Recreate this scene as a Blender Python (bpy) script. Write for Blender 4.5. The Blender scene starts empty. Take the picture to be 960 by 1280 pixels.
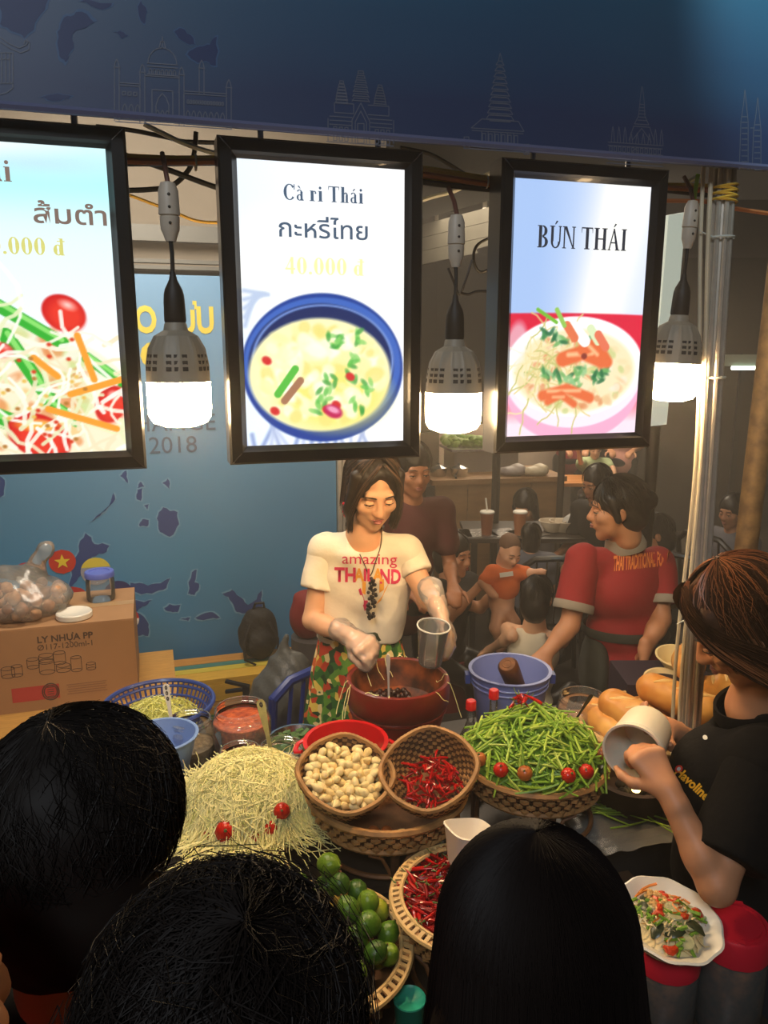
import bpy, math, random
import numpy as np
from mathutils import Vector, Matrix, Euler

# ------------------------------------------------------------------ camera, world, exposure
SC = bpy.context.scene
COL = SC.collection
R = math.radians
CAMH, PITCH, FPX = 2.05, R(12), 960.0
cam_d = bpy.data.cameras.new('camera'); cam_d.sensor_width = 36; cam_d.lens = 27
cam_d.clip_start = 0.05
cam = bpy.data.objects.new('camera', cam_d); COL.objects.link(cam)
cam.location = (0, 0, CAMH); cam.rotation_euler = (R(90) - PITCH, 0, 0)
SC.camera = cam
SC.view_settings.view_transform = 'Standard'; SC.view_settings.look = 'None'
SC.view_settings.gamma = 1; SC.view_settings.exposure = 0.0; SC.view_settings.use_curve_mapping = False
SC.cycles.use_denoising = True
SC.cycles.max_bounces = 8; SC.cycles.transparent_max_bounces = 16; SC.cycles.sample_clamp_indirect = 4
world = bpy.data.worlds.new('night'); SC.world = world; world.use_nodes = True
bg = world.node_tree.nodes['Background']; bg.inputs[0].default_value = (0.55, 0.42, 0.30, 1); bg.inputs[1].default_value = 0.045
BULB_POWER = 106.0        # emission of the three LED bulbs over the counter
SCREEN_POWER = 1.12

def lamp(name, kind, loc, energy, col, rot=(0, 0, 0), **kw):
    d = bpy.data.lights.new(name, kind); d.energy = energy; d.color = col
    for k, v in kw.items(): setattr(d, k, v)
    o = bpy.data.objects.new(name, d); COL.objects.link(o); o.location = loc; o.rotation_euler = rot
    return o
# lamps of the market: tubes over the eating area behind, a neighbouring stall, plus added fills for backdrop and banner
lamp('dining_area_lamp', 'AREA', (0.9, 5.2, 3.0), 34, (1, 0.80, 0.58), size=1.6)
lamp('neighbour_stall_lamp', 'AREA', (1.6, 7.6, 2.7), 60, (1, 0.82, 0.6), size=1.2)
lamp('backdrop_fill', 'AREA', (-0.9, 2.7, 3.0), 42, (1, 0.86, 0.68), rot=(R(35), 0, 0), size=0.7)  # added fill with no visible source, brightens the map backdrop
lamp('banner_fill', 'AREA', (-0.6, -2.2, 4.6), 75, (0.86, 0.93, 1), rot=(R(52), 0, R(-8)), size=1.0)  # added unseen fill from behind the camera, lifts the blue banner
lamp('fascia_spot', 'SPOT', (1.05, 0.95, 3.5), 60, (0.72, 0.98, 1), rot=(R(58), 0, R(2)), spot_size=R(44), spot_blend=0.7, shadow_soft_size=0.03)

# ------------------------------------------------------------------ placing
def ray(px, py):
    cx = (px - 480) / FPX; cy = (640 - py) / FPX
    return (cx, math.cos(PITCH) + cy * math.sin(PITCH), -math.sin(PITCH) + cy * math.cos(PITCH))
def at(px, py, y):
    """real point at distance y in front of the lens seen at a pixel"""
    d = ray(px, py); t = y / d[1]; return Vector((d[0] * t, y, CAMH + d[2] * t))
def onz(px, py, z):
    d = ray(px, py); t = (z - CAMH) / d[2]; return Vector((d[0] * t, d[1] * t, z))
TH = R(17)                                    # the stall front runs off to the right at 17 degrees
SU = Vector((math.cos(TH), math.sin(TH), 0)); SV = Vector((-math.sin(TH), math.cos(TH), 0))
SO = Vector((0, 1.68, 0))
def stall(u, v, z): return SO + SU * u + SV * v + Vector((0, 0, z))

# ------------------------------------------------------------------ colour and materials
def lin(c):
    c = c / 255.0
    return c / 12.92 if c <= 0.04045 else ((c + 0.055) / 1.055) ** 2.4
def rgb(t): return (lin(t[0]), lin(t[1]), lin(t[2]), 1)
MATS = {}
def mat(name, col=(128, 128, 128), rough=0.5, metal=0.0, spec=0.5, var=0.0, vscale=12.0, bump=0.0, bscale=60.0, col2=None,
        trans=0.0, alpha=1.0, emit=0.0, ior=1.45, coat=0.0, stretch=None, sss=0.0, sheen=0.0, detail=4.0, attr=None):
    if name in MATS: return MATS[name]
    m = bpy.data.materials.new(name); MATS[name] = m; m.use_nodes = True
    nt = m.node_tree; b = nt.nodes['Principled BSDF']; L = nt.links.new
    b.inputs['Base Color'].default_value = rgb(col); b.inputs['Roughness'].default_value = rough
    b.inputs['Metallic'].default_value = metal; b.inputs['Specular IOR Level'].default_value = spec
    b.inputs['IOR'].default_value = ior; b.inputs['Coat Weight'].default_value = coat
    if trans: b.inputs['Transmission Weight'].default_value = trans
    if alpha < 1: b.inputs['Alpha'].default_value = alpha
    if sss:
        b.inputs['Subsurface Weight'].default_value = sss; b.inputs['Subsurface Radius'].default_value = (0.012, 0.005, 0.003)
        b.inputs['Subsurface Scale'].default_value = 1.0
    if sheen: b.inputs['Sheen Weight'].default_value = sheen
    if emit:
        b.inputs['Emission Color'].default_value = rgb(col); b.inputs['Emission Strength'].default_value = emit
    tc = None
    def coords():
        nonlocal tc
        if tc: return tc
        t = nt.nodes.new('ShaderNodeTexCoord'); mp = nt.nodes.new('ShaderNodeMapping')
        L(t.outputs['Object'], mp.inputs[0])
        if stretch: mp.inputs['Scale'].default_value = stretch
        tc = mp.outputs[0]; return tc
    if attr:
        a = nt.nodes.new('ShaderNodeAttribute'); a.attribute_name = attr
        L(a.outputs['Color'], b.inputs['Base Color'])
        if emit:
            L(a.outputs['Color'], b.inputs['Emission Color']); b.inputs['Base Color'].default_value = (0.02, 0.02, 0.02, 1)
            for l in list(b.inputs['Base Color'].links): nt.links.remove(l)
    if var or col2:
        n = nt.nodes.new('ShaderNodeTexNoise'); n.inputs['Scale'].default_value = vscale; n.inputs['Detail'].default_value = detail
        L(coords(), n.inputs['Vector'])
        r = nt.nodes.new('ShaderNodeValToRGB'); L(n.outputs['Fac'], r.inputs[0])
        c1 = rgb(col); c2 = rgb(col2) if col2 else tuple(x * (1 - var) for x in c1[:3]) + (1,)
        r.color_ramp.elements[0].position = 0.36; r.color_ramp.elements[1].position = 0.66
        r.color_ramp.elements[0].color = c2; r.color_ramp.elements[1].color = c1
        L(r.outputs[0], b.inputs['Base Color'])
    if bump:
        n = nt.nodes.new('ShaderNodeTexNoise'); n.inputs['Scale'].default_value = bscale; n.inputs['Detail'].default_value = 3
        L(coords(), n.inputs['Vector'])
        bp = nt.nodes.new('ShaderNodeBump'); bp.inputs['Strength'].default_value = bump; bp.inputs['Distance'].default_value = 0.01
        L(n.outputs['Fac'], bp.inputs['Height']); L(bp.outputs[0], b.inputs['Normal'])
    return m
def clear(name, col=(235, 240, 240), amount=0.25, rough=0.08):
    """thin clear film or jar wall: mostly see-through with glossy highlights"""
    if name in MATS: return MATS[name]
    m = bpy.data.materials.new(name); MATS[name] = m; m.use_nodes = True
    nt = m.node_tree; nt.nodes.clear(); L = nt.links.new
    o = nt.nodes.new('ShaderNodeOutputMaterial'); tr = nt.nodes.new('ShaderNodeBsdfTransparent'); g = nt.nodes.new('ShaderNodeBsdfGlossy')
    d = nt.nodes.new('ShaderNodeBsdfDiffuse'); d.inputs[0].default_value = rgb(col); g.inputs[1].default_value = rough
    tr.inputs[0].default_value = rgb(tuple(min(255, int(230 + c * 0.1)) for c in col))
    f = nt.nodes.new('ShaderNodeFresnel'); f.inputs[0].default_value = 1.4
    a = nt.nodes.new('ShaderNodeMixShader'); a.inputs[0].default_value = amount; L(tr.outputs[0], a.inputs[1]); L(d.outputs[0], a.inputs[2])
    c = nt.nodes.new('ShaderNodeMixShader'); L(f.outputs[0], c.inputs[0]); L(a.outputs[0], c.inputs[1]); L(g.outputs[0], c.inputs[2])
    L(c.outputs[0], o.inputs[0]); return m

# ------------------------------------------------------------------ mesh building
def rotz(a): return Matrix.Rotation(a, 3, 'Z')
def frame_along(d):
    d = Vector(d).normalized(); up = Vector((0, 0, 1)) if abs(d.z) < 0.95 else Vector((1, 0, 0))
    x = up.cross(d).normalized(); y = d.cross(x); return x, y
class MB:
    def __init__(s): s.v = []; s.f = []; s.m = []
    def add(s, vs, fs, m=0):
        o = len(s.v); s.v.extend([tuple(p) for p in vs]); s.f.extend([tuple(i + o for i in f) for f in fs]); s.m.extend([m] * len(fs)); return s
    def box(s, c, d, rot=None, m=0, taper=1.0):
        c = Vector(c); h = Vector(d) * 0.5; vs = []
        for z in (-1, 1):
            for x, y in ((-1, -1), (1, -1), (1, 1), (-1, 1)):
                k = taper if z > 0 else 1
                p = Vector((x * h.x * k, y * h.y * k, z * h.z)); vs.append(c + (rot @ p if rot else p))
        return s.add(vs, [(3, 2, 1, 0), (4, 5, 6, 7), (0, 1, 5, 4), (1, 2, 6, 5), (2, 3, 7, 6), (3, 0, 4, 7)], m)
    def tube(s, pts, r=0.005, n=8, closed=False, m=0, cap=True, flat=1.0):
        pts = [Vector(p) for p in pts]; k = len(pts)
        rs = r if isinstance(r, (list, tuple)) else [r] * k
        vs = []; px = None
        for i, p in enumerate(pts):
            a = pts[(i - 1) % k] if (closed or i) else p; b = pts[(i + 1) % k] if (closed or i < k - 1) else p
            d = b - a
            if d.length < 1e-9: d = Vector((0, 0, 1))
            d.normalize()
            if px is None: px, _ = frame_along(d)
            else:
                px = px - d * px.dot(d)
                if px.length < 1e-6: px, _ = frame_along(d)
                px.normalize()
            py = d.cross(px)
            for j in range(n):
                t = 2 * math.pi * j / n; vs.append(p + px * (math.cos(t) * rs[i]) + py * (math.sin(t) * rs[i] * flat))
        fs = []
        for i in range(k if closed else k - 1):
            for j in range(n):
                a = i * n + j; b = i * n + (j + 1) % n; c = ((i + 1) % k) * n + (j + 1) % n; d = ((i + 1) % k) * n + j
                fs.append((a, b, c, d))
        if cap and not closed: fs.append(tuple(reversed(range(n)))); fs.append(tuple(range((k - 1) * n, k * n)))
        return s.add(vs, fs, m)
    def lathe(s, prof, n=32, m=0, M=None, rmod=None):
        vs = []
        for r, z in prof:
            for j in range(n):
                t = 2 * math.pi * j / n; rr = r * (rmod(t, z) if rmod else 1)
                p = Vector((rr * math.cos(t), rr * math.sin(t), z)); vs.append(M @ p if M else p)
        fs = []
        for i in range(len(prof) - 1):
            for j in range(n):
                a = i * n + j; b = i * n + (j + 1) % n
                fs.append((a, b, b + n, a + n))
        return s.add(vs, fs, m)
    def ell(s, c, r, nu=16, nv=10, M=None, m=0):
        c = Vector(c); vs = []; fs = []
        r = (r, r, r) if isinstance(r, (int, float)) else r
        for i in range(nv + 1):
            ph = math.pi * i / nv - math.pi / 2
            for j in range(nu):
                t = 2 * math.pi * j / nu
                p = Vector((r[0] * math.cos(ph) * math.cos(t), r[1] * math.cos(ph) * math.sin(t), r[2] * math.sin(ph)))
                vs.append(c + (M @ p if M else p))
        for i in range(nv):
            for j in range(nu):
                a = i * nu + j; b = i * nu + (j + 1) % nu; fs.append((a, b, b + nu, a + nu))
        return s.add(vs, fs, m)
    def poly(s, pts, m=0): return s.add(pts, [tuple(range(len(pts)))], m)
    def prism(s, o2, z0, z1, m=0, M=None):
        k = len(o2); vs = [Vector((x, y, z0)) for x, y in o2] + [Vector((x, y, z1)) for x, y in o2]
        if M: vs = [M @ p for p in vs]
        fs = [tuple(reversed(range(k))), tuple(range(k, 2 * k))] + [(i, (i + 1) % k, (i + 1) % k + k, i + k) for i in range(k)]
        return s.add(vs, fs, m)
    def mesh(s, name, mats, smooth=True, ang=40):
        me = bpy.data.meshes.new(name); me.from_pydata(s.v, [], s.f)
        for q in (mats if isinstance(mats, (list, tuple)) else [mats]): me.materials.append(q)
        if len(me.materials) > 1: me.polygons.foreach_set('material_index', s.m)
        if smooth:
            me.shade_smooth(); me.set_sharp_from_angle(angle=R(ang))
        me.update(); return me
    def build(s, name, mats, parent=None, smooth=True, ang=40, loc=None):
        o = bpy.data.objects.new(name, s.mesh(name, mats, smooth, ang)); COL.objects.link(o)
        if parent: o.parent = parent
        if loc is not None: o.location = loc
        return o
def tag(o, label=None, cat=None, group=None, kind=None):
    if label: o['label'] = label
    if cat: o['category'] = cat
    if group: o['group'] = group
    if kind: o['kind'] = kind
    return o
def thing(name, label, cat, loc=(0, 0, 0), rot=(0, 0, 0), group=None):
    o = bpy.data.objects.new(name, None); COL.objects.link(o); o.location = loc; o.empty_display_size = 0.05
    o.rotation_euler = rot if isinstance(rot, (tuple, list, Euler)) else (0, 0, rot)
    return tag(o, label, cat, group)
def child(o, parent): o.parent = parent; return o
def dup(root, loc=None, rot=None, label=None, group=None, scale=None):
    r = root.copy(); COL.objects.link(r)
    for ch in root.children:
        c = ch.copy(); COL.objects.link(c); c.parent = r
        for g in ch.children:
            d = g.copy(); COL.objects.link(d); d.parent = c
    if loc is not None: r.location = loc
    if rot is not None: r.rotation_euler = rot
    if scale is not None: r.scale = (scale,) * 3 if isinstance(scale, (int, float)) else scale
    if label: r['label'] = label
    if group: r['group'] = group
    return r
def struct(o, label=None):
    o['kind'] = 'structure'
    if label: o['label'] = label
    return o
def inst(name, mesh, loc, rot, label, cat, group, scale=1.0, parent=None):
    o = bpy.data.objects.new(name, mesh); COL.objects.link(o); o.location = loc; o.rotation_euler = rot
    o.scale = (scale,) * 3 if isinstance(scale, (int, float)) else scale
    if parent: o.parent = parent
    else: tag(o, label, cat, group)
    return o
def grid_from(rot3, loc): return Matrix.Translation(Vector(loc)) @ rot3.to_4x4()

# ------------------------------------------------------------------ one continuous skin from blended volumes (surface nets)
def cap(a, b, ra, rb=None): return ('c', Vector(a), Vector(b), ra, ra if rb is None else rb)
def ell3(c, r, M=None): return ('e', Vector(c), tuple(r), M)
def cut(p, k=0.004): return ('-', p, k)
def cutplane(pt, n): return ('p', Vector(pt), Vector(n).normalized())   # removes the side the normal points to
def xf(prims, M):
    out = []; R3 = M.to_3x3()
    for p in prims:
        if p[0] == 'c': out.append(('c', M @ p[1], M @ p[2], p[3], p[4]))
        elif p[0] == 'e': out.append(('e', M @ p[1], p[2], R3 @ p[3] if p[3] else R3))
        elif p[0] == '-': out.append(('-', xf([p[1]], M)[0], p[2]))
        else: out.append(('p', M @ p[1], R3 @ p[2]))
    return out
def grow(prims, d):
    out = []
    for p in prims:
        if p[0] == 'c': out.append(('c', p[1], p[2], p[3] + d, p[4] + d))
        elif p[0] == 'e': out.append(('e', p[1], tuple(x + d for x in p[2]), p[3]))
    return out
def _bb(p):
    if p[0] == 'c':
        r = max(p[3], p[4]); a = np.array(p[1]); b = np.array(p[2]); return np.minimum(a, b) - r, np.maximum(a, b) + r
    r = max(p[2]); c = np.array(p[1]); return c - r, c + r
def _dist(p, X, Y, Z):
    if p[0] == 'c':
        a = p[1]; d = p[2] - a; L2 = max(d.dot(d), 1e-12)
        qx, qy, qz = X - a.x, Y - a.y, Z - a.z
        t = np.clip((qx * d.x + qy * d.y + qz * d.z) / L2, 0, 1)
        return np.sqrt((qx - t * d.x) ** 2 + (qy - t * d.y) ** 2 + (qz - t * d.z) ** 2) - (p[3] + t * (p[4] - p[3]))
    c = p[1]; qx, qy, qz = X - c.x, Y - c.y, Z - c.z
    if p[3]:
        m = p[3].transposed(); qx, qy, qz = (m[0][0] * qx + m[0][1] * qy + m[0][2] * qz, m[1][0] * qx + m[1][1] * qy + m[1][2] * qz, m[2][0] * qx + m[2][1] * qy + m[2][2] * qz)
    a, b, e = p[2]
    k0 = np.sqrt((qx / a) ** 2 + (qy / b) ** 2 + (qz / e) ** 2); k1 = np.sqrt((qx / a ** 2) ** 2 + (qy / b ** 2) ** 2 + (qz / e ** 2) ** 2)
    return k0 * (k0 - 1) / np.maximum(k1, 1e-9)
def sdf_mesh(prims, res=0.008, k=0.015, noise=0.0, nscale=25.0):
    solids = [p for p in prims if p[0] in 'ce']
    bbs = [_bb(p) for p in solids]; mg = k + 3 * res
    lo = np.min([b[0] for b in bbs], 0) - mg; hi = np.max([b[1] for b in bbs], 0) + mg
    n = np.ceil((hi - lo) / res).astype(int) + 1
    ax = [lo[i] + res * np.arange(n[i]) for i in range(3)]
    F = np.full(tuple(n), 0.5, np.float32)
    for p in prims:
        if p[0] == 'p':
            X, Y, Z = np.meshgrid(*ax, indexing='ij', sparse=True); nn = p[2]; c = p[1]
            F = np.maximum(F, (X - c.x) * nn.x + (Y - c.y) * nn.y + (Z - c.z) * nn.z); continue
        q = p[1] if p[0] == '-' else p; kk = p[2] if p[0] == '-' else k
        b0, b1 = _bb(q); i0 = np.maximum(0, ((b0 - mg - lo) / res).astype(int)); i1 = np.minimum(n, ((b1 + mg - lo) / res).astype(int) + 2)
        if np.any(i1 <= i0): continue
        sl = tuple(slice(int(x), int(y)) for x, y in zip(i0, i1))
        X, Y, Z = np.meshgrid(ax[0][sl[0]], ax[1][sl[1]], ax[2][sl[2]], indexing='ij', sparse=True)
        D = _dist(q, X, Y, Z); A = F[sl]
        if p[0] == '-':
            D = -D; h = np.clip(kk - np.abs(A - D), 0, None) / max(kk, 1e-6); F[sl] = np.maximum(A, D) + h * h * kk * 0.25
        else:
            h = np.clip(kk - np.abs(A - D), 0, None) / max(kk, 1e-6); F[sl] = np.minimum(A, D) - h * h * kk * 0.25
    if noise:
        X, Y, Z = np.meshgrid(*ax, indexing='ij', sparse=True)
        F = F + noise * (np.sin(X * nscale + 1.3 * np.sin(Z * nscale * 0.7)) * np.sin(Z * nscale * 0.8 + 1.1 * np.sin(Y * nscale)) + 0.5 * np.sin((X + Z) * nscale * 2.1 + Y * nscale))
    S = F < 0
    c = np.zeros(tuple(n - 1), np.int8)
    for dx in (0, 1):
        for dy in (0, 1):
            for dz in (0, 1): c += S[dx:n[0] - 1 + dx, dy:n[1] - 1 + dy, dz:n[2] - 1 + dz]
    act = (c > 0) & (c < 8); idx = np.argwhere(act); ids = np.full(act.shape, -1, np.int64); ids[act] = np.arange(len(idx))
    acc = np.zeros((len(idx), 3)); cnt = np.zeros(len(idx))
    cs = [(dx, dy, dz) for dx in (0, 1) for dy in (0, 1) for dz in (0, 1)]
    for a in cs:
        for axis in range(3):
            if a[axis]: continue
            b = list(a); b[axis] = 1
            fa = F[idx[:, 0] + a[0], idx[:, 1] + a[1], idx[:, 2] + a[2]]; fb = F[idx[:, 0] + b[0], idx[:, 1] + b[1], idx[:, 2] + b[2]]
            w = (fa < 0) != (fb < 0); t = np.where(w, fa / np.where(w, fa - fb, 1), 0)
            P = np.array(a, float)[None, :].repeat(len(idx), 0); P[:, axis] += t
            acc[w] += P[w]; cnt[w] += 1
    V = lo + (idx + acc / np.maximum(cnt, 1)[:, None]) * res
    Fs = []
    for axis in range(3):
        s0 = [slice(None)] * 3; s1 = [slice(None)] * 3; s0[axis] = slice(0, -1); s1[axis] = slice(1, None)
        ch = S[tuple(s0)] != S[tuple(s1)]; ins = S[tuple(s0)]
        e = np.argwhere(ch); o1, o2 = [(1, 2), (2, 0), (0, 1)][axis]
        ok = (e[:, o1] > 0) & (e[:, o2] > 0) & (e[:, o1] < n[o1] - 1) & (e[:, o2] < n[o2] - 1); e = e[ok]
        if not len(e): continue
        fl = ins[e[:, 0], e[:, 1], e[:, 2]]
        q = []
        for d1, d2 in ((-1, -1), (0, -1), (0, 0), (-1, 0)):
            g = e.copy(); g[:, o1] += d1; g[:, o2] += d2; q.append(ids[g[:, 0], g[:, 1], g[:, 2]])
        q = np.stack(q, 1); q[~fl] = q[~fl][:, ::-1]; Fs.append(q)
    return V, np.concatenate(Fs)
def skin(name, prims, material, parent=None, res=0.008, k=0.015, noise=0.0, nscale=25.0, relax=1):
    V, Q = sdf_mesh(prims, res, k, noise, nscale)
    for _ in range(relax):                                 # light smoothing of the net
        S = np.zeros_like(V); C = np.zeros(len(V))
        for a, b in ((0, 1), (1, 2), (2, 3), (3, 0)):
            np.add.at(S, Q[:, a], V[Q[:, b]]); np.add.at(C, Q[:, a], 1); np.add.at(S, Q[:, b], V[Q[:, a]]); np.add.at(C, Q[:, b], 1)
        V = V * 0.5 + 0.5 * S / np.maximum(C, 1)[:, None]
    me = bpy.data.meshes.new(name); me.from_pydata(V.tolist(), [], Q.tolist()); me.materials.append(material); me.shade_smooth(); me.update()
    o = bpy.data.objects.new(name, me); COL.objects.link(o)
    if parent: o.parent = parent
    return o

# ------------------------------------------------------------------ lettering
_fontcache = {}
def find_font(part):
    import os
    if part in _fontcache: return _fontcache[part]
    f = None
    try:
        d = os.path.join(bpy.utils.resource_path('LOCAL'), 'datafiles', 'fonts')
        for n in os.listdir(d):
            if part in n: f = bpy.data.fonts.load(os.path.join(d, n)); break
    except Exception: f = None
    _fontcache[part] = f; return f
def text_mesh(s, size, font=None, bold=0.0, align='CENTER', depth=0.0):
    cu = bpy.data.curves.new('text', 'FONT'); cu.body = s; cu.size = size; cu.align_x = align; cu.align_y = 'CENTER'; cu.offset = bold; cu.extrude = depth
    cu.resolution_u = 3
    if font:
        f = find_font(font)
        if f: cu.font = f
    o = bpy.data.objects.new('text', cu); COL.objects.link(o)
    dg = bpy.context.evaluated_depsgraph_get(); dg.update()
    me = bpy.data.meshes.new_from_object(o.evaluated_get(dg)); bpy.data.objects.remove(o); bpy.data.curves.remove(cu)
    me.name = 'lettering'; return me
def lettering(name, s, size, material, parent, M, font=None, bold=0.0, align='CENTER', sx=1.0, depth=0.0006):
    me = text_mesh(s, size, font, bold, align, depth); me.transform(Matrix.Diagonal((sx, 1, 1, 1))); me.transform(M)
    me.materials.clear(); me.materials.append(material)
    o = bpy.data.objects.new(name, me); COL.objects.link(o); o.parent = parent; return o
# bold roman letters drawn stroke by stroke (unit = cap height): thick stems, thin bars, serifs
def serif(s, gap=0.09):
    polys = []; x0 = 0.0
    def rect(a, b, c, d): polys.append([(x0 + a, b), (x0 + c, b), (x0 + c, d), (x0 + a, d)])
    def quad(*p): polys.append([(x0 + a, b) for a, b in p])
    def ring(cx, cy, rx, ry, a0=0, a1=360, tk=0.20, tn=0.08):
        N = max(6, int(abs(a1 - a0) / 15)); pr = None
        for i in range(N + 1):
            t = R(a0 + (a1 - a0) * i / N); c, q = math.cos(t), math.sin(t); w = tn + (tk - tn) * abs(c) ** 1.3
            o = (cx + rx * c, cy + ry * q); n_ = (cx + (rx - w) * c, cy + (ry - w * 0.7) * q)
            if pr: quad(pr[0], o, n_, pr[1])
            pr = (o, n_)
    def stem(x, y0, y1, sl=0.08, sr=0.08, top=True, bot=True, w=0.20):
        rect(x, y0, x + w, y1)
        if bot: rect(x - sl, y0, x + w + sr, y0 + 0.045)
        if top: rect(x - sl, y1 - 0.045, x + w + sr, y1)
    def acute(x, y): quad((x - 0.05, y), (x + 0.01, y), (x + 0.17, y + 0.15), (x + 0.05, y + 0.17))
    def grave(x, y): quad((x - 0.01, y), (x + 0.05, y), (x - 0.05, y + 0.17), (x - 0.17, y + 0.15))
    for ch in s:
        w = 0.5
        if ch == ' ': w = 0.22
        elif ch == 'T': stem(0.29, 0, 1, top=False); rect(0, 0.94, 0.75, 1); quad((0, 0.94), (0.05, 0.94), (0.02, 0.74), (0, 0.74)); quad((0.7, 0.94), (0.75, 0.94), (0.75, 0.74), (0.73, 0.74)); w = 0.75
        elif ch == 'H': stem(0.08, 0, 1); stem(0.6, 0, 1); rect(0.2, 0.47, 0.65, 0.53); w = 0.85
        elif ch == 'I': stem(0.08, 0, 1); w = 0.33
        elif ch == 'N': stem(0.05, 0, 1, w=0.09); stem(0.65, 0, 1, w=0.09); quad((0.06, 1), (0.25, 1), (0.72, 0), (0.66, 0)); w = 0.8
        elif ch == 'B': stem(0.08, 0, 1, sr=0); ring(0.3, 0.75, 0.32, 0.25, -90, 90); ring(0.3, 0.26, 0.37, 0.26, -90, 90); w = 0.68
        elif ch in 'UÚ':
            rect(0.08, 0.3, 0.25, 1); rect(0, 0.955, 0.33, 1); rect(0.61, 0.3, 0.70, 1); rect(0.55, 0.955, 0.76, 1); ring(0.38, 0.3, 0.3, 0.31, 180, 360, 0.14); w = 0.76
            if ch == 'Ú': acute(0.35, 1.06)
        elif ch in 'AÁ':
            quad((0.04, 0), (0.13, 0), (0.42, 0.97), (0.36, 1)); quad((0.56, 0), (0.75, 0), (0.43, 1), (0.33, 1)); rect(0.2, 0.32, 0.6, 0.38); rect(0, 0, 0.2, 0.045); rect(0.5, 0, 0.82, 0.045); w = 0.8
            if ch == 'Á': acute(0.38, 1.06)
        elif ch == 'C': ring(0.4, 0.5, 0.4, 0.51, 40, 320); rect(0.68, 0.66, 0.74, 1.0); w = 0.76
        elif ch in 'aàá':
            ring(0.21, 0.5, 0.19, 0.19, 20, 160, 0.1); rect(0.27, 0.08, 0.42, 0.56); quad((0.27, 0), (0.5, 0), (0.48, 0.05), (0.42, 0.12), (0.27, 0.12)); ring(0.21, 0.19, 0.2, 0.2, 0, 360, 0.13); w = 0.5
            if ch == 'à': grave(0.24, 0.75)
            if ch == 'á': acute(0.2, 0.75)
        elif ch == 'r': stem(0.06, 0, 0.66, top=False); rect(0, 0.62, 0.2, 0.66); ring(0.33, 0.47, 0.12, 0.19, 0, 130, 0.12); w = 0.47
        elif ch == 'i': stem(0.06, 0, 0.66, sr=0.06, top=False); rect(0, 0.62, 0.2, 0.66); ring(0.145, 0.85, 0.09, 0.09, 0, 360, 0.09, 0.09); w = 0.3
        elif ch == 'h': stem(0.06, 0, 1, top=False, sr=0.05); rect(0, 0.96, 0.2, 1); rect(0.36, 0, 0.51, 0.46); rect(0.31, 0, 0.57, 0.045); ring(0.36, 0.46, 0.15, 0.21, 0, 150, 0.14); w = 0.58
        elif ch == '0': ring(0.27, 0.5, 0.27, 0.51); w = 0.54
        elif ch == '4': rect(0.3, 0, 0.45, 1); rect(0, 0.25, 0.54, 0.36); quad((0, 0.25), (0.07, 0.3), (0.36, 0.92), (0.33, 1)); w = 0.54
        elif ch in '.,': ring(0.1, 0.08, 0.09, 0.09, 0, 360, 0.09, 0.09); w = 0.2
        elif ch == 'đ': ring(0.24, 0.32, 0.24, 0.33); rect(0.35, 0, 0.5, 1); rect(0.35, 0, 0.56, 0.05); rect(0.28, 0.96, 0.5, 1); rect(0.2, 0.8, 0.6, 0.86); w = 0.56
        x0 += w + gap
    return polys, x0 - gap
def serif_text(name, s, height, material, parent, M, center=True, sx=1.0):
    polys, w = serif(s); mb = MB()
    for i, p in enumerate(polys): mb.poly([M @ Vector(((x - (w / 2 if center else 0)) * height * sx, (y - 0.5) * height, 0.00002 * i)) for x, y in p])
    return mb.build(name, material, parent, smooth=False)

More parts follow.
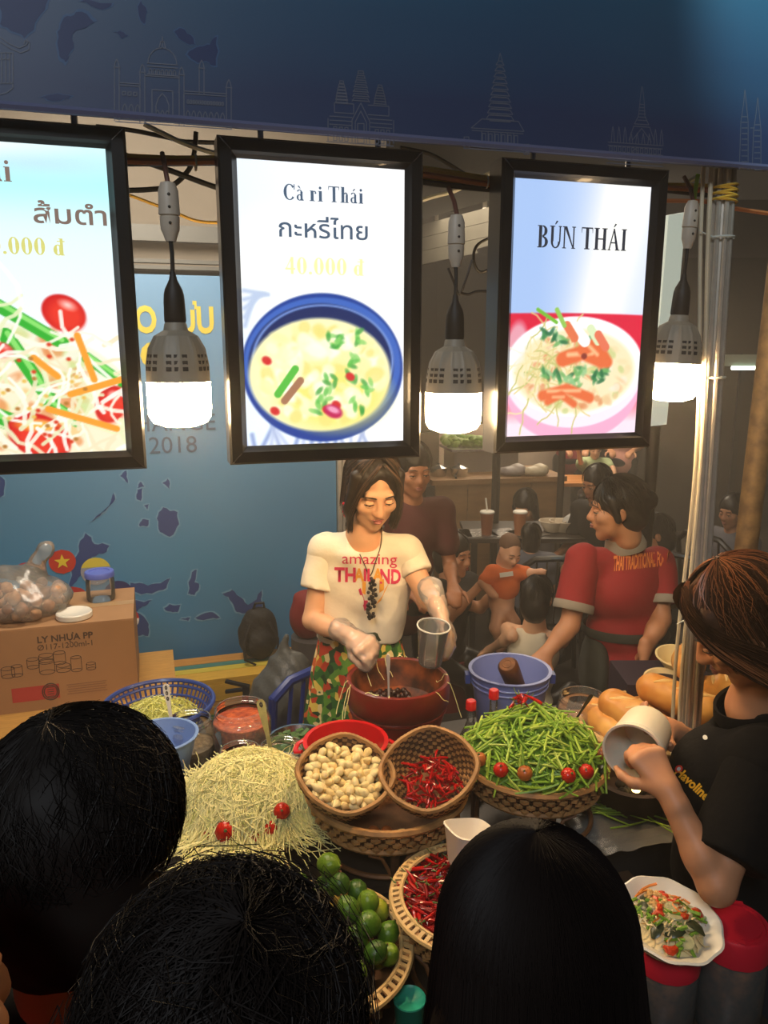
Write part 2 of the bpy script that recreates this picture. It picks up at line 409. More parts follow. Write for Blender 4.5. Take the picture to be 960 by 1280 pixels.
# ------------------------------------------------------------------ painted picture for the lit menu screens
class Canvas:
    def __init__(s, w, h, ar):
        s.w, s.h, s.ar = w, h, ar; s.a = np.zeros((h, w, 3))
        s.X, s.Y = np.meshgrid((np.arange(w)) / (w - 1), ar * np.arange(h) / (h - 1))
    def fill(s, fn): s.a[:] = fn(s.X, s.Y)
    def blend(s, m, col, sl=None):
        sl = sl or (slice(None), slice(None)); m = np.clip(m, 0, 1)[..., None]; s.a[sl] = s.a[sl] * (1 - m) + np.array(col, float) * m
    def disc(s, cx, cy, rx, ry, col, rot=0, soft=0.012, ring=None, amt=1.0):
        c, q = math.cos(rot), math.sin(rot); dx, dy = s.X - cx, s.Y - cy; u = (dx * c + dy * q) / rx; v = (-dx * q + dy * c) / ry
        d = np.sqrt(u * u + v * v); e = soft / min(rx, ry)
        m = np.clip((1 - d) / e + 0.5, 0, 1)
        if ring: m = m * np.clip((d - ring) / e + 0.5, 0, 1)
        s.blend(m * amt, col)
    def line(s, pts, w, col, soft=0.006, amt=1.0):
        m = np.zeros_like(s.X)
        for (ax, ay), (bx, by) in zip(pts[:-1], pts[1:]):
            dx, dy = bx - ax, by - ay; L = dx * dx + dy * dy + 1e-9
            i0 = max(0, int((min(ay, by) - w - 0.03) / s.ar * (s.h - 1))); i1 = min(s.h, int((max(ay, by) + w + 0.03) / s.ar * (s.h - 1)) + 2)
            j0 = max(0, int((min(ax, bx) - w - 0.03) * (s.w - 1))); j1 = min(s.w, int((max(ax, bx) + w + 0.03) * (s.w - 1)) + 2)
            if i1 <= i0 or j1 <= j0: continue
            X = s.X[i0:i1, j0:j1]; Y = s.Y[i0:i1, j0:j1]; t = np.clip(((X - ax) * dx + (Y - ay) * dy) / L, 0, 1)
            d = np.sqrt((X - ax - t * dx) ** 2 + (Y - ay - t * dy) ** 2)
            m[i0:i1, j0:j1] = np.maximum(m[i0:i1, j0:j1], np.clip((w - d) / soft + 0.5, 0, 1))
        s.blend(m * amt, col)
    def curl(s, rng, cx, cy, L, w, col, bend=1.5, amt=0.9):
        a = rng.uniform(0, 2 * math.pi); pts = [(cx, cy)]
        for _ in range(6):
            a += rng.uniform(-bend, bend) * 0.4; cx += math.cos(a) * L / 6; cy += math.sin(a) * L / 6; pts.append((cx, cy))
        s.line(pts, w, col, amt=amt)
    def panel(s, name, w, h, material, parent, M):
        gx, gz = np.meshgrid(np.linspace(-w / 2, w / 2, s.w), np.linspace(h / 2, -h / 2, s.h))
        V = np.stack([gx, gz, np.zeros_like(gx)], -1).reshape(-1, 3); i = np.arange(s.w * s.h).reshape(s.h, s.w)
        Q = np.stack([i[1:, :-1], i[1:, 1:], i[:-1, 1:], i[:-1, :-1]], -1).reshape(-1, 4)
        me = bpy.data.meshes.new(name); me.from_pydata([tuple(M @ Vector(p)) for p in V.tolist()], [], Q.tolist())
        c = np.clip(s.a, 0, 255) / 255; c = np.where(c <= 0.04045, c / 12.92, ((c + 0.055) / 1.055) ** 2.4).reshape(-1, 3)
        at_ = me.color_attributes.new('Col', 'FLOAT_COLOR', 'POINT'); at_.data.foreach_set('color', np.concatenate([c, np.ones((len(c), 1))], 1).ravel())
        me.materials.append(material); o = bpy.data.objects.new(name, me); COL.objects.link(o); o.parent = parent; return o
# ------------------------------------------------------------------ the setting
RND = random.Random(7)
M_floor = mat('asphalt', (70, 62, 55), 0.85, var=0.35, vscale=9, bump=0.4, bscale=180)
M_alu = mat('aluminium', (206, 198, 184), 0.38, metal=0.45, var=0.12, vscale=30)
M_steel = mat('steel', (200, 200, 198), 0.22, metal=1.0)
M_black = mat('black_plastic', (22, 21, 21), 0.35, spec=0.5)
M_frame = mat('screen_frame', (24, 24, 25), 0.28, spec=0.55, coat=0.1)
M_whitepl = mat('white_plastic', (226, 221, 208), 0.4)
M_cream = mat('aged_white_plastic', (205, 190, 170), 0.45, var=0.08, vscale=40)
fl = MB(); fl.box((0.5, 5, -0.03), (14, 18, 0.06)); struct(fl.build('floor', M_floor, smooth=False))
wf = MB(); wf.box((1.5, 11.5, 2), (14, 0.06, 4.2)); struct(wf.build('wall_far', mat('far_dark_sheet', (62, 50, 40), 0.9, var=0.5, vscale=1.2), smooth=False))  # dark sheet added at the far end to give the void some tone
rb_u = frame_along((0, 0, 1))

# backdrop: a printed blue map panel closing the stall at the back
M_sea = bpy.data.materials.new('printed_sea'); M_sea.use_nodes = True
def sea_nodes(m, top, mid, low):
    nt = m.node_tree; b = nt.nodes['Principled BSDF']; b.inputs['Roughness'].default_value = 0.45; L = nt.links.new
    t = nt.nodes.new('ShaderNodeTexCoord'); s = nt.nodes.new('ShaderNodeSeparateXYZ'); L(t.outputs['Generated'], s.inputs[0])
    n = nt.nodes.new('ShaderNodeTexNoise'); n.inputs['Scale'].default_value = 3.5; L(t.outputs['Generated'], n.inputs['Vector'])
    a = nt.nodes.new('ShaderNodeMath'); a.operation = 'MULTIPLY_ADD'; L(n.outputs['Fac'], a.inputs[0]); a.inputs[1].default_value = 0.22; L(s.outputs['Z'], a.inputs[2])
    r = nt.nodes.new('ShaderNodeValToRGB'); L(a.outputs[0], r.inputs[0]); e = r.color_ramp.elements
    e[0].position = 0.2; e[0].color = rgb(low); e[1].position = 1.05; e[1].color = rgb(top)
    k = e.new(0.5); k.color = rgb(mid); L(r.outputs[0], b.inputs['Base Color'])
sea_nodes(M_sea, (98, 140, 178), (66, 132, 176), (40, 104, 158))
BV = 2.24
def inward(px, py, v):                                     # (u, z) of the point of the upright plane at depth v of the stall
    d = Vector(ray(px, py)); n = SV; t = (SO.dot(n) + v) / d.dot(n); p = d * t
    return (p - Vector((SO.x, SO.y, 0))).dot(SU), CAMH + p.z
STALL_M = Matrix.Translation(SO) @ Matrix.Rotation(TH, 4, 'Z')
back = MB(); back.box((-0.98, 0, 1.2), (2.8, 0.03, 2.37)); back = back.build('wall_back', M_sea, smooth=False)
struct(back); back.matrix_world = STALL_M @ Matrix.Translation((0, BV, 0))
M_land = mat('printed_land', (38, 66, 128), 0.45); M_coast = mat('printed_coast', (104, 150, 186), 0.45)
def on_back(pts, dy): return [Vector((u, dy, z)) for u, z in (inward(x, y, BV - 0.016) for x, y in pts)]
def wobble(pts, n=2, amt=0.12, seed=1):
    r = random.Random(seed)
    for _ in range(n):
        q = []
        for i, p in enumerate(pts):
            b = pts[(i + 1) % len(pts)]; dx, dy = b[0] - p[0], b[1] - p[1]; k = r.uniform(-amt, amt)
            q += [p, ((p[0] + b[0]) / 2 - dy * k, (p[1] + b[1]) / 2 + dx * k)]
        pts = q
    return pts
ISL = [[(111, 655), (120, 645), (138, 628), (142, 616), (144, 624), (132, 638), (118, 650)], [(196, 648), (204, 634), (222, 640), (224, 655), (212, 671), (200, 665)],
       [(92, 700), (100, 676), (107, 666), (118, 680), (137, 682), (133, 690), (115, 696), (104, 712), (96, 726), (86, 738)], [(163, 728), (185, 732), (205, 726), (213, 722), (208, 735), (190, 742), (165, 738)],
       [(235, 742), (240, 715), (246, 712), (243, 728), (249, 730), (243, 744)], [(278, 742), (290, 737), (303, 748), (310, 756), (327, 738), (328, 760), (310, 765), (296, 765), (290, 753)],
       [(205, 760), (212, 755), (226, 756), (222, 765), (210, 764)], [(244, 772), (262, 765), (275, 772), (258, 774)], [(160, 768), (170, 750), (190, 750), (178, 758), (170, 765), (186, 780), (185, 795), (172, 795), (165, 780)],
       [(174, 655), (178, 649), (186, 650), (184, 658), (175, 658)], [(172, 612), (178, 610), (176, 626), (171, 624)], [(180, 632), (186, 630), (184, 637)], [(225, 774), (238, 772), (235, 776)],
       [(150, 595), (158, 588), (160, 604)], [(172, 610), (176, 602), (181, 608)], [(203, 604), (209, 598), (212, 612)], [(0, 595), (6, 600), (5, 618), (0, 622)]]
for i, poly in enumerate(ISL):
    w = wobble(poly, 2, 0.14, i); cx = sum(p[0] for p in w) / len(w); cy = sum(p[1] for p in w) / len(w)
    big = [(cx + (x - cx) * 1.0 + (1.6 if x > cx else -1.6), cy + (y - cy) + (1.4 if y > cy else -1.4)) for x, y in w]
    mb = MB(); mb.poly(list(reversed(on_back(big, -0.0166))), 1); mb.poly(list(reversed(on_back(w, -0.0172))), 0)
    mb.build('printed_island', [M_land, M_coast], back, smooth=False)
def flag(name, px, py, rpx, bands, extra=None):
    """round printed flag: bands = [(from, to, colour)] top to bottom in -1..1"""
    u, z = inward(px, py, BV - 0.016); u2, _ = inward(px + rpx, py, BV - 0.016); r = u2 - u; mb = MB(); ms = []
    for k, (a, b, c) in enumerate(bands):
        pts = []
        for i in range(13):
            y = a + (b - a) * i / 12; pts.append((math.sqrt(max(0, 1 - y * y)), -y))
        o = [(u + x * r, z + y * r) for x, y in pts] + [(u - x * r, z + y * r) for x, y in reversed(pts)]
        mb.poly([Vector((x, -0.0180 - 0.0004 * k, y)) for x, y in reversed(o)][::-1], k); ms.append(mat('flag_%d_%d_%d' % c, c, 0.45))
    if extra:
        for o, c in extra:
            mb.poly([Vector((u + x * r, -0.0200, z + y * r)) for x, y in o], len(ms)); ms.append(mat('flag_%d_%d_%d' % c, c, 0.45))
    return mb.build(name, ms, back, smooth=False)
star = [(math.sin(R(36 * i)) * (0.62 if i % 2 == 0 else 0.25), math.cos(R(36 * i)) * (0.62 if i % 2 == 0 else 0.25)) for i in range(10)][::-1]
flag('printed_flag', 78, 702, 17, [(-1, 1, (196, 52, 34))], [(star, (226, 200, 50))])
flag('printed_flag', 33, 717, 16, [(-1, 0, (196, 44, 40)), (0, 1, (220, 214, 206))])
flag('printed_flag', 120, 714, 19, [(-1, -0.3, (214, 196, 70)), (-0.3, 1, (150, 150, 160))])
flag('printed_flag', 148, 742, 18, [(-1, -0.4, (40, 44, 100)), (-0.4, 0.4, (170, 48, 44)), (0.4, 1, (40, 44, 100))],
     [([(-0.5, -0.3), (0.5, -0.3), (0.42, -0.05), (0.28, 0.05), (0.2, 0.02), (0.08, 0.3), (-0.05, 0.05), (-0.2, 0.22), (-0.3, 0.02), (-0.44, -0.02)], (60, 40, 50))])
flag('printed_flag', 92, 750, 19, [(-1, 1, (186, 50, 44))])
flag('printed_flag', 157, 774, 17, [(-1, 0, (186, 44, 40)), (0, 1, (214, 206, 200))])
def back_text(s, px, py, h, material, bold=0.0, sx=1.0, align='CENTER'):
    u, z = inward(px, py, BV - 0.017)
    return lettering('lettering', s, h, material, back, Matrix.Translation((u, -0.0178, z)) @ Matrix.Rotation(R(90), 4, 'X'), bold=bold, sx=sx, align=align)
M_yel = mat('print_yellow', (204, 186, 74), 0.45); M_pgrey = mat('print_grey', (70, 92, 118), 0.45)
back_text('GIAO LƯU', 268, 402, 0.165, M_yel, 0.006, align='RIGHT', sx=0.72)
back_text('G', 192, 446, 0.165, M_yel, 0.006)
back_text('EXCHANGE', 270, 528, 0.115, M_pgrey, align='RIGHT', sx=0.98)
back_text('- 2018', 247, 556, 0.115, M_pgrey, align='RIGHT')
po = MB()
for dx in (-0.024, 0.0, 0.024): po.box((0.42 + dx, -0.02, 1.2), (0.02, 0.035 if dx else 0.05, 2.4))
struct(po.build('trim_1', M_alu, None)).matrix_world = STALL_M @ Matrix.Translation((0.04, BV, 0))
# beige tarp above the backdrop and the rails that carry it
M_tarp = mat('beige_tarp', (138, 128, 114), 0.8, var=0.10, vscale=3, bump=0.15, bscale=9)
tw = MB(); tw.box((-0.9, 0, 3.0), (3.4, 0.02, 1.5)); struct(tw.build('wall_back_upper', M_tarp, smooth=False)).matrix_world = STALL_M @ Matrix.Translation((0, BV + 0.35, 0))
cl = MB(); cl.box((-0.5, 1.2, 3.62), (3.4, 3.0, 0.02)); struct(cl.build('ceiling', mat('roof_tarp', (120, 112, 100), 0.85, var=0.2, vscale=2), smooth=False)).matrix_world = STALL_M
M_rail = mat('grey_rail', (98, 98, 94), 0.5, metal=0.3)
for k, (z, h) in enumerate(((2.60, 0.075), (2.47, 0.018), (2.44, 0.018))):
    q = MB(); q.box((-0.9, -0.05, z), (3.4, 0.05, h)); struct(q.build('trim_%d' % (2 + k), M_rail, smooth=False)).matrix_world = STALL_M @ Matrix.Translation((0, BV + 0.3, 0))
for k, u in enumerate((-0.72, -0.66)):
    q = MB(); q.box((u, 0, 2.3), (0.03, 0.04, 0.5)); struct(q.build('trim_%d' % (6 + k), M_alu, smooth=False)).matrix_world = STALL_M @ Matrix.Translation((0, BV + 0.2, 0))

# ------------------------------------------------------------------ blue fascia banner with line drawings of landmarks
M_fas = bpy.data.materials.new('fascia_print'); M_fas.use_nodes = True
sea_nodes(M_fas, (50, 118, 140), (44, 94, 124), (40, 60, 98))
fas = thing('fascia_banner', 'long dark blue printed banner across the stall front above the menu screens', 'banner', stall(0, -0.045, 2.455), TH)
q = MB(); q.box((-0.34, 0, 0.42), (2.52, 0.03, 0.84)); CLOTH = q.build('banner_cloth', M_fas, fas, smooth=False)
q = MB(); q.tube([(-1.6, -0.012, 0), (0.92, -0.012, 0.002)], 0.007, 6); q.tube([(0.92, -0.012, 0), (0.92, -0.012, 0.84)], 0.006, 6); q.build('hem', mat('hem', (92, 98, 130), 0.4), fas)
FV = -0.045 - 0.0155
M_line = mat('print_line', (100, 106, 122), 0.5); M_isl2 = mat('print_island_dark', (30, 50, 96), 0.5); M_isl3 = mat('print_island_glow', (54, 88, 128), 0.5)
def on_fas(pts, dy=0.0): return [Vector((u, -0.0158 - dy, z - 2.455)) for u, z in (inward(x, y, FV) for x, y in pts)]
class Art(MB):
    def ln(s, *pts, w=0.00085):
        P = on_fas(pts)
        for a, b in zip(P[:-1], P[1:]):
            d = (b - a); 
            if d.length < 1e-6: continue
            d.normalize(); n = Vector((-d.z, 0, d.x)) * w; e = d * w * 0.5
            s.add([a - n - e, a + n - e, b + n + e, b - n + e], [(0, 1, 2, 3)])
    def rc(s, x0, y0, x1, y1): s.ln((x0, y0), (x1, y0), (x1, y1), (x0, y1), (x0, y0))
    def arch(s, x, y, w, h): s.ln((x - w, y), (x - w, y - h * 0.6), (x - w * 0.6, y - h * 0.85), (x, y - h), (x + w * 0.6, y - h * 0.85), (x + w, y - h * 0.6), (x + w, y))
    def done(s): return s.build('landmark_drawing', M_line, CLOTH, smooth=False)
def sl(x): return 0.068 * (x - 145)              # the drawings follow the slope of the hem
a = Art()                                        # domed palace with minarets
Y = lambda x, y: (x, y + 0.068 * (x - 145) - 4)
for x in (146, 178, 227, 252, 286):
    t = 82 if x in (146,) else 86 if x in (178, 227) else 76 if x == 252 else 98
    b = 155 if x != 252 else 115
    a.ln(Y(x - 3, b), Y(x - 3, t + 6)); a.ln(Y(x + 3, b), Y(x + 3, t + 6)); a.ln(Y(x - 4, t + 6), Y(x + 4, t + 6)); a.ln(Y(x - 3, t + 5), Y(x - 2, t), Y(x, t - 4), Y(x + 2, t), Y(x + 3, t + 5))
a.ln(*[Y(203 + 18 * math.cos(R(t)), 80 - 20 * math.sin(R(t))) for t in range(0, 181, 15)]); a.ln(Y(203, 60), Y(203, 46)); a.ln(Y(199, 60), Y(201, 52), Y(205, 52), Y(207, 60))
for y in (80, 84, 94): a.ln(Y(184, y), Y(222, y))
for i in range(7): a.arch(*Y(188 + i * 5, 93), 1.6, 6)
a.ln(Y(181, 96), Y(224, 96)); a.ln(Y(190, 153), Y(190, 113), Y(216, 113), Y(216, 153)); a.arch(*Y(203, 153), 8, 36)
for x in (197, 203, 209): a.arch(*Y(x, 150), 2.2, 12)
a.ln(Y(149, 107), Y(175, 107)); a.ln(Y(230, 112), Y(283, 112)); a.ln(Y(149, 110), Y(175, 110)); a.ln(Y(230, 115), Y(283, 115))
for i in range(3): a.arch(*Y(156 + i * 8, 148), 2.6, 15); a.rc(*Y(153 + i * 7, 118), *Y(157 + i * 7, 122))
for i in range(7): a.arch(*Y(235 + i * 7.2, 150), 2.4, 14)
for i in range(13): a.rc(*Y(234 + i * 3.6, 123), *Y(236 + i * 3.6, 127))
a.ln(Y(144, 156), Y(290, 156)); a.ln(Y(144, 153), Y(290, 153)); a.done()
a = Art()                                        # five-towered temple
Y = lambda x, y: (x, y + 0.068 * (x - 410))
for cx, top, w, b in ((427, 100, 8, 128), (451, 86, 11, 126), (475, 102, 8, 126)):
    n = 7
    for i in range(n):
        t = i / n; y = top + (b - top) * t; ww = w * math.sin(0.35 + 1.2 * t); a.ln(Y(cx - ww, y + 4), Y(cx - ww * 0.8, y), Y(cx + ww * 0.8, y), Y(cx + ww, y + 4)); a.ln(Y(cx - ww, y + 3), Y(cx + ww, y + 3))
a.ln(Y(418, 128), Y(442, 128), Y(442, 140), Y(418, 140), Y(418, 128)); a.ln(Y(460, 128), Y(486, 128), Y(486, 140), Y(460, 140))
a.ln(Y(440, 176), Y(440, 148), Y(451, 126), Y(462, 148), Y(462, 176)); a.ln(Y(444, 176), Y(444, 150), Y(451, 136), Y(458, 150), Y(458, 176)); a.rc(*Y(447, 152), *Y(455, 176))
for y in (145, 150, 155): a.ln(Y(412, y), Y(440, y)); a.ln(Y(462, y), Y(490, y))
a.ln(Y(410, 176), Y(410, 148)); a.ln(Y(492, 174), Y(492, 145))
for x in (417, 424, 431, 469, 476, 483): a.rc(*Y(x, 158), *Y(x + 4, 175))
a.ln(Y(408, 177), Y(492, 177)); a.done()
a = Art()                                        # tall many-roofed pagoda
Y = lambda x, y: (x, y + 0.068 * (x - 620))
for i in range(10):
    y = 76 + i * 7.6; w = 5 + i * 1.35; a.ln(Y(625 - w, y + 5), Y(625 - w + 3, y), Y(625 + w - 3, y), Y(625 + w, y + 5), Y(625 - w, y + 5)); a.ln(Y(625 - w + 4, y + 7), Y(625 + w - 4, y + 7))
a.ln(Y(623, 76), Y(625, 66), Y(628, 76)); a.ln(Y(589, 162), Y(602, 150), Y(648, 150), Y(655, 162), Y(589, 162)); a.ln(Y(590, 165), Y(654, 165))
for x in (602, 610, 618, 626, 634, 642): a.ln(Y(x, 165), Y(x, 182)); a.rc(*Y(x + 1, 168), *Y(x + 5, 180))
a.rc(*Y(580, 174), *Y(586, 188)); a.rc(*Y(655, 178), *Y(661, 190)); a.ln(Y(580, 188), Y(661, 188)); a.ln(Y(584, 182), Y(658, 182)); a.ln(Y(590, 185), Y(655, 185)); a.done()
a = Art()                                        # spired stupa
Y = lambda x, y: (x, y + 0.068 * (x - 795))
a.ln(Y(802, 108), Y(800, 125), Y(798, 145), Y(793, 155)); a.ln(Y(803, 108), Y(805, 125), Y(806, 145), Y(811, 155)); a.ln(Y(793, 155), Y(811, 155))
for i in range(6): a.ln(Y(800 - i * 0.6, 130 + i * 4), Y(805 + i * 0.6, 130 + i * 4))
a.ln(Y(786, 176), Y(792, 158), Y(812, 158), Y(818, 176)); a.ln(Y(790, 176), Y(802, 160), Y(814, 176))
for i in range(9):
    x = 766 + i * 7.6; h = 160 if abs(x - 800) > 12 else 166; a.ln(Y(x - 2, 180), Y(x - 1, h + 6), Y(x, h), Y(x + 1, h + 6), Y(x + 2, 180))
for y in (180, 184, 192, 196, 202): a.ln(Y(760, y), Y(828, y))
for i in range(12): a.rc(*Y(762 + i * 5.5, 185), *Y(765 + i * 5.5, 191))
a.arch(*Y(794, 202), 5, 16); a.ln(Y(758, 206), Y(829, 206)); a.done()
a = Art()                                        # twin towers by the banner's end
for cx, t in ((931, 112), (947, 122)):
    a.ln((cx, t), (cx - 2, t + 20), (cx - 5, t + 40), (cx - 7, 212)); a.ln((cx, t), (cx + 2, t + 20), (cx + 4, t + 40), (cx + 4, 212))
    for i in range(9): a.ln((cx - 4, t + 34 + i * 7), (cx + 3, t + 34 + i * 7))
a.ln((938, 160), (943, 160)); a.done()
a = Art()                                        # curled roof at the left end
a.ln((0, 46), (10, 54), (24, 60), (33, 56), (35, 52), (31, 51), (30, 55)); a.ln((0, 52), (12, 60), (26, 66), (36, 62), (37, 53), (32, 49)); a.ln((0, 66), (15, 66)); a.ln((0, 74), (12, 74))
for x in (2, 7, 12, 16): a.ln((x, 66), (x, 104))
a.ln((0, 104), (16, 104), (16, 110), (8, 116), (0, 118)); a.done()
for i, poly in enumerate([[(72, 40), (80, 22), (95, 15), (118, 28), (95, 38), (92, 60), (82, 78), (74, 66)], [(0, 0), (60, 0), (48, 22), (30, 48), (18, 40), (0, 30)], [(172, 8), (176, 0), (182, 20), (180, 30)], [(100, 2), (112, 0), (140, 4), (128, 12)],
                          [(218, 40), (226, 35), (242, 48), (245, 56), (230, 52)], [(234, 68), (250, 58), (262, 56), (271, 46), (270, 82), (258, 76), (244, 76)], [(142, 40), (150, 38), (160, 44), (152, 48)], [(50, 122), (66, 118), (90, 120), (70, 126)]]):
    w = wobble(poly, 2, 0.18, 40 + i); cx = sum(p[0] for p in w) / len(w); cy = sum(p[1] for p in w) / len(w)
    mb = MB(); mb.poly(on_fas([(cx + (x - cx) * 1.13, cy + (y - cy) * 1.13) for x, y in w], -0.0005)[::-1], 1); mb.poly(on_fas(w, -0.0003)[::-1], 0); mb.build('printed_island', [M_isl2, M_isl3], CLOTH, smooth=False)

# ------------------------------------------------------------------ three lit menu screens
M_pic = mat('screen_picture', (255, 255, 255), 0.2, emit=SCREEN_POWER, attr='Col')
M_tgrey = mat('screen_text_dark', (58, 62, 74), 0.4, emit=0.5); M_tbrown = mat('screen_text_brown', (130, 108, 96), 0.4, emit=0.7)
M_tgold = mat('screen_text_gold', (200, 196, 110), 0.4, emit=1.0); M_tpale = mat('screen_text_pale', (248, 236, 160), 0.4, emit=1.05); M_tblue = mat('screen_text_slate', (84, 104, 128), 0.4, emit=0.6)
SW, SH, SB = 0.416, 0.632, 0.037
def menu_screen(label, u, canvas, yaw=0.0):
    t = thing('menu_screen', label, 'screen', stall(u, 0.0, 1.815), TH + yaw)
    q = MB(); w, h, b = SW / 2, SH, SB
    o = [(-w, 0), (w, 0), (w, h), (-w, h)]; i = [(-w + b, b), (w - b, b), (w - b, h - b), (-w + b, h - b)]
    for k in range(4):                                     # four mitred bars: outer edge, flat face, bevel down to the glass
        k2 = (k + 1) % 4; O1, O2, I1, I2 = o[k], o[k2], i[k], i[k2]
        def mix(p, r, a): return (p[0] + (r[0] - p[0]) * a, p[1] + (r[1] - p[1]) * a)
        prof = []
        for aa, d in ((0, 0.05), (0, -0.010), (0.12, -0.016), (0.7, -0.016), (0.82, -0.010), (1.0, -0.002), (1.0, 0.05)):
            A, B = mix(O1, I1, aa), mix(O2, I2, aa); prof.append(((A[0], d, A[1]), (B[0], d, B[1])))
        m = MB()
        for (a, b2), (c, e) in zip(prof[:-1], prof[1:]): m.add([a, b2, e, c], [(0, 1, 2, 3)])
        m.build('frame_bar', M_frame, t, smooth=False)
    BARS = [c for c in t.children]
    for kk, (x, z) in enumerate(((-w + 0.014, 0.014), (w - 0.014, 0.014), (w - 0.014, h - 0.014), (-w + 0.014, h - 0.014))):
        s = 1 if (x > 0) == (z > h / 2) else -1
        m = MB(); m.box((x, -0.0164, z), (0.028, 0.0012, 0.0014), Matrix.Rotation(-R(45) * s, 3, 'Y')); m.build('mitre_joint', M_steel, BARS[kk % 4], smooth=False)
    m = MB(); m.box((0, 0.03, h / 2), (SW - 0.012, 0.045, SH - 0.012)); m.box((0, 0.06, h / 2), (SW * 0.6, 0.03, SH * 0.6), taper=0.9); m.build('housing', M_black, t, smooth=False)
    for x in (-0.12, 0.12):
        m = MB(); m.tube([(x, 0.02, h - 0.01), (x, 0.02, h + 0.16)], 0.006, 8); m.build('hanger', M_steel, t)
    canvas.panel('screen_picture', SW - 2 * SB + 0.004, SH - 2 * SB + 0.004, M_pic, t, Matrix.Translation((0, 0.0, h / 2)) @ Matrix.Rotation(R(90), 4, 'X'))
    return t
def scr(t, fx, fy): return Matrix.Translation(((fx - 0.5) * (SW - 2 * SB), -0.0008, SH - SB - fy * (SH - 2 * SB))) @ Matrix.Rotation(R(90), 4, 'X')
AR = (SH - 2 * SB) / (SW - 2 * SB)
def veg_salad(c, rng):
    c.fill(lambda X, Y: np.stack([225 + 30 * np.clip(Y - 0.3, 0, 1) - 40 * np.exp(-((Y - 0.18) / 0.16) ** 2) * (X > 0.0), 250 + 0 * X, 254 + 0 * X], -1))
    c.disc(0.1, 0.02, 0.5, 0.06, (255, 255, 255), soft=0.08); c.disc(0.66, 0.1, 0.3, 0.05, (196, 226, 240), soft=0.1, amt=0.7)
    c.disc(0.30, 1.62, 0.9, 0.72, (240, 240, 214), soft=0.03); c.disc(0.3, 1.68, 0.78, 0.66, (250, 238, 205), soft=0.05)
    for _ in range(150): c.disc(rng.uniform(0, 0.8), rng.uniform(0.95, 1.6), rng.uniform(.02, .06), rng.uniform(.015, .05), rng.choice([(238, 196, 120), (226, 140, 80), (250, 240, 210), (206, 222, 150)]), rng.uniform(0, 3), 0.02, amt=0.7)
    for ax, ay, bx, by, w in ((0.36, 0.80, 0.70, 1.02, 0.035), (0.42, 0.98, 0.62, 1.34, 0.04), (0.58, 1.33, 0.74, 1.45, 0.034), (0.30, 1.4, 0.52, 1.5, 0.05), (0.82, 1.1, 1.0, 1.24, 0.03), (0.0, 0.9, 0.3, 1.2, 0.035)):
        c.line([(ax, ay), (bx, by)], w, (54, 176, 52)); c.line([(ax + .01, ay - .012), (bx, by - .016)], w * 0.35, (138, 222, 110))
    for cx, cy, rx, ry in ((0.72, 0.86, 0.115, 0.095), (0.54, 1.53, 0.17, 0.12), (0.93, 1.36, 0.08, 0.11), (0.40, 1.06, 0.05, 0.04), (0.12, 1.2, 0.1, 0.08)):
        c.disc(cx, cy, rx, ry, (206, 28, 28), 0.5); c.disc(cx + .01, cy + .012, rx * 0.8, ry * 0.8, (232, 56, 40), 0.5, 0.05); c.disc(cx + rx * 0.2, cy - ry * 0.45, rx * 0.3, ry * 0.2, (255, 200, 190), 0.4, 0.03)
    c.disc(0.54, 1.47, 0.10, 0.03, (244, 180, 60), 0.1, 0.03)
    for _ in range(95): c.curl(rng, rng.uniform(0.0, 1.0), rng.uniform(0.98, 1.66), rng.uniform(0.2, 0.5), rng.uniform(0.006, 0.013), rng.choice([(250, 246, 226), (240, 228, 190), (255, 252, 240), (232, 236, 190)]))
    for ax, ay, bx, by in ((0.78, 0.98, 0.85, 1.22), (0.55, 1.1, 0.66, 1.2), (0.6, 1.38, 0.95, 1.5), (0.72, 1.3, 1.0, 1.22)): c.line([(ax, ay), (bx, by)], 0.018, (246, 160, 52))
    for _ in range(60): c.disc(rng.uniform(0, 0.8), rng.uniform(1.0, 1.6), .012, .010, rng.choice([(214, 60, 30), (232, 190, 90), (180, 120, 50)]), 0, 0.01)
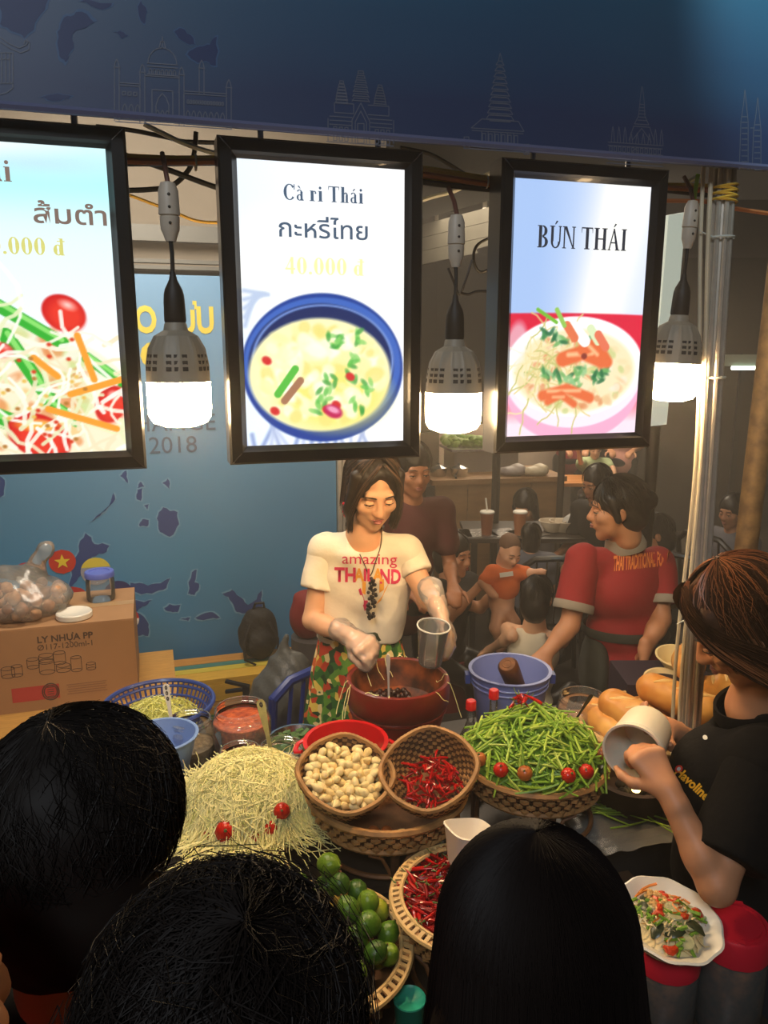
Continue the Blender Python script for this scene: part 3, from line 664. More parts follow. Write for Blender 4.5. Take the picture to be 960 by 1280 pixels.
def curry_bowl(c, rng):
    c.fill(lambda X, Y: np.stack([236 + 19 * np.clip(X * 1.5, 0, 1), 246 + 9 * np.clip(X * 1.5, 0, 1), 255 + 0 * X], -1))
    c.disc(0.5, 0.62, 0.7, 0.3, (255, 255, 250), soft=0.3)
    for i in range(16): c.line([(0.05 * i, AR), (0.05 * i + rng.uniform(-.1, .1), 1.36 + rng.uniform(0, .2))], 0.012, rng.choice([(150, 170, 215), (200, 212, 238), (176, 190, 224)]), soft=0.02)
    for i in range(5): c.line([(0.02, 0.72 + i * .05), (0.16 - i * 0.02, 0.74)], 0.012, (190, 206, 232), soft=0.02)
    c.disc(0.49, 1.17, 0.50, 0.445, (34, 66, 150)); c.disc(0.49, 1.15, 0.485, 0.40, (64, 104, 190)); c.disc(0.48, 1.155, 0.45, 0.37, (28, 44, 96)); c.disc(0.49, 1.13, 0.44, 0.34, (120, 150, 214), ring=0.965)
    c.disc(0.47, 1.21, 0.44, 0.34, (250, 244, 190), soft=0.02); c.disc(0.56, 1.34, 0.32, 0.2, (250, 232, 110), soft=0.12, amt=.8)
    for _ in range(150):
        a = rng.uniform(0, 6.28); r = rng.uniform(0, 1) ** .5; c.disc(0.47 + 0.39 * r * math.cos(a), 1.2 + 0.29 * r * math.sin(a), rng.uniform(.02, .065), rng.uniform(.015, .05), rng.choice([(255, 250, 214), (248, 240, 170), (252, 246, 196), (240, 226, 130), (255, 254, 236)]), rng.uniform(0, 3), 0.02, amt=.75)
    c.line([(0.2, 1.32), (0.31, 1.17)], 0.022, (92, 190, 70)); c.line([(0.24, 1.36), (0.34, 1.24)], 0.022, (170, 120, 90))
    for cx, cy in ((0.57, 1.02), (0.7, 0.98), (0.66, 1.2), (0.52, 1.26), (0.45, 1.4), (0.7, 1.4), (0.78, 1.28), (0.55, 0.98), (0.68, 1.12), (0.48, 1.34)):
        for _ in range(5): c.disc(cx + rng.uniform(-.04, .04), cy + rng.uniform(-.04, .04), .03, .014, rng.choice([(96, 190, 80), (140, 210, 110), (70, 160, 70)]), rng.uniform(0, 3), 0.01, amt=.8)
    for cx, cy in ((0.14, 1.12), (0.65, 1.22), (0.18, 1.42), (0.5, 1.42), (0.56, 1.39)): c.disc(cx, cy, .03, .024, (214, 52, 52), 0.5, .012)
    c.disc(0.54, 1.43, .06, .04, (196, 40, 90), 0.4, .014); c.disc(0.54, 1.42, .04, .018, (240, 160, 190), 0.4, .014)
def noodle_bowl(c, rng):
    def f(X, Y):
        g = np.exp(-((X - 0.2 * (0.9 - Y) - 0.62) / 0.22) ** 2); b = np.clip((X - 0.2), 0, 1)
        return np.stack([168 + 60 * b + 70 * g, 196 + 40 * b + 45 * g, 240 + 15 * b], -1)
    c.fill(f)
    c.disc(0.5, 1.30, 3, 0.48, (222, 36, 66)); 
    c.a[c.Y < 0.815] = f(c.X, c.Y)[c.Y < 0.815]
    m = (c.Y > 1.4); c.blend(np.clip((c.Y - 1.3) / 0.25, 0, 1) * (c.Y > 1.2), (250, 228, 240))
    c.disc(0.5, 1.28, 0.52, 0.40, (246, 176, 208)); c.disc(0.5, 1.22, 0.52, 0.36, (255, 236, 246)); c.disc(0.5, 1.17, 0.52, 0.33, (255, 255, 255)); c.disc(0.5, 1.20, 0.46, 0.28, (248, 232, 190), soft=.03)
    for _ in range(120):
        a = rng.uniform(0, 6.28); r = rng.uniform(0, 1) ** .5; c.disc(0.5 + .42 * r * math.cos(a), 1.22 + .25 * r * math.sin(a), rng.uniform(.015, .05), rng.uniform(.01, .035), rng.choice([(236, 200, 150), (240, 220, 170), (222, 140, 90), (196, 206, 130), (250, 236, 214)]), rng.uniform(0, 3), .015, amt=.7)
    for _ in range(60): c.curl(rng, rng.uniform(.08, .5), rng.uniform(1.0, 1.4), .25, .005, rng.choice([(226, 208, 140), (240, 226, 170), (200, 196, 120)]))
    for cx, cy in ((.3, 1.22), (.42, 1.24), (.55, 1.2), (.68, 1.24), (.48, 1.28), (.36, 1.0), (.62, 1.02), (.7, 1.2), (.3, .95)):
        for _ in range(7): c.disc(cx + rng.uniform(-.05, .05), cy + rng.uniform(-.03, .03), .034, .013, rng.choice([(64, 140, 84), (110, 176, 100), (40, 110, 70), (150, 200, 140)]), rng.uniform(0, 3), .01, amt=.85)
    for ax, ay, bx, by, w in ((.40, 1.12, .70, 1.13, .05), (.55, 1.06, .74, 1.14, .04), (.26, 1.36, .62, 1.38, .035), (.3, 1.4, .5, 1.42, .025)): c.line([(ax, ay), ((ax + bx) / 2, ay - .045), (bx, by)], w, (232, 112, 66), soft=.02); c.line([(ax + .04, ay - .03), (bx - .08, by - .05)], w * .3, (252, 190, 140), soft=.02)
    c.disc(.56, 1.1, .022, .02, (140, 60, 50), 0, .01); c.line([(.46, .9), (.56, 1.0)], .04, (255, 255, 250)); c.line([(.6, .92), (.66, 1.0)], .03, (222, 236, 190)); c.line([(.42, .9), (.48, .98)], .03, (230, 120, 80)); c.line([(.66, .96), (.72, 1.04)], .03, (232, 120, 90))
    c.line([(.2, .8), (.34, .88)], .012, (120, 190, 60)); c.line([(.34, .8), (.40, .9)], .016, (150, 200, 90))
    c.disc(.06, 1.02, .07, .14, (240, 244, 250), .1, .03, amt=.6)
rg = random.Random(3)
s_l = Canvas(168, 276, AR); veg_salad(s_l, rg); s_m = Canvas(168, 276, AR); curry_bowl(s_m, rg); s_r = Canvas(168, 276, AR); noodle_bowl(s_r, rg)
t1 = menu_screen('leftmost lit menu screen, papaya salad with tomatoes, cut by the photo edge', -0.708, s_l)
serif_text('lettering', 'Thái', 0.038, M_tbrown, t1, scr(t1, 0.255, 0.085), False); lettering('lettering', 'ส้มตำ', 0.066, M_tbrown, t1, scr(t1, 0.80, 0.215), 'Thai', bold=0.0006, sx=1.3)
serif_text('lettering', '40.000 đ', 0.030, M_tgold, t1, scr(t1, 0.32, 0.315), False, sx=1.15)
t2 = menu_screen('middle lit menu screen picturing a yellow curry in a blue bowl', -0.127, s_m)
serif_text('lettering', 'Cà ri Thái', 0.030, M_tblue, t2, scr(t2, 0.5, 0.10)); lettering('lettering', 'กะหรี่ไทย', 0.070, M_tblue, t2, scr(t2, 0.5, 0.225), 'Thai', bold=0.0003, sx=1.12)
serif_text('lettering', '40.000 đ', 0.033, M_tpale, t2, scr(t2, 0.5, 0.35), sx=1.15)
t3 = menu_screen('right-hand lit menu screen picturing noodle soup in a pink white bowl', 0.466, s_r)
serif_text('lettering', 'BÚN THÁI', 0.047, M_tgrey, t3, scr(t3, 0.5, 0.21), sx=0.82)

# ------------------------------------------------------------------ hanging LED bulbs with their plugs, cords and the cable bundle
M_bulb = mat('lit_diffuser', (255, 214, 158), 0.4, emit=BULB_POWER)
M_house = mat('bulb_housing', (158, 148, 130), 0.5, var=0.08)
M_slot = mat('vent_dark', (60, 54, 48), 0.7); M_rubber = mat('black_rubber', (34, 32, 30), 0.55)
def led_bulb(label, u, zb, v=0.025, plug=True, lean=0.0, r=0.0635):
    t = thing('led_bulb', label, 'lamp', stall(u, v, zb), (0, lean, TH), group=None)
    prof = [(0.0, 0.0), (r * .5, 0.002), (r * .85, 0.010), (r * .97, 0.022), (r, 0.04), (r, 0.092)]
    MB().lathe(prof, 40).build('diffuser', M_bulb, t)
    MB().lathe([(r, 0.092), (r * .99, 0.094), (r * .95, 0.125), (r * .86, 0.158), (r * .66, 0.182), (r * .38, 0.193), (r * .34, 0.205), (0.018, 0.212)], 96, rmod=lambda a, z: 1 + (0.035 if (int(a / 2 / math.pi * 48) % 4 == 0) else 0) * (z > .095) * (z < .19)).build('finned_housing', M_house, t, ang=25)
    s = MB()
    for row in range(3):
        for k in range(24):
            if k % 4 == 3: continue
            a = 2 * math.pi * k / 24 + .2; z = 0.118 + row * 0.012; rr = r * (.962 - .035 * row) - .0005; s.box((rr * math.cos(a), rr * math.sin(a), z), (0.003, 0.0105, 0.008), rotz(a))
    s.build('vent_slots', M_slot, t, smooth=False)['kind'] = 'stuff'
    MB().lathe([(0.019, 0.205), (0.0215, 0.212), (0.0205, 0.25), (0.0195, 0.262), (0.017, 0.272), (0.008, 0.29), (0.005, 0.305)], 24).build('lamp_holder', M_rubber, t)
    MB().tube([(0, 0, 0.29), (0.001, 0, 0.34), (-0.001, 0, 0.375 if plug else 0.5)], 0.0042, 8).build('cord', M_rubber, t)
    if plug:
        p = MB(); p.lathe([(0.010, 0.362), (0.013, 0.372), (0.018, 0.384), (0.019, 0.408), (0.0165, 0.409)], 16, rmod=lambda a, z: 1 - .25 * abs(math.sin(a)))
        p.build('plug', M_cream, t)
        p = MB(); p.lathe([(0.0165, 0.409), (0.0205, 0.411), (0.019, 0.456), (0.0135, 0.47), (0.006, 0.472)], 16, rmod=lambda a, z: 1 - .25 * abs(math.sin(a))); p.build('socket_connector', M_cream, t)
        p = MB()
        for z in (0.395, 0.424, 0.447): p.ell((0, -0.0145, z), (0.003, 0.003, 0.003), 8, 6)
        p.build('screw', M_slot, t)['kind'] = 'stuff'
        MB().tube([(0, 0, 0.47), (-0.003, 0.01, 0.50), (-0.006, 0.035, 0.53)], 0.005, 8).build('lead', mat('lead_brown', (96, 56, 44), 0.5), t)
    return t
led_bulb('lit LED bulb hanging between the left and middle menu screens', -0.428, 1.893)
led_bulb('lit LED bulb hanging between the middle and right menu screens', 0.172, 1.862)
led_bulb('lit LED bulb hanging between the right menu screen and the aluminium post', 0.748, 1.922, lean=0.05)
M_cy = mat('cable_yellow', (226, 184, 70), 0.5); M_co = mat('cable_orange', (176, 104, 58), 0.5); M_cb = mat('cable_black', (26, 26, 28), 0.5); M_cw = mat('cable_white', (206, 210, 200), 0.5)
def cable(name, label, pts, r, m, cat='cable', group=None, sub=6):
    P = [Vector(p) for p in pts]; out = []
    for i in range(len(P) - 1):
        p0 = P[max(i - 1, 0)]; p1 = P[i]; p2 = P[i + 1]; p3 = P[min(i + 2, len(P) - 1)]
        for k in range(sub):
            t = k / sub; out.append(0.5 * ((2 * p1) + (p2 - p0) * t + (2 * p0 - 5 * p1 + 4 * p2 - p3) * t * t + (3 * p1 - p0 - 3 * p2 + p3) * t ** 3))
    out.append(P[-1]); o = MB().tube(out, r, 6).build(name, m)
    if label: tag(o, label, cat, group)
    return o
bun = thing('cable_bundle', 'taped bundle of yellow and brown cables strung along behind the screens', 'cable', stall(-0.9, 0.075, 2.40), TH)
for k, (dz, dy, m) in enumerate(((0.007, 0, M_cy), (-0.003, -0.006, M_co), (0.0, 0.006, M_cy), (-0.010, 0.0, M_cb), (-0.006, 0.006, M_co))):
    o = cable('cable', None, [(-0.3 + .19 * i, dy, dz + 0.02 + 0.012 * math.sin(i * 1.3 + k * .3)) for i in range(12)], 0.0065, m); o.parent = bun
for i in range(9):
    q = MB(); x = -0.1 + i * .21; z = 0.02 + .012 * math.sin((x + .3) / .19 * 1.3)
    q.lathe([(0.0155, -0.002), (0.0165, 0), (0.0155, 0.002)], 14, M=Matrix.Translation((x, 0, z)) @ Matrix.Rotation(R(90), 4, 'Y')); q.build('cable_tie', M_cw, bun)
def sp(px, py, v): u, z = inward(px, py, v); return stall(u, v, z)
cable('power_cable', 'black cable sagging from upper left behind the left bulb connector', [sp(120, 180, .2), sp(165, 197, .2), sp(215, 214, .2), sp(270, 234, .2), sp(320, 246, .2)], 0.006, M_cb)
cable('power_cable', 'short black cable curving behind the left bulb connector', [sp(245, 165, .25), sp(243, 190, .25), sp(236, 212, .25), sp(215, 232, .25), sp(185, 237, .25), sp(150, 238, .25)], 0.0055, M_cb)
cable('power_cable', 'thin white cable slanting down across the gap left of middle screen', [sp(180, 155, .12), sp(200, 165, .12), sp(240, 183, .12), sp(300, 200, .12)], 0.005, M_cw)
cable('power_cable', 'thin yellow wire crossing behind the left bulb connector', [sp(150, 240, .4), sp(170, 247, .4), sp(215, 264, .4), sp(250, 277, .4), sp(300, 278, .4)], 0.004, M_cy)
cable('power_cable', 'black cable running just under the banner above the left bulb', [sp(120, 158, .3), sp(165, 163, .3), sp(210, 172, .3), sp(232, 177, .3), sp(300, 179, .3)], 0.005, M_cb)
cable('power_cable', 'black cable drooping across the top of the gap above the middle bulb', [sp(500, 185, .25), sp(535, 192, .25), sp(560, 205, .25), sp(600, 228, .25), sp(660, 250, .25)], 0.005, M_cb)
cable('power_cable', 'black cable looping behind the cord of the middle bulb', [sp(630, 290, .3), sp(598, 305, .3), sp(592, 325, .3), sp(600, 340, .3), sp(618, 333, .3), sp(640, 322, .3)], 0.004, M_cb)
cable('power_cable', 'thin dark wire hanging in a V behind the middle bulb', [sp(560, 335, .2), sp(566, 350, .2), sp(574, 368, .2), sp(582, 350, .2), sp(590, 325, .2)], 0.003, M_cb)
cable('power_cable', 'dark wire with inline switch right of the middle bulb cord', [sp(575, 366, .15), sp(585, 368, .15), sp(600, 364, .15), sp(640, 367, .15)], 0.0035, M_cb)
cable('power_cable', 'white cable slanting up to the right above the middle bulb', [sp(500, 262, .5), sp(535, 248, .5), sp(570, 238, .5), sp(600, 222, .5), sp(650, 200, .5)], 0.006, M_cw)
cable('power_cable', 'orange cable running off to the right from the aluminium post', [sp(830, 251, .03), sp(880, 252, .03), sp(905, 258, .03), sp(940, 264, .03), sp(1000, 272, .05)], 0.005, M_co)
cable('power_cable', 'white cable curling under the banner right of the right-hand screen', [sp(825, 240, .1), sp(848, 234, .1), sp(862, 226, .1), sp(880, 217, .1)], 0.006, M_cw)
q = MB(); w = [sp(866, 218, .04), sp(870, 222, .04), sp(868, 252, .04), sp(864, 254, .04)]; q.prism([(0, 0), (0.012, 0), (0.018, 0.065), (0.008, 0.066)], -0.001, 0.001, M=Matrix.Translation(w[3]) @ Matrix.Rotation(TH, 4, 'Z') @ Matrix.Rotation(R(90), 4, 'X'))
tag(q.build('ribbon', mat('lime_ribbon', (150, 214, 50), 0.5), smooth=False), 'lime green tie strip hanging under the banner beside the post', 'ribbon')

# ------------------------------------------------------------------ posts on the right
pa = at(904, 205, 1.93); pb = Vector((pa.x + 0.045, 1.925, 0.85))
post = thing('display_post', 'ribbed aluminium exhibition post at the right end of the stall', 'post', pb)
d = pa - pb + Vector((0, 0, 0.2)); h = d.length; Mz = Vector((0, 0, 1)).rotation_difference(d).to_matrix()
o2 = []
for k in range(8):
    a = R(45 * k); c, s_ = math.cos(a), math.sin(a)
    for da, rr in ((-13, 0.025), (-6, 0.027), (6, 0.027), (13, 0.025), (14, 0.017), (31, 0.017)):
        b = a + R(da); o2.append((rr * math.cos(b), rr * math.sin(b)))
q = MB(); q.prism(o2, 0, h, M=Mz.to_4x4()); q.build('post_profile', M_alu, post, smooth=False)
def onpost(t): return d * t
for dx, dy, rr, lab in ((-0.034, -0.012, 0.0055, 1), (-0.045, 0.0, 0.005, 0)):
    q = MB(); q.tube([onpost(t) + Vector((dx * (1 + .25 * math.sin(t * 9)), dy - .014, 0)) for t in [i / 24 for i in range(25)]], rr, 8); o = q.build('white_wire', mat('white_wire', (214, 200, 170), 0.45), post)
for t in (0.28, 0.62, 0.80, 0.885):
    q = MB(); q.lathe([(0.031, -0.003), (0.033, 0), (0.031, 0.003)], 20, M=Matrix.Translation(onpost(t)) @ Mz.to_4x4()); q.tube([onpost(t) + Vector((-0.03, -0.02, 0)), onpost(t) + Vector((-0.065, -0.03, 0.012 if t > .7 else -.012))], [0.003, 0.001], 6); q.build('cable_tie', M_cw, post)
q = MB()
for k in range(6): q.lathe([(0.031, -0.003), (0.034, 0), (0.031, 0.003)], 20, M=Matrix.Translation(onpost(0.845 + k * .0035)) @ Matrix.Rotation(R(7 * (-1) ** k), 4, 'Y'))
q.build('yellow_binding', M_cy, post)
p1 = at(947, 560, 2.75); q = MB(); q.tube([(p1.x - .03, 2.75, 0), (p1.x + .03, 2.75, 3.2)], 0.04, 20)
tag(q.build('market_post', mat('rusty_post', (148, 116, 74), 0.6, metal=0.3, var=0.35, vscale=22, col2=(110, 84, 56))), 'weathered brown round post at the right edge behind the aluminium post', 'post')
# ------------------------------------------------------------------ counters
M_ctop = mat('counter_top', (58, 48, 40), 0.3, var=0.3, vscale=14)
M_cloth = mat('black_cloth', (24, 21, 20), 0.85, bump=0.3, bscale=14)
M_wood = mat('dark_wood', (84, 54, 34), 0.5, var=0.35, vscale=18, stretch=(1, 1, 8))
M_ply = mat('ochre_board', (190, 142, 70), 0.6, var=0.18, vscale=14, stretch=(1, 6, 6))
def counter(name, label, u0, u1, v0, v1, z, top, skirt):
    t = thing(name, label, 'table', stall((u0 + u1) / 2, (v0 + v1) / 2, 0), TH); w, d = u1 - u0, v1 - v0
    MB().box((0, 0, z - 0.012), (w, d, 0.024)).build('tabletop', top, t, smooth=False)
    q = MB(); n = 90; vs = []; fs = []
    for i in range(n + 1):
        x = -w / 2 + 0.01 + (w - 0.02) * i / n; yy = -d / 2 + 0.012 + 0.006 * math.sin(i * 1.1) + .003 * math.sin(i * 2.7)
        vs += [(x, -d / 2 + 0.012, z - 0.02), (x, yy, z * .5), (x, yy - .01, 0.02)]
    for i in range(n):
        for k in (0, 1): a = i * 3 + k; fs.append((a, a + 1, a + 4, a + 3))
    q.add(vs, fs); q.build('table_skirt', skirt, t)
    for sx in (-1, 1):
        for sy in (-1, 1): MB().box((sx * (w / 2 - .05), sy * (d / 2 - .06), (z - .024) / 2), (.035, .035, z - .024)).build('leg', M_black, t, smooth=False)
    return t
CZ, LZ = 0.85, 0.76
counter('food_counter', 'dark stall counter carrying the mortar, the bean tray and the sauce jars', -1.25, 1.40, -0.13, 0.56, CZ, M_ctop, M_cloth)
counter('front_table', 'low dark table in front of the counter holding limes, chilies and salad', -0.75, 0.60, -0.74, -0.15, LZ, M_ctop, M_cloth)
counter('side_table', 'ochre topped table at the left under the printed cardboard box', -1.75, -0.45, 0.585, 1.72, 0.75, M_ply, M_cloth)

# ------------------------------------------------------------------ rattan
M_rat = mat('rattan', (182, 134, 80), 0.55, var=0.4, vscale=26)
M_ratd = mat('rattan_dark', (136, 88, 48), 0.55, var=0.45, vscale=22)
M_ratp = mat('rattan_pale', (222, 184, 122), 0.5, var=0.2, vscale=30)
M_ratk = mat('rattan_shade_and_pattern', (84, 52, 28), 0.6, var=0.3, vscale=30)  # painted gap shade in the trays, dark weave pattern in the coil baskets
M_slit = mat('rattan_gap_shade', (60, 36, 20), 0.8)
def ring(q, r, z, tr, n=72, k=5, wob=0.0, freq=0, ph=0.0, bead=0.0, rmod=None, m=0, two=None):
    pts = []; rs = []
    for i in range(n):
        t = 2 * math.pi * i / n; rr = (r + wob * math.sin(freq * t + ph)) * (rmod(t) if rmod else 1)
        pts.append((rr * math.cos(t), rr * math.sin(t), z)); rs.append(tr * (1 + bead * (i % 2)))
    q.tube(pts, rs, k, closed=True, m=m)
    if two: q.m[-n * k:] = [two(i // k) for i in range(n * k)]
def rattan_tray(label, loc, r, wall, legh, flare=0.9, group=None, rim='wrapped', rot=0.0):
    t = thing('rattan_tray', label, 'tray', loc, rot, group); z0 = legh
    q = MB(); rows = max(3, int(wall / 0.0125))
    for i in range(rows):
        z = z0 + 0.008 + (wall - 0.014) * i / (rows - 1); rr = r * (flare + (1 - flare) * (z - z0) / wall)
        ring(q, rr, z, 0.0060, 144, 5, 0.0055, 36, math.pi * (i % 2), two=lambda s_, i=i: 0 if math.sin(2 * math.pi * 36 * (s_ + .5) / 144 + math.pi * (i % 2)) > -.2 else 1)  # inward bends coloured dark: shade of the weave's gaps painted in
    q.build('woven_wall', [M_rat, M_ratk], t)['kind'] = 'stuff'
    q = MB()
    for i in range(72):
        a = 2 * math.pi * i / 72; q.tube([(r * flare * math.cos(a), r * flare * math.sin(a), z0), (r * math.cos(a), r * math.sin(a), z0 + wall)], 0.0032, 4)
    q.build('stakes', M_ratd, t)['kind'] = 'stuff'
    q = MB(); q.lathe([(0.001, z0 + 0.004), (r * flare, z0 + 0.004), (r * flare, z0 - 0.004), (0.001, z0 - 0.004)], 40); q.build('tray_bottom', M_ratd, t, smooth=False)
    if rim == 'wrapped':
        q = MB(); ring(q, r + .002, z0 + wall, 0.0085, 150, 6, bead=0.10); ring(q, r * flare + .003, z0 + .002, 0.007, 150, 6, bead=.1); q.build('rim', M_rat, t)
    else:                                                  # open-work rim: two pale hoops bridged by short wraps
        q = MB(); ring(q, r + .012, z0 + wall - .004, 0.0052, 90, 6); ring(q, r - .008, z0 + wall + .002, 0.0048, 90, 6); q.build('rim', M_ratp, t)
        q = MB(); q.lathe([(r - .008, z0 + wall - .002), (r + .012, z0 + wall - .008)], 60); q.build('rim_gap_shade', M_slit, t)  # dark band paints the shade in the open rim's gaps
        q = MB()
        for i in range(64):
            a = 2 * math.pi * i / 64; ca, sa = math.cos(a), math.sin(a); q.box(((r + .002) * ca, (r + .002) * sa, z0 + wall), (0.020, 0.0085, 0.005), Matrix.Rotation(a, 3, 'Z') @ Matrix.Rotation(R(16), 3, 'Y'))
        q.build('rim_wraps', M_ratp, t, smooth=False)['kind'] = 'stuff'
    for k in range(4):
        a = R(90 * k + (-90 if rim == 'wrapped' else -45)) + 0.12; ca, sa = math.cos(a), math.sin(a); rl = r * flare * .93
        q = MB(); q.tube([(rl * ca, rl * sa, z0 + .002), (rl * 1.0 * ca, rl * 1.0 * sa, 0)], 0.011, 8); q.build('leg', M_wood, t)
        if legh > 0.06:
            for s in (-1, 1):
                q = MB(); q.tube([(rl * ca - s * sa * x, rl * sa + s * ca * x, z0 - y) for x, y in ((.008, legh * .75), (.016, .05), (.03, .022), (.06, .01))], 0.0045, 6); q.build('brace', M_ratd, t)
    if legh > 0.06:
        q = MB(); ring(q, r * flare * .93, .02, .006, 60, 6); q.build('foot_hoop', M_ratd, t)
    return t
def coil_basket(label, loc, rot, r, depth, rows, group=None, corner=0.06, col=None):
    t = thing('coil_basket', label, 'basket', loc, rot, group); q = MB()
    rm = lambda a: 1 + corner * abs(math.cos(2 * a)) ** 4 - corner * .35
    for i in range(rows):
        f = i / (rows - 1); z = depth * f ** 1.25; rr = r * (0.52 + 0.48 * math.sin(f * 1.5)); ring(q, rr, z, depth / rows * .54 + .001, 108, 5, bead=.4, rmod=rm, two=lambda s_, i=i: (s_ // 2 + i) % 2)
    q.build('coiled_wall', col or [M_rat, M_ratk], t)['kind'] = 'stuff'
    q = MB(); ring(q, r + .002, depth + .004, .0062, 140, 6, bead=.2, rmod=rm); q.build('rim', M_rat, t)
    q = MB(); q.lathe([(.001, .002), (r * .54, .002), (r * .54, -.004), (.001, -.004)], 32); q.build('basket_bottom', M_ratd, t, smooth=False)
    return t

# ------------------------------------------------------------------ heaps
def pile(n, rad, rmax, base, rng, squeeze=0.93, tries=14):
    """drop n balls one by one, each to the lowest free spot found; base(d) = height of the ground at distance d from the axis"""
    out = []
    for _ in range(n):
        best = None
        for _ in range(tries):
            a = rng.uniform(0, 2 * math.pi); d = rmax * math.sqrt(rng.random()); x, y = d * math.cos(a), d * math.sin(a); rr = rad * rng.uniform(.88, 1.1)
            z = base(d) + rr
            for (px, py, pz, pr) in out:
                h2 = (x - px) ** 2 + (y - py) ** 2; s = (rr + pr) * squeeze
                if h2 < s * s: z = max(z, pz + math.sqrt(s * s - h2))
            k = z + 0.25 * d * 0
            if best is None or k < best[0]: best = (k, x, y, z, rr)
        out.append((best[1], best[2], best[3], best[4]))
    return out
def rod_mesh(name, L, r, material, bend=0.1, taper=0.6, seg=5, n=6, tipc=None):
    q = MB(); pts = []; rs = []
    for i in range(seg + 1):
        t = i / seg - .5; pts.append((t * L, bend * L * (t * t - .08), 0)); rs.append(r * (1 - (1 - taper) * (abs(t) * 2) ** 3))
    q.tube(pts, rs, n); return q.mesh(name, material)
def tangent_rot(nx, ny, az, tilt=0.0, roll=0.0):
    n = Vector((-nx, -ny, 1)).normalized(); x = Vector((math.cos(az), math.sin(az), 0)); x = (x - n * x.dot(n)).normalized(); y = n.cross(x)
    M = Matrix((x, y, n)).transposed(); return (M @ Matrix.Rotation(tilt, 3, 'Y') @ Matrix.Rotation(roll, 3, 'X')).to_euler()
def heap_spots(n, rmax, hfun, rng, power=.5, phi=None):
    for _ in range(n):
        a = rng.uniform(0, 2 * math.pi) if phi is None else rng.uniform(*phi); d = rmax * rng.random() ** power; x, y = d * math.cos(a), d * math.sin(a); e = .004
        yield x, y, hfun(d), (hfun(d + e) - hfun(d - e)) / (2 * e) * (x / max(d, 1e-6)), (hfun(d + e) - hfun(d - e)) / (2 * e) * (y / max(d, 1e-6))

# green bean tray, right of centre
rg = random.Random(11)
bt = Vector((0.385, 1.80, CZ)); rattan_tray('rattan tray on legs heaped with cut green long beans', bt, 0.18, 0.062, 0.112)
q = MB(); q.lathe([(.001, 0), (.172, 0), (.182, .004), (.178, .007), (.168, .003), (.001, .003)], 48)
tag(q.build('steel_plate', M_steel, loc=bt + Vector((0, 0, .168))), 'thin shiny steel plate lining the tray under the long beans', 'plate')
GREENS = [mat('bean_%d' % i, c, 0.42, var=0.18, vscale=60) for i, c in enumerate([(144, 182, 56), (166, 196, 66), (124, 166, 50), (186, 208, 92)])]
beans = [rod_mesh('long_bean', L, .0030, GREENS[i % 4], b, .75) for i, (L, b) in enumerate([(.075, .12), (.06, .05), (.09, .16), (.07, -.1), (.055, .2), (.082, .06)])]
bh = lambda d: .165 + .118 * max(0, 1 - (d / .19) ** 2) ** .8
def bh_(x): return bh(x)
core = MB()
for x, y, z, nx, ny in heap_spots(420, .165, lambda d: bh(d) - .014, rg):
    e = tangent_rot(nx, ny, rg.uniform(0, 6.28), rg.uniform(-.2, .2)).to_matrix(); L = rg.uniform(.03, .045); c = Vector((x, y, z)); core.tube([c - e @ Vector((L, 0, 0)), c + e @ Vector((0, .003, 0)), c + e @ Vector((L, 0, 0))], .003, 5)
core.lathe([(.001, .165 + .1), (.06, .165 + .088), (.11, .165 + .058), (.15, .165 + .022), (.165, .168)], 32)
tag(core.build('long_bean', GREENS[2], loc=bt), 'inner mass of cut green long beans heaped on the rattan tray', 'beans', kind='stuff')
spots = list(heap_spots(300, .184, bh, rg, .52))
for i, (x, y, z, nx, ny) in enumerate(spots):
    inst('long_bean', beans[i % 6], bt + Vector((x, y, z + rg.uniform(-.004, .012))), tangent_rot(nx, ny, rg.uniform(0, 6.28), rg.uniform(-.38, .38)), 'cut green long bean heaped on the rattan tray', 'bean', 'green long beans on the tray', rg.uniform(.85, 1.2))
M_tom = mat('tomato_red', (196, 40, 24), 0.22, var=0.15, vscale=20); M_tomb = mat('tomato_ripe', (176, 96, 44), 0.3, var=0.2, vscale=20); M_stem = mat('stem_green', (88, 110, 50), 0.6)
def tomato_mesh(m):
    q = MB(); q.ell((0, 0, 0), (.0195, .0195, .0175), 18, 12); q.lathe([(.001, .0165), (.003, .0172), (.0022, .021), (.001, .0212)], 8, m=1); return q.mesh('cherry_tomato', [m, M_stem])
tmr, tmb = tomato_mesh(M_tom), tomato_mesh(M_tomb)
TL = 'cherry tomato among the long beans, '
for (x, y, m, lab) in ((-.105, -.128, tmr, 'red one nearest the coiled chili basket'), (-.052, -.152, tmb, 'orange brown one second from the left'), (.050, -.156, tmr, 'red one in the middle of the tray front'), (.098, -.134, tmr, 'red one furthest to the right'), (-.150, -.075, tmb, 'orange brown one at the left rim'), (.158, -.050, tmb, 'small orange one by the right rim')):
    inst('cherry_tomato', m, bt + Vector((x, y, bh(math.hypot(x, y)) + .010)), (rg.uniform(.3, .9), rg.uniform(-.6, .6), 0), TL + lab, 'tomato', None, .95)
M_chil = mat('chili_red', (188, 22, 20), 0.2, var=0.25, vscale=40); M_chid = mat('chili_deep', (142, 14, 16), 0.22, var=0.25, vscale=40)
def chili_mesh(L, r, m, bend):
    q = MB(); pts = []; rs = []
    for i in range(8):
        t = i / 7; pts.append((L * (t - .5), bend * L * (t - .5) ** 2, 0)); rs.append(r * max(.12, math.sin(math.pi * min(1, .28 + .72 * t) ** .9) if t > .1 else .75))
    q.tube(pts, rs, 7); return q.mesh('red_chili', m)
def stem_mesh(L, r):
    q = MB(); q.tube([(-L * .5 + .001, .02 * L, 0), (-L * .5 - .008, .04 * L, .001), (-L * .5 - .018, .08 * L, .005)], [r * .7, r * .32, r * .26], 6); return q.mesh('chili_stem', M_stem)
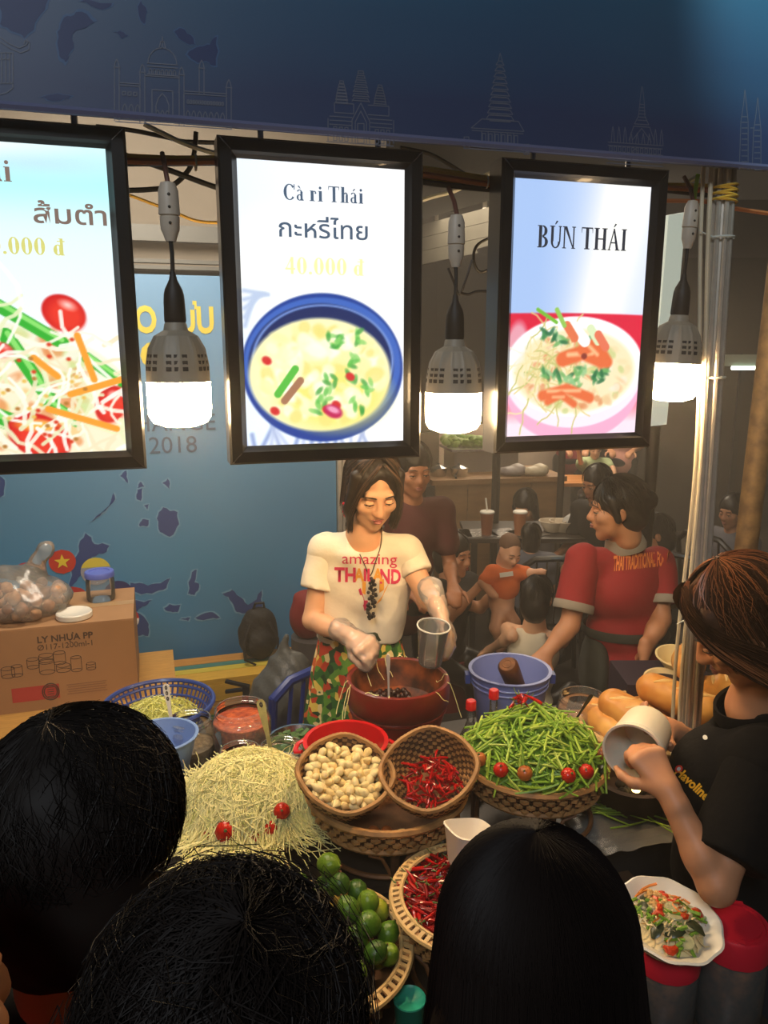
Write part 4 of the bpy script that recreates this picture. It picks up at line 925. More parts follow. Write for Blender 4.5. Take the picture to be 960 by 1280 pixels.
chil = [chili_mesh(.05, .0042, M_chil, .35), chili_mesh(.042, .004, M_chid, -.3), chili_mesh(.058, .0045, M_chil, .15)]; cst = [stem_mesh(.05, .0042), stem_mesh(.042, .004), stem_mesh(.058, .0045)]
def chili(k, loc, rot, label, group, sc=1.0, stem=True, parent=None):
    o = inst('red_chili', chil[k], loc, rot, label, 'chili', group, sc)
    if stem:
        s = bpy.data.objects.new('stem', cst[k]); COL.objects.link(s); s.parent = o
    return o
for i in range(9): chili(i % 3, bt + Vector((-.03 + rg.uniform(-.025, .03), .05 + rg.uniform(-.02, .02), .305 + .004 * (i % 3))), tangent_rot(rg.uniform(-.3, .3), rg.uniform(-.3, .3), rg.uniform(0, 6.28), rg.uniform(-.4, .4)), 'red chili lying on top of the heap of long beans', 'red chilies crowning the beans', 1.1)

# middle tray with the garlic basket and the small chili basket on it
mt_ = Vector((0.006, 1.70, CZ)); rattan_tray('rattan tray on legs under the garlic basket and small chili basket', mt_, 0.19, 0.060, 0.092)
M_gar = mat('garlic', (244, 222, 162), 0.42, var=0.14, vscale=40, sss=0.1); M_gar2 = mat('garlic_warm', (236, 206, 138), 0.45, var=0.15, vscale=40)
def clove(m, f):
    q = MB(); q.lathe([(.0005, -.013), (.006, -.0115), (.0098, -.005), (.0102, .001), (.0075, .008), (.0035, .014), (.001, .0175)], 12, rmod=lambda a, z: 1 + f * math.cos(a) + .06 * math.cos(3 * a)); me = q.mesh('garlic_clove', m); return me
cl_ = [clove(M_gar, .1), clove(M_gar2, -.12), clove(M_gar, .18)]
gb = coil_basket('coiled rattan basket of peeled garlic cloves, tilted to the front', (-0.098, 1.655, 1.018), (R(20), R(6), 0.1), .107, .062, 9)
GM = Matrix.Translation(gb.location) @ gb.rotation_euler.to_matrix().to_4x4()
bowlb = lambda r0, dep: (lambda d: .004 + dep * min(1, d / r0) ** 3)
for i, (x, y, z, rr) in enumerate(pile(190, .0098, .089, bowlb(.1, .055), rg, .86)):
    inst('garlic_clove', cl_[i % 3], GM @ Vector((x, y, z)), (rg.uniform(.8, 2.3), rg.uniform(-1, 1), rg.uniform(0, 6.28)), 'peeled cream garlic clove in the coiled basket', 'garlic', 'garlic cloves in the coiled basket', rg.uniform(.82, 1.06))
cb = coil_basket('deeper coiled rattan basket with small red chilies at its bottom, tilted', (0.118, 1.665, 1.018), (R(24), R(-8), -0.1), .108, .078, 11)
GM = Matrix.Translation(cb.location) @ cb.rotation_euler.to_matrix().to_4x4()
for i in range(125):
    d = .066 * math.sqrt(rg.random()); a = rg.uniform(0, 6.28); z = .020 + .022 * (1 - (d / .08) ** 2) + .02 * (d / .08) ** 3 + .022 * rg.random()
    p = GM @ Vector((d * math.cos(a), d * math.sin(a) - .012, z)); chili(i % 3, p, (gb.rotation_euler.to_matrix() @ tangent_rot(rg.uniform(-.3, .3), rg.uniform(-.3, .3), rg.uniform(0, 6.28), rg.uniform(-.35, .35)).to_matrix()).to_euler(), 'small red chili in the tilted coiled basket', 'red chilies in the coiled basket', .74, False)
for i, (px, py, c) in enumerate(((478, 1032, tmb), (500, 1036, tmb), (520, 1030, cl_[1]))):
    p = mt_ + Vector((-.03 + .03 * i, -.13, .115)); inst(('cherry_tomato', 'cherry_tomato', 'garlic_clove')[i], c, p, (1.2, .3, i), ('orange tomato lying loose in the middle tray left of another', 'orange tomato lying loose in the middle tray beside a garlic clove', 'loose garlic clove lying on the middle tray bottom')[i], ('tomato', 'tomato', 'garlic')[i], None, .8)

# shredded papaya on its basket
pc = Vector((-0.335, 1.72, CZ)); rattan_tray('rattan tray half hidden under the heap of shredded papaya', pc, 0.15, 0.072, 0.03)
M_pap = mat('papaya', (250, 240, 168), 0.4, var=0.10, vscale=25, sss=0.15); M_pap2 = mat('papaya_green', (226, 226, 132), 0.4, var=0.1)
ph = lambda d: .090 + .115 * max(0, 1 - (d / .175) ** 2.2) ** .75
q = MB(); q.lathe([(.001, ph(0) - .012), (.05, ph(.05) - .012), (.09, ph(.09) - .012), (.13, ph(.13) - .012), (.16, ph(.16) - .012), (.18, .09)], 36)
def strands(q, n, rmax, hfun, L0, L1, r, rng, lift=.008, droop=True, m=0):
    for _ in range(n):
        a = rng.uniform(0, 6.28); d = rmax * rng.random() ** .55; az = rng.uniform(0, 6.28); L = rng.uniform(L0, L1); x, y = d * math.cos(a), d * math.sin(a); pts = []; k = 6; up = rng.uniform(-.002, lift)
        for i in range(k):
            dd = math.hypot(x, y); z = hfun(dd) + up + .003 * math.sin(i * 2 + a); pts.append((x, y, z)); az += rng.uniform(-.5, .5); x += math.cos(az) * L / k; y += math.sin(az) * L / k
        q.tube(pts, r, 3, m=m, cap=False)
strands(q, 1900, .168, ph, .10, .22, .0012, rg, .014); strands(q, 500, .168, ph, .05, .12, .0012, rg, .010, m=1)
for _ in range(260):
    a = rg.uniform(0, 6.28); r0 = .150; z = .108; az = a + rg.uniform(-.6, .6); pts = []
    x, y = r0 * math.cos(a), r0 * math.sin(a)
    for i in range(6): pts.append((x, y, z)); x += math.cos(az) * .010; y += math.sin(az) * .010; z += .004 - .0055 * i
    q.tube(pts, .0011, 3, cap=False)
tag(q.build('shredded_papaya', [M_pap, M_pap2], loc=pc), 'tall heap of pale yellow shredded papaya on a rattan tray', 'papaya', kind='stuff')
for p, sc, lab in (((-.362, 1.570, .968), 1.35, 'red tomato under the papaya shreds, large one at the front'), ((-.402, 1.584, .954), 1.1, 'red tomato under the papaya shreds beside the left head'), ((-.238, 1.606, .996), 1.0, 'red tomato poking through the papaya shreds at the right'), ((-.264, 1.582, .968), .9, 'dark red tomato low in the papaya shreds near the tray rim'), ((-.298, 1.566, .956), .85, 'small red tomato at the foot of the papaya heap')):
    inst('cherry_tomato', tmr, p, (.9, .2, 0), lab, 'tomato', None, sc)

# limes in the open-rimmed tray at the front
lt = Vector((-0.135, 1.315, LZ)); rattan_tray('rattan tray with open-work rim full of green limes', lt, 0.178, 0.075, 0.055, .86, None, 'open')
M_lim = [mat('lime_%d' % i, c, 0.3, var=0.12, vscale=25, bump=.15, bscale=220, col2=c2) for i, (c, c2) in enumerate([((86, 122, 30), (66, 100, 24)), ((116, 144, 38), (88, 122, 30)), ((172, 176, 50), (130, 150, 44)), ((62, 98, 28), (50, 80, 22)), ((190, 160, 80), (150, 120, 56))])]
def lime(m):
    q = MB(); q.lathe([(.0005, -.0272), (.003, -.0265), (.012, -.0225), (.0205, -.013), (.0238, 0), (.0205, .013), (.012, .0222), (.004, .0262), (.0025, .0285), (.0005, .0288)], 18); return q.mesh('lime', m)
lims = [lime(m) for m in M_lim]; q = MB(); q.lathe([(.0005, .0284), (.0032, .0286), (.0028, .0305), (.0005, .031)], 8); navel = q.mesh('stem_end', M_ratd)
for i, (x, y, z, rr) in enumerate(pile(78, .0248, .150, lambda d: .062 + .05 * (d / .17) ** 4, rg, .97)):
    kk = rg.choice([0, 0, 0, 1, 1, 2, 3, 3, 0]) if i % 37 else 4; o = inst('lime', lims[kk], lt + Vector((x, y, z)), (rg.uniform(0, 6.28), rg.uniform(0, 6.28), rg.uniform(0, 6.28)), ('mid green', 'light green', 'yellow green', 'dark green', 'yellowed brownish')[kk] + ' lime piled in the open-rimmed rattan tray', 'lime', ('mid green', 'light green', 'yellow green', 'dark green', 'yellowed')[kk] + ' limes in the front tray', rr / .0248)
    s = bpy.data.objects.new('stem_end', navel); COL.objects.link(s); s.parent = o

# whole chilies in the other open-rimmed tray
ct = Vector((0.185, 1.385, LZ)); rattan_tray('rattan tray with open-work rim full of whole red chilies with stems', ct, 0.158, 0.075, 0.115, .86, None, 'open')
q = MB(); q.lathe([(.001, .172), (.1, .168), (.14, .162)], 30)
for x, y, z, nx, ny in heap_spots(420, .146, lambda d: .180 + .008 * (1 - (d / .15) ** 2), rg, .52):
    e = tangent_rot(nx, ny, rg.uniform(0, 6.28), rg.uniform(-.2, .2)).to_matrix(); c = Vector((x, y, z)); q.tube([c - e @ Vector((.02, 0, 0)), c + e @ Vector((0, .003, 0)), c + e @ Vector((.022, 0, 0))], [.0034, .0036, .0006], 5)
tag(q.build('red_chili', M_chid, loc=ct), 'dark red bed of chilies under the top layer in the front tray', 'chilies', kind='stuff')
for i, (x, y, z, nx, ny) in enumerate(heap_spots(160, .146, lambda d: .186 + .012 * (1 - (d / .15) ** 2), rg, .52)):
    chili(i % 3, ct + Vector((x, y, z + rg.uniform(-.004, .010))), tangent_rot(nx, ny, rg.uniform(0, 6.28), rg.uniform(-.3, .3), rg.uniform(-1, 1)), 'whole red chili with green stem in the open-rimmed tray', 'chilies in the front tray', rg.uniform(.75, 1.0))

# white square takeaway cup on the chilies
q = MB(); sq = lambda a, z: 1 / (abs(math.cos(a)) ** 4 + abs(math.sin(a)) ** 4) ** .25
q.lathe([(.001, .002), (.034, .002), (.036, .006), (.050, .078), (.053, .082), (.050, .084), (.047, .078), (.034, .010), (.001, .008)], 40, rmod=sq)
cup = q.build('takeaway_box', mat('white_foam', (236, 224, 204), 0.5)); cup.location = (0.178, 1.455, 0.962); cup.rotation_euler = (R(-8), R(10), R(20)); tag(cup, 'white square takeaway cup standing on the chilies behind the long-haired head', 'cup')

# ------------------------------------------------------------------ mortar and its spoon
M_clay = mat('mortar_clay', (122, 34, 26), 0.32, var=0.3, vscale=12, coat=.2); M_clin = mat('mortar_inside', (150, 76, 34), 0.5, var=0.5, vscale=16, col2=(58, 28, 16))
mo = thing('mortar', 'large red brown clay mortar with a grooved band and sauce splashes inside', 'mortar', (0.040, 2.085, CZ))
q = MB(); q.lathe([(.001, 0), (.095, 0), (.104, .01), (.112, .06), (.128, .13), (.138, .165), (.136, .178), (.141, .184), (.150, .20), (.152, .255), (.149, .266), (.142, .269), (.136, .264)], 56); q.build('mortar_body', M_clay, mo)
q = MB(); q.lathe([(.136, .264), (.130, .225), (.115, .185), (.07, .165), (.001, .160)], 48); q.build('mortar_hollow', M_clin, mo)
q = MB(); q.lathe([(.138, .171), (.1435, .176), (.1435, .182), (.138, .186)], 56); q.build('groove_band', M_clay, mo)
q = MB(); q.ell((-.035, .0, .165), (.085, .09, .035), 20, 10)
for _ in range(60): a = rg.uniform(0, 6.28); d = .07 * rg.random() ** .5; q.ell((-.02 + d * math.cos(a), d * math.sin(a), .192 + .01 * rg.random()), rg.uniform(.006, .013), 6, 5)
tag(q.build('dark_paste', mat('paste', (56, 24, 14), .3, var=.5, vscale=60), loc=mo.location), 'dark brown pounded sauce with crumbs in the mortar', 'sauce', kind='stuff')
q = MB()
for _ in range(16):
    a = rg.uniform(0, 6.28); rr = .146; z = .268; p0 = Vector((rr * math.cos(a), rr * math.sin(a), z)); pts = [p0]; az = a + rg.choice([0, math.pi]) + rg.uniform(-1, 1)
    for i in range(5):
        az += rg.uniform(-.6, .6); p0 = p0 + Vector((math.cos(az) * .009, math.sin(az) * .009, 0)); d = math.hypot(p0.x, p0.y); pts.append(Vector((p0.x, p0.y, z - .006 - max(0, (.136 - d)) * 1.6 if d < .137 else (z + .003 if d < .152 else z - (d - .152) * 3))))
    q.tube(pts, .0012, 4)
tag(q.build('papaya_scraps', M_pap, loc=mo.location), 'thin papaya scraps stuck around the mortar rim', 'papaya', kind='stuff')
def spoon(label, a, b, w, m, handle_w=.007, bowl=True, holes=0, name='spoon'):
    """handle from a (free end) to b (bowl end)"""
    a, b = Vector(a), Vector(b); L = (b - a).length; t = thing(name, label, 'spoon', b, Vector((0, 0, 1)).rotation_difference(a - b).to_euler())
    q = MB(); hw = handle_w
    o = [(-hw * .45, 0), (hw * .45, 0), (hw * .5, L * .5), (hw, L * .86), (hw * .95, L * .96), (hw * .4, L), (-hw * .4, L), (-hw * .95, L * .96), (-hw, L * .86), (-hw * .5, L * .5)]
    q.prism(o, -.0014, .0014, M=Matrix(((1, 0, 0, 0), (0, 0, -1, 0), (0, 1, 0, 0), (0, 0, 0, 1)))); q.build('handle', m, t, smooth=False)
    if bowl:
        q = MB(); q.ell((0, -.004, -w * .9), (w * .7, .008, w), 14, 8); q.build('spoon_bowl', m, t)
    for k in range(holes):
        q = MB(); q.lathe([(.001, -.0018), (hw * .42, -.0018), (hw * .42, .0018), (.001, .0018)], 10, M=Matrix.Translation((0, 0, L * (.92 - k * .12))) @ Matrix.Rotation(R(90), 4, 'X') @ Matrix.Diagonal((1, 1.6, 1, 1))); q.build('slot', M_slot, t)
    return t
spoon('white plastic spoon handle standing in the mortar sauce under the gloved hand', at(485, 818, 2.0), at(486, 872, 2.04), .022, M_whitepl, .006)

# ------------------------------------------------------------------ plastic and glass on the counter
M_redp = mat('red_plastic', (196, 22, 28), 0.3, coat=.2); M_blup = mat('blue_plastic', (120, 134, 196), 0.35, coat=.1); M_dblu = mat('dark_blue_plastic', (44, 66, 138), 0.35, coat=.1); M_lblu = mat('light_blue_plastic', (122, 152, 208), 0.4)
M_glass = clear('jar_glass', (222, 226, 220), 0.10); M_cup = clear('cup_plastic', (226, 226, 222), 0.16); M_film = clear('bag_film', (214, 212, 204), 0.22, .18)
def vessel(name, label, cat, loc, prof, m, n=44, part='bowl_body', rot=(0, 0, 0), rmod=None):
    t = thing(name, label, cat, loc, rot); MB().lathe(prof, n, rmod=rmod).build(part, m, t); return t
def shell(r0, r1, h, th=.003, lip=.004): return [(.001, 0), (r0, 0), (r0 + .003, .003), (r1, h - .004), (r1 + lip, h - .003), (r1 + lip, h), (r1 - th, h), (r0 - th + .002, th + .002), (.001, th)]
rbk = vessel('red_bowl', 'bright red plastic basin with side grips behind the garlic basket', 'basin', (-0.10, 1.84, CZ), shell(.072, .104, .200, .003, .008), M_redp, part='basin')
for s in (-1, 1):
    q = MB(); q.tube([(s * .112, -.03, .183), (s * .128, -.022, .177), (s * .132, 0, .175), (s * .128, .022, .177), (s * .112, .03, .183)], .007, 8, flat=.6); q.build('grip', M_redp, rbk)
bk = vessel('bucket', 'lilac blue plastic bucket holding a wooden pestle', 'bucket', (0.405, 2.31, CZ), shell(.098, .125, .195, .003, .008), M_blup, part='bucket_body')
q = MB()
for z in (.150, .168): ring(q, .1215 + (z - .15) * .14, z, .003, 56, 6)
q.build('raised_ring', M_blup, bk)
for s in (-1, 1): q = MB(); q.box((s * .136, 0, .165), (.016, .034, .03)); q.build('handle_lug', M_dblu, bk, smooth=False)
pe = thing('pestle', 'dark wooden pestle with ringed end leaning in the blue bucket', 'pestle', (0.47, 2.33, 0.88)); a = Vector((0, 0, 0)); b = at(634, 830, 2.22) - pe.location; dirv = (b - a).normalized()
q = MB(); q.tube([a, a + dirv * .06, b - dirv * .03, b - dirv * .008, b], [.024, .026, .032, .032, .026], 24); q.build('pestle_shaft', mat('pestle_wood', (96, 56, 34), .4, var=.35, vscale=30), pe)
q = MB(); Mx = Matrix.Translation(b) @ Vector((0, 0, 1)).rotation_difference(dirv).to_matrix().to_4x4(); q.lathe([(.001, .0008), (.012, .001), (.013, .002), (.015, .002), (.016, .0006), (.024, .0004)], 24, M=Mx); q.build('end_rings', mat('pestle_end', (128, 84, 52), .5, var=.4, vscale=50), pe)
def bottle(label, loc, fill):
    t = thing('sauce_bottle', label, 'bottle', loc)
    MB().lathe([(.001, 0), (.028, 0), (.031, .004), (.031, .10), (.029, .118), (.018, .142), (.0115, .16), (.0115, .205)], 28).build('bottle_glass', M_glass, t)
    MB().lathe([(.001, .002), (.0285, .002), (.0285, fill), (.001, fill)], 24).build('sauce', mat('soy_sauce', (44, 20, 12), .15), t)
    MB().lathe([(.013, .197), (.0148, .198), (.0145, .222), (.012, .225), (.001, .225)], 28, rmod=lambda a, z: 1 + .03 * math.cos(14 * a)).build('cap', M_redp, t)
    MB().lathe([(.0314, .03), (.0316, .031), (.0316, .092), (.0314, .093)], 28).build('paper_label', mat('bottle_label', (120, 74, 40), .6, var=.4, vscale=70), t)
    return t
bottle('red-capped sauce bottle, left of the two by the blue bucket', at(588, 912, 2.02).xy.to_3d() + Vector((0, 0, CZ)), .085)
bottle('red-capped sauce bottle, right of the two by the blue bucket', at(616, 912, 2.09).xy.to_3d() + Vector((0, 0, CZ)), .11)
def jar(name, label, loc, r, h, content=None, fill=.6, lid=None, ribs=True, label_strip=False):
    t = thing(name, label, 'jar', loc); n = r * .86
    MB().lathe([(.001, 0), (r * .92, 0), (r, .012), (r, h * .72), (r * .95, h * .8), (n, h * .84), (n, h * .88), (n + .003, h * .89), (n + .003, h * .91), (n, h * .92), (n, h * .95), (n + .003, h * .96), (n + .003, h * .975), (n, h), (n - .004, h)], 40).build('jar_glass', M_glass, t)
    if content:
        q = MB(); q.lathe([(.001, .004), (r * .93, .004), (r * .95, .02), (r * .95, h * fill), (r * .6, h * fill + .006), (.001, h * fill + .01)], 32)
        q.build('contents', content, t)
    if lid:
        q = MB(); q.lathe([(n + .002, h * .86), (n + .009, h * .865), (n + .009, h + .004), (n + .006, h + .008), (n - .008, h + .008), (n - .010, h + .004), (.001, h + .004)], 60, rmod=lambda a, z: 1 + .008 * math.cos(40 * a) * (z < h)); q.build('lid', lid, t)
    return t
def paste(nm, c, c2): return mat(nm, c, .45, col2=c2, vscale=55, bump=.5, bscale=90)
jar('orange_paste_jar', 'open glass jar of orange chili paste behind the papaya', at(302, 905, 2.13).xy.to_3d() + Vector((0, 0, CZ)), .088, .15, paste('orange_paste', (206, 98, 40), (150, 56, 22)), .72)
jar('brown_paste_jar', 'low glass jar of red brown paste in front of the orange one', at(300, 935, 1.965).xy.to_3d() + Vector((0, 0, CZ)), .062, .105, paste('brown_paste', (150, 66, 40), (104, 40, 24)), .7)
jar('sugar_jar', 'glass jar of white sugar with a steel ladle between papaya and garlic', at(352, 955, 1.95).xy.to_3d() + Vector((0, 0, CZ)), .066, .125, paste('sugar', (214, 200, 184), (180, 160, 140)), .5)
jar('empty_jar', 'clear glass jar with a slotted ladle beside the light blue bowl', at(238, 912, 2.10).xy.to_3d() + Vector((0, 0, CZ)), .07, .13, paste('pickle', (150, 130, 100), (110, 90, 60)), .35)
jar('onion_jar', 'glass jar with screw neck behind the bean tray, right of the bucket', at(728, 880, 2.20).xy.to_3d() + Vector((0, 0, CZ)), .078, .155, paste('pale_pickle', (190, 150, 110), (140, 96, 66)), .45)
jar('fish_sauce_jar', 'smaller glass jar with dark spoon in front of the screw-neck jar', at(706, 905, 2.05).xy.to_3d() + Vector((0, 0, CZ)), .055, .12, paste('brown_pickle', (120, 80, 52), (70, 44, 28)), .6)
jar('lime_jar', 'glass jar of sliced green fruit beside the bread basket', at(742, 915, 2.03).xy.to_3d() + Vector((0, 0, CZ)), .046, .105, paste('green_pickle', (170, 160, 96), (200, 130, 110)), .7)
spoon('long silver ladle handle rising from the sugar jar', at(325, 874, 1.94), at(343, 958, 1.92), .024, M_steel, .012, True, 1)
spoon('slotted pale ladle handle standing in the jar by the blue bowl', at(207, 855, 2.12), at(216, 912, 2.09), .022, M_whitepl, .010, True, 3)
spoon('small silver spoon handle beside the brown paste jar', at(272, 915, 2.06), at(280, 945, 2.03), .018, M_steel, .008)
spoon('dark metal spoon leaning in the smaller jar behind the beans', at(740, 868, 2.05), at(716, 905, 2.05), .018, mat('dark_steel', (70, 66, 62), .3, metal=1), .006)
# blue colander with shreds, light blue bowl
co = thing('colander', 'dark blue slotted plastic colander with papaya shreds at the left', 'colander', at(200, 905, 2.25).xy.to_3d() + Vector((0, 0, CZ)))
MB().lathe([(.001, 0), (.12, 0), (.122, .004), (.001, .004)], 40).build('colander_bottom', M_dblu, co, smooth=False)
q = MB(); ring(q, .170, .105, .007, 64, 6); ring(q, .150, .062, .004, 64, 6); ring(q, .136, .032, .004, 64, 6); ring(q, .122, .004, .005, 64, 6); ring(q, .163, .088, .005, 64, 6); q.build('rim', M_dblu, co)
q = MB()
for i in range(56): a = 2 * math.pi * i / 56; q.tube([(.122 * math.cos(a), .122 * math.sin(a), .004), (.170 * math.cos(a), .170 * math.sin(a), .103)], .0035, 4)
q.build('slats', M_dblu, co)['kind'] = 'stuff'
q = MB(); strands(q, 320, .12, lambda d: .03 + .05 * max(0, 1 - (d / .13) ** 2), .05, .12, .0013, rg, .02); q.lathe([(.001, .07), (.06, .06), (.11, .03), (.12, .012)], 24)
tag(q.build('shredded_papaya', M_pap2, loc=co.location + Vector((-.01, .02, .004))), 'greenish papaya shreds lying in the blue colander', 'papaya', kind='stuff')
vessel('light_blue_bowl', 'light blue round plastic bowl in front of the colander', 'bowl', at(203, 925, 1.965).xy.to_3d() + Vector((0, 0, CZ)), shell(.055, .094, .150, .003, .006), M_lblu)
gbw = vessel('greens_bowl', 'steel bowl of chopped green herbs behind the sugar jar', 'bowl', at(372, 935, 2.08).xy.to_3d() + Vector((0, 0, CZ)), shell(.05, .085, .075, .002, .005), M_steel)
q = MB()
M_herb = mat('herb', (70, 110, 44), .5, var=.4, vscale=50)
for _ in range(120): a = rg.uniform(0, 6.28); d = .072 * rg.random() ** .5; q.box((d * math.cos(a), d * math.sin(a), .058 + .012 * rg.random()), (.022, .012, .001), Euler((rg.uniform(-.6, .6), rg.uniform(-.6, .6), rg.uniform(0, 6.28))).to_matrix())
q.lathe([(.001, .058), (.075, .058)], 20); tag(q.build('chopped_herbs', M_herb, loc=gbw.location, smooth=False), 'chopped green herbs filling the steel bowl', 'herbs', kind='stuff')

# ------------------------------------------------------------------ bread basket and bowls on the right
bb = thing('bread_basket', 'oval rattan basket of bread rolls behind the aluminium post', 'basket', (0.84, 2.15, CZ), TH)
q = MB()
for i in range(7): ring(q, .20 * (.86 + .02 * i), .01 + .0125 * i, .0065, 144, 5, .004, 36, math.pi * (i % 2), rmod=lambda a: 1)
q.build('woven_wall', M_rat, bb)['kind'] = 'stuff'
q = MB(); ring(q, .20, .098, .009, 120, 6, bead=.15); q.build('rim', M_ratp, bb)
MB().lathe([(.001, .006), (.175, .006), (.175, -.0), (.001, 0)], 40).build('basket_bottom', M_ratd, bb, smooth=False); bb.scale = (1.25, .95, 1)
M_bread = bpy.data.materials.new('bread_crust'); M_bread.use_nodes = True
nt = M_bread.node_tree; b_ = nt.nodes['Principled BSDF']; b_.inputs['Roughness'].default_value = .42
tc = nt.nodes.new('ShaderNodeTexCoord'); nz = nt.nodes.new('ShaderNodeTexNoise'); nz.inputs['Scale'].default_value = 14; nt.links.new(tc.outputs['Object'], nz.inputs['Vector'])
r_ = nt.nodes.new('ShaderNodeValToRGB'); r_.color_ramp.elements[0].position = .3; r_.color_ramp.elements[1].position = .7; r_.color_ramp.elements[0].color = rgb((202, 130, 54)); r_.color_ramp.elements[1].color = rgb((238, 184, 98)); nt.links.new(nz.outputs['Fac'], r_.inputs[0]); nt.links.new(r_.outputs[0], b_.inputs['Base Color'])
M_crumb = mat('bread_score', (238, 200, 130), .6, var=.15, vscale=30)
def loaf(L, r, seed):
    rr = random.Random(seed); P = [cap((-L * .36, 0, 0), (L * .36, 0, 0), r), ell3((0, 0, 0), (L * .5, r * 1.08, r * .98)), cap((-L * .5, 0, 0), (L * .5, 0, 0), r * .34)]
    for k in range(3): x = -L * .26 + L * .26 * k; P.append(cut(cap((x - .02, -.028, r * 1.12), (x + .035, .028, r * 1.12), r * .22), .012))
    t = thing('bread_roll', 'x', 'bread', (0, 0, 0), 0, None); skin('crust', P, M_bread, t, .005, .012)
    for k in range(3): x = -L * .26 + L * .26 * k; q = MB(); q.tube([(x - .018, -.024, r * .83), (x + .008, 0, r * .93), (x + .033, .024, r * .83)], [.003, .007, .003], 8, flat=.5); q.build('score', M_crumb, t)
    return t
lf = loaf(.215, .047, 1)
BL = [((.70, 1.985, 1.005), (.25, .12, -.95), 'golden bread roll lying lengthwise, second from the left in the basket'), ((.835, 2.02, 1.045), (.1, .15, -.62), 'large golden bread roll on top of the basket in front of the bowls'), ((.645, 2.02, .955), (0, .1, -1.2), 'bread roll at the left rim of the basket'), ((.97, 2.12, 1.02), (0, 0, .4), 'bread roll right of the aluminium post, low in the basket'), ((.93, 2.20, 1.085), (0, .2, 1.2), 'bread roll behind the post, topmost at the back'), ((.80, 2.12, .96), (0, 0, .3), 'bread roll at the bottom middle of the basket'), ((1.0, 1.98, .99), (0, .1, -.3), 'bread roll at the right end of the basket by the black polo')]
for i, (loc, rot, lab) in enumerate(BL):
    o = lf if i == 0 else dup(lf); o.location = (loc[0] + .03, loc[1] + .07, loc[2]); o.rotation_euler = rot; o['label'] = lab
M_bowlw = mat('cream_melamine', (232, 212, 160), .35)
for i, (px, py, y, lab) in enumerate(((846, 818, 2.45, 'cream bowl further back of the two behind the bread'), (832, 848, 2.36, 'cream bowl nearer of the two behind the bread'))):
    p = at(px, py, y); v_ = vessel('melamine_bowl', lab, 'bowl', p - Vector((0, 0, .05)), shell(.035, .07, .05, .003, .003), M_bowlw, rot=(R(10), 0, 0))
q = MB(); q.box((.94, 2.42, .917), (.30, .20, .134)); st_ = q.build('bowl_stand', mat('dark_crate', (44, 34, 48), .6), smooth=False); st_.location = (0, 0, 0); tag(st_, 'low dark crate on the counter that carries the cream bowls', 'crate')

# charcoal stove, loose beans and plastic sheet on the right of the counter
sv = thing('charcoal_stove', 'small dark clay stove with a small glowing cone under the white tub', 'stove', (0.665, 1.86, CZ))
MB().lathe([(.06, 0), (.085, .005), (.105, .07), (.108, .085), (.095, .087), (.075, .04), (.001, .03)], 40).build('stove_body', mat('stove_clay', (64, 42, 28), .6, var=.4, vscale=20), sv)
q = MB(); rr_ = random.Random(5)
for _ in range(16): a = rr_.uniform(0, 6.28); d = .06 * rr_.random() ** .5; q.ell((d * math.cos(a), d * math.sin(a), .05 + .012 * rr_.random()), (.016, .012, .012), 7, 5)
q.build('charcoal', mat('charcoal', (30, 26, 24), .9), sv)['kind'] = 'stuff'
q = MB(); q.lathe([(.001, .0), (.010, .003), (.014, .014), (.010, .030), (.003, .046), (.0005, .052)], 14, M=Matrix.Translation((.0, -.03, .055))); q.build('glow_cone', mat('glow_cone', (255, 214, 130), .5, emit=7.0), sv)  # emissive cone, a small bright yellow spot in the dark dish
sh = MB(); k = 12; vs = []; fs = []
for i in range(k + 1):
    for j in range(k + 1): vs.append((.24 * (i / k - .5), .2 * (j / k - .5), .004 + .005 * math.sin(i * 1.7 + j) * math.sin(j * 1.3 - i * .4) + .004))
for i in range(k):
    for j in range(k): a = i * (k + 1) + j; fs.append((a, a + k + 1, a + k + 2, a + 1))
sh.add(vs, fs); o = sh.build('plastic_sheet', M_film, loc=(.60, 1.76, CZ)); o.rotation_euler = (0, 0, TH); tag(o, 'crumpled clear plastic sheet on the counter edge under loose beans', 'plastic sheet')
lb = rod_mesh('loose_bean', .15, .0030, GREENS[0], .12, .8, 8)
for i in range(22): inst('loose_bean', lb, (.625 + rg.uniform(-.085, .085), 1.775 + rg.uniform(-.05, .05) + .02, CZ + .016 + .0025 * (i % 4)), (rg.uniform(-.05, .05), rg.uniform(-.06, .06), rg.choice([-.5, -.7, .35, .15, -.2, -.9]) + rg.uniform(-.2, .2)), 'long green bean lying loose on the plastic sheet', 'bean', 'loose beans on the counter edge', rg.uniform(.5, .85))

# salad bowl on a red-lidded jar, second red-lidded jar
M_pick = mat('pickled_crackers', (150, 92, 52), .5, col2=(72, 42, 24), vscale=28); M_rlid = mat('pink_red_lid', (206, 34, 52), .35, coat=.2)
def big_jar(label, loc, r, h):
    t = thing('candy_jar', label, 'jar', loc)
    MB().lathe([(.001, 0), (r * .94, 0), (r, .01), (r, h * .78), (r * .92, h * .86), (r * .92, h)], 40).build('jar_wall', M_glass, t)
    MB().lathe([(.001, .004), (r * .95, .004), (r * .96, h * .72), (.001, h * .76)], 32).build('contents', M_pick, t)
    n = r * .96; MB().lathe([(n, h * .80), (n + .004, h * .80), (n + .004, h + .006), (n, h + .012), (n - .007, h + .012), (n - .008, h + .007), (n - .014, h + .007), (n - .015, h + .013), (.001, h + .014)], 64, rmod=lambda a, z: 1 + .006 * math.cos(48 * a) * (z < h + .003)).build('lid', M_rlid, t)
    q = MB(); q.box((-n * .45, -n * .74, h + .012), (.05, .010, .006), rotz(R(-28))); q.box((n * .2, n * .86, h + .012), (.05, .010, .006), rotz(R(-14))); q.build('lid_tab', M_rlid, t, smooth=False)
    return t
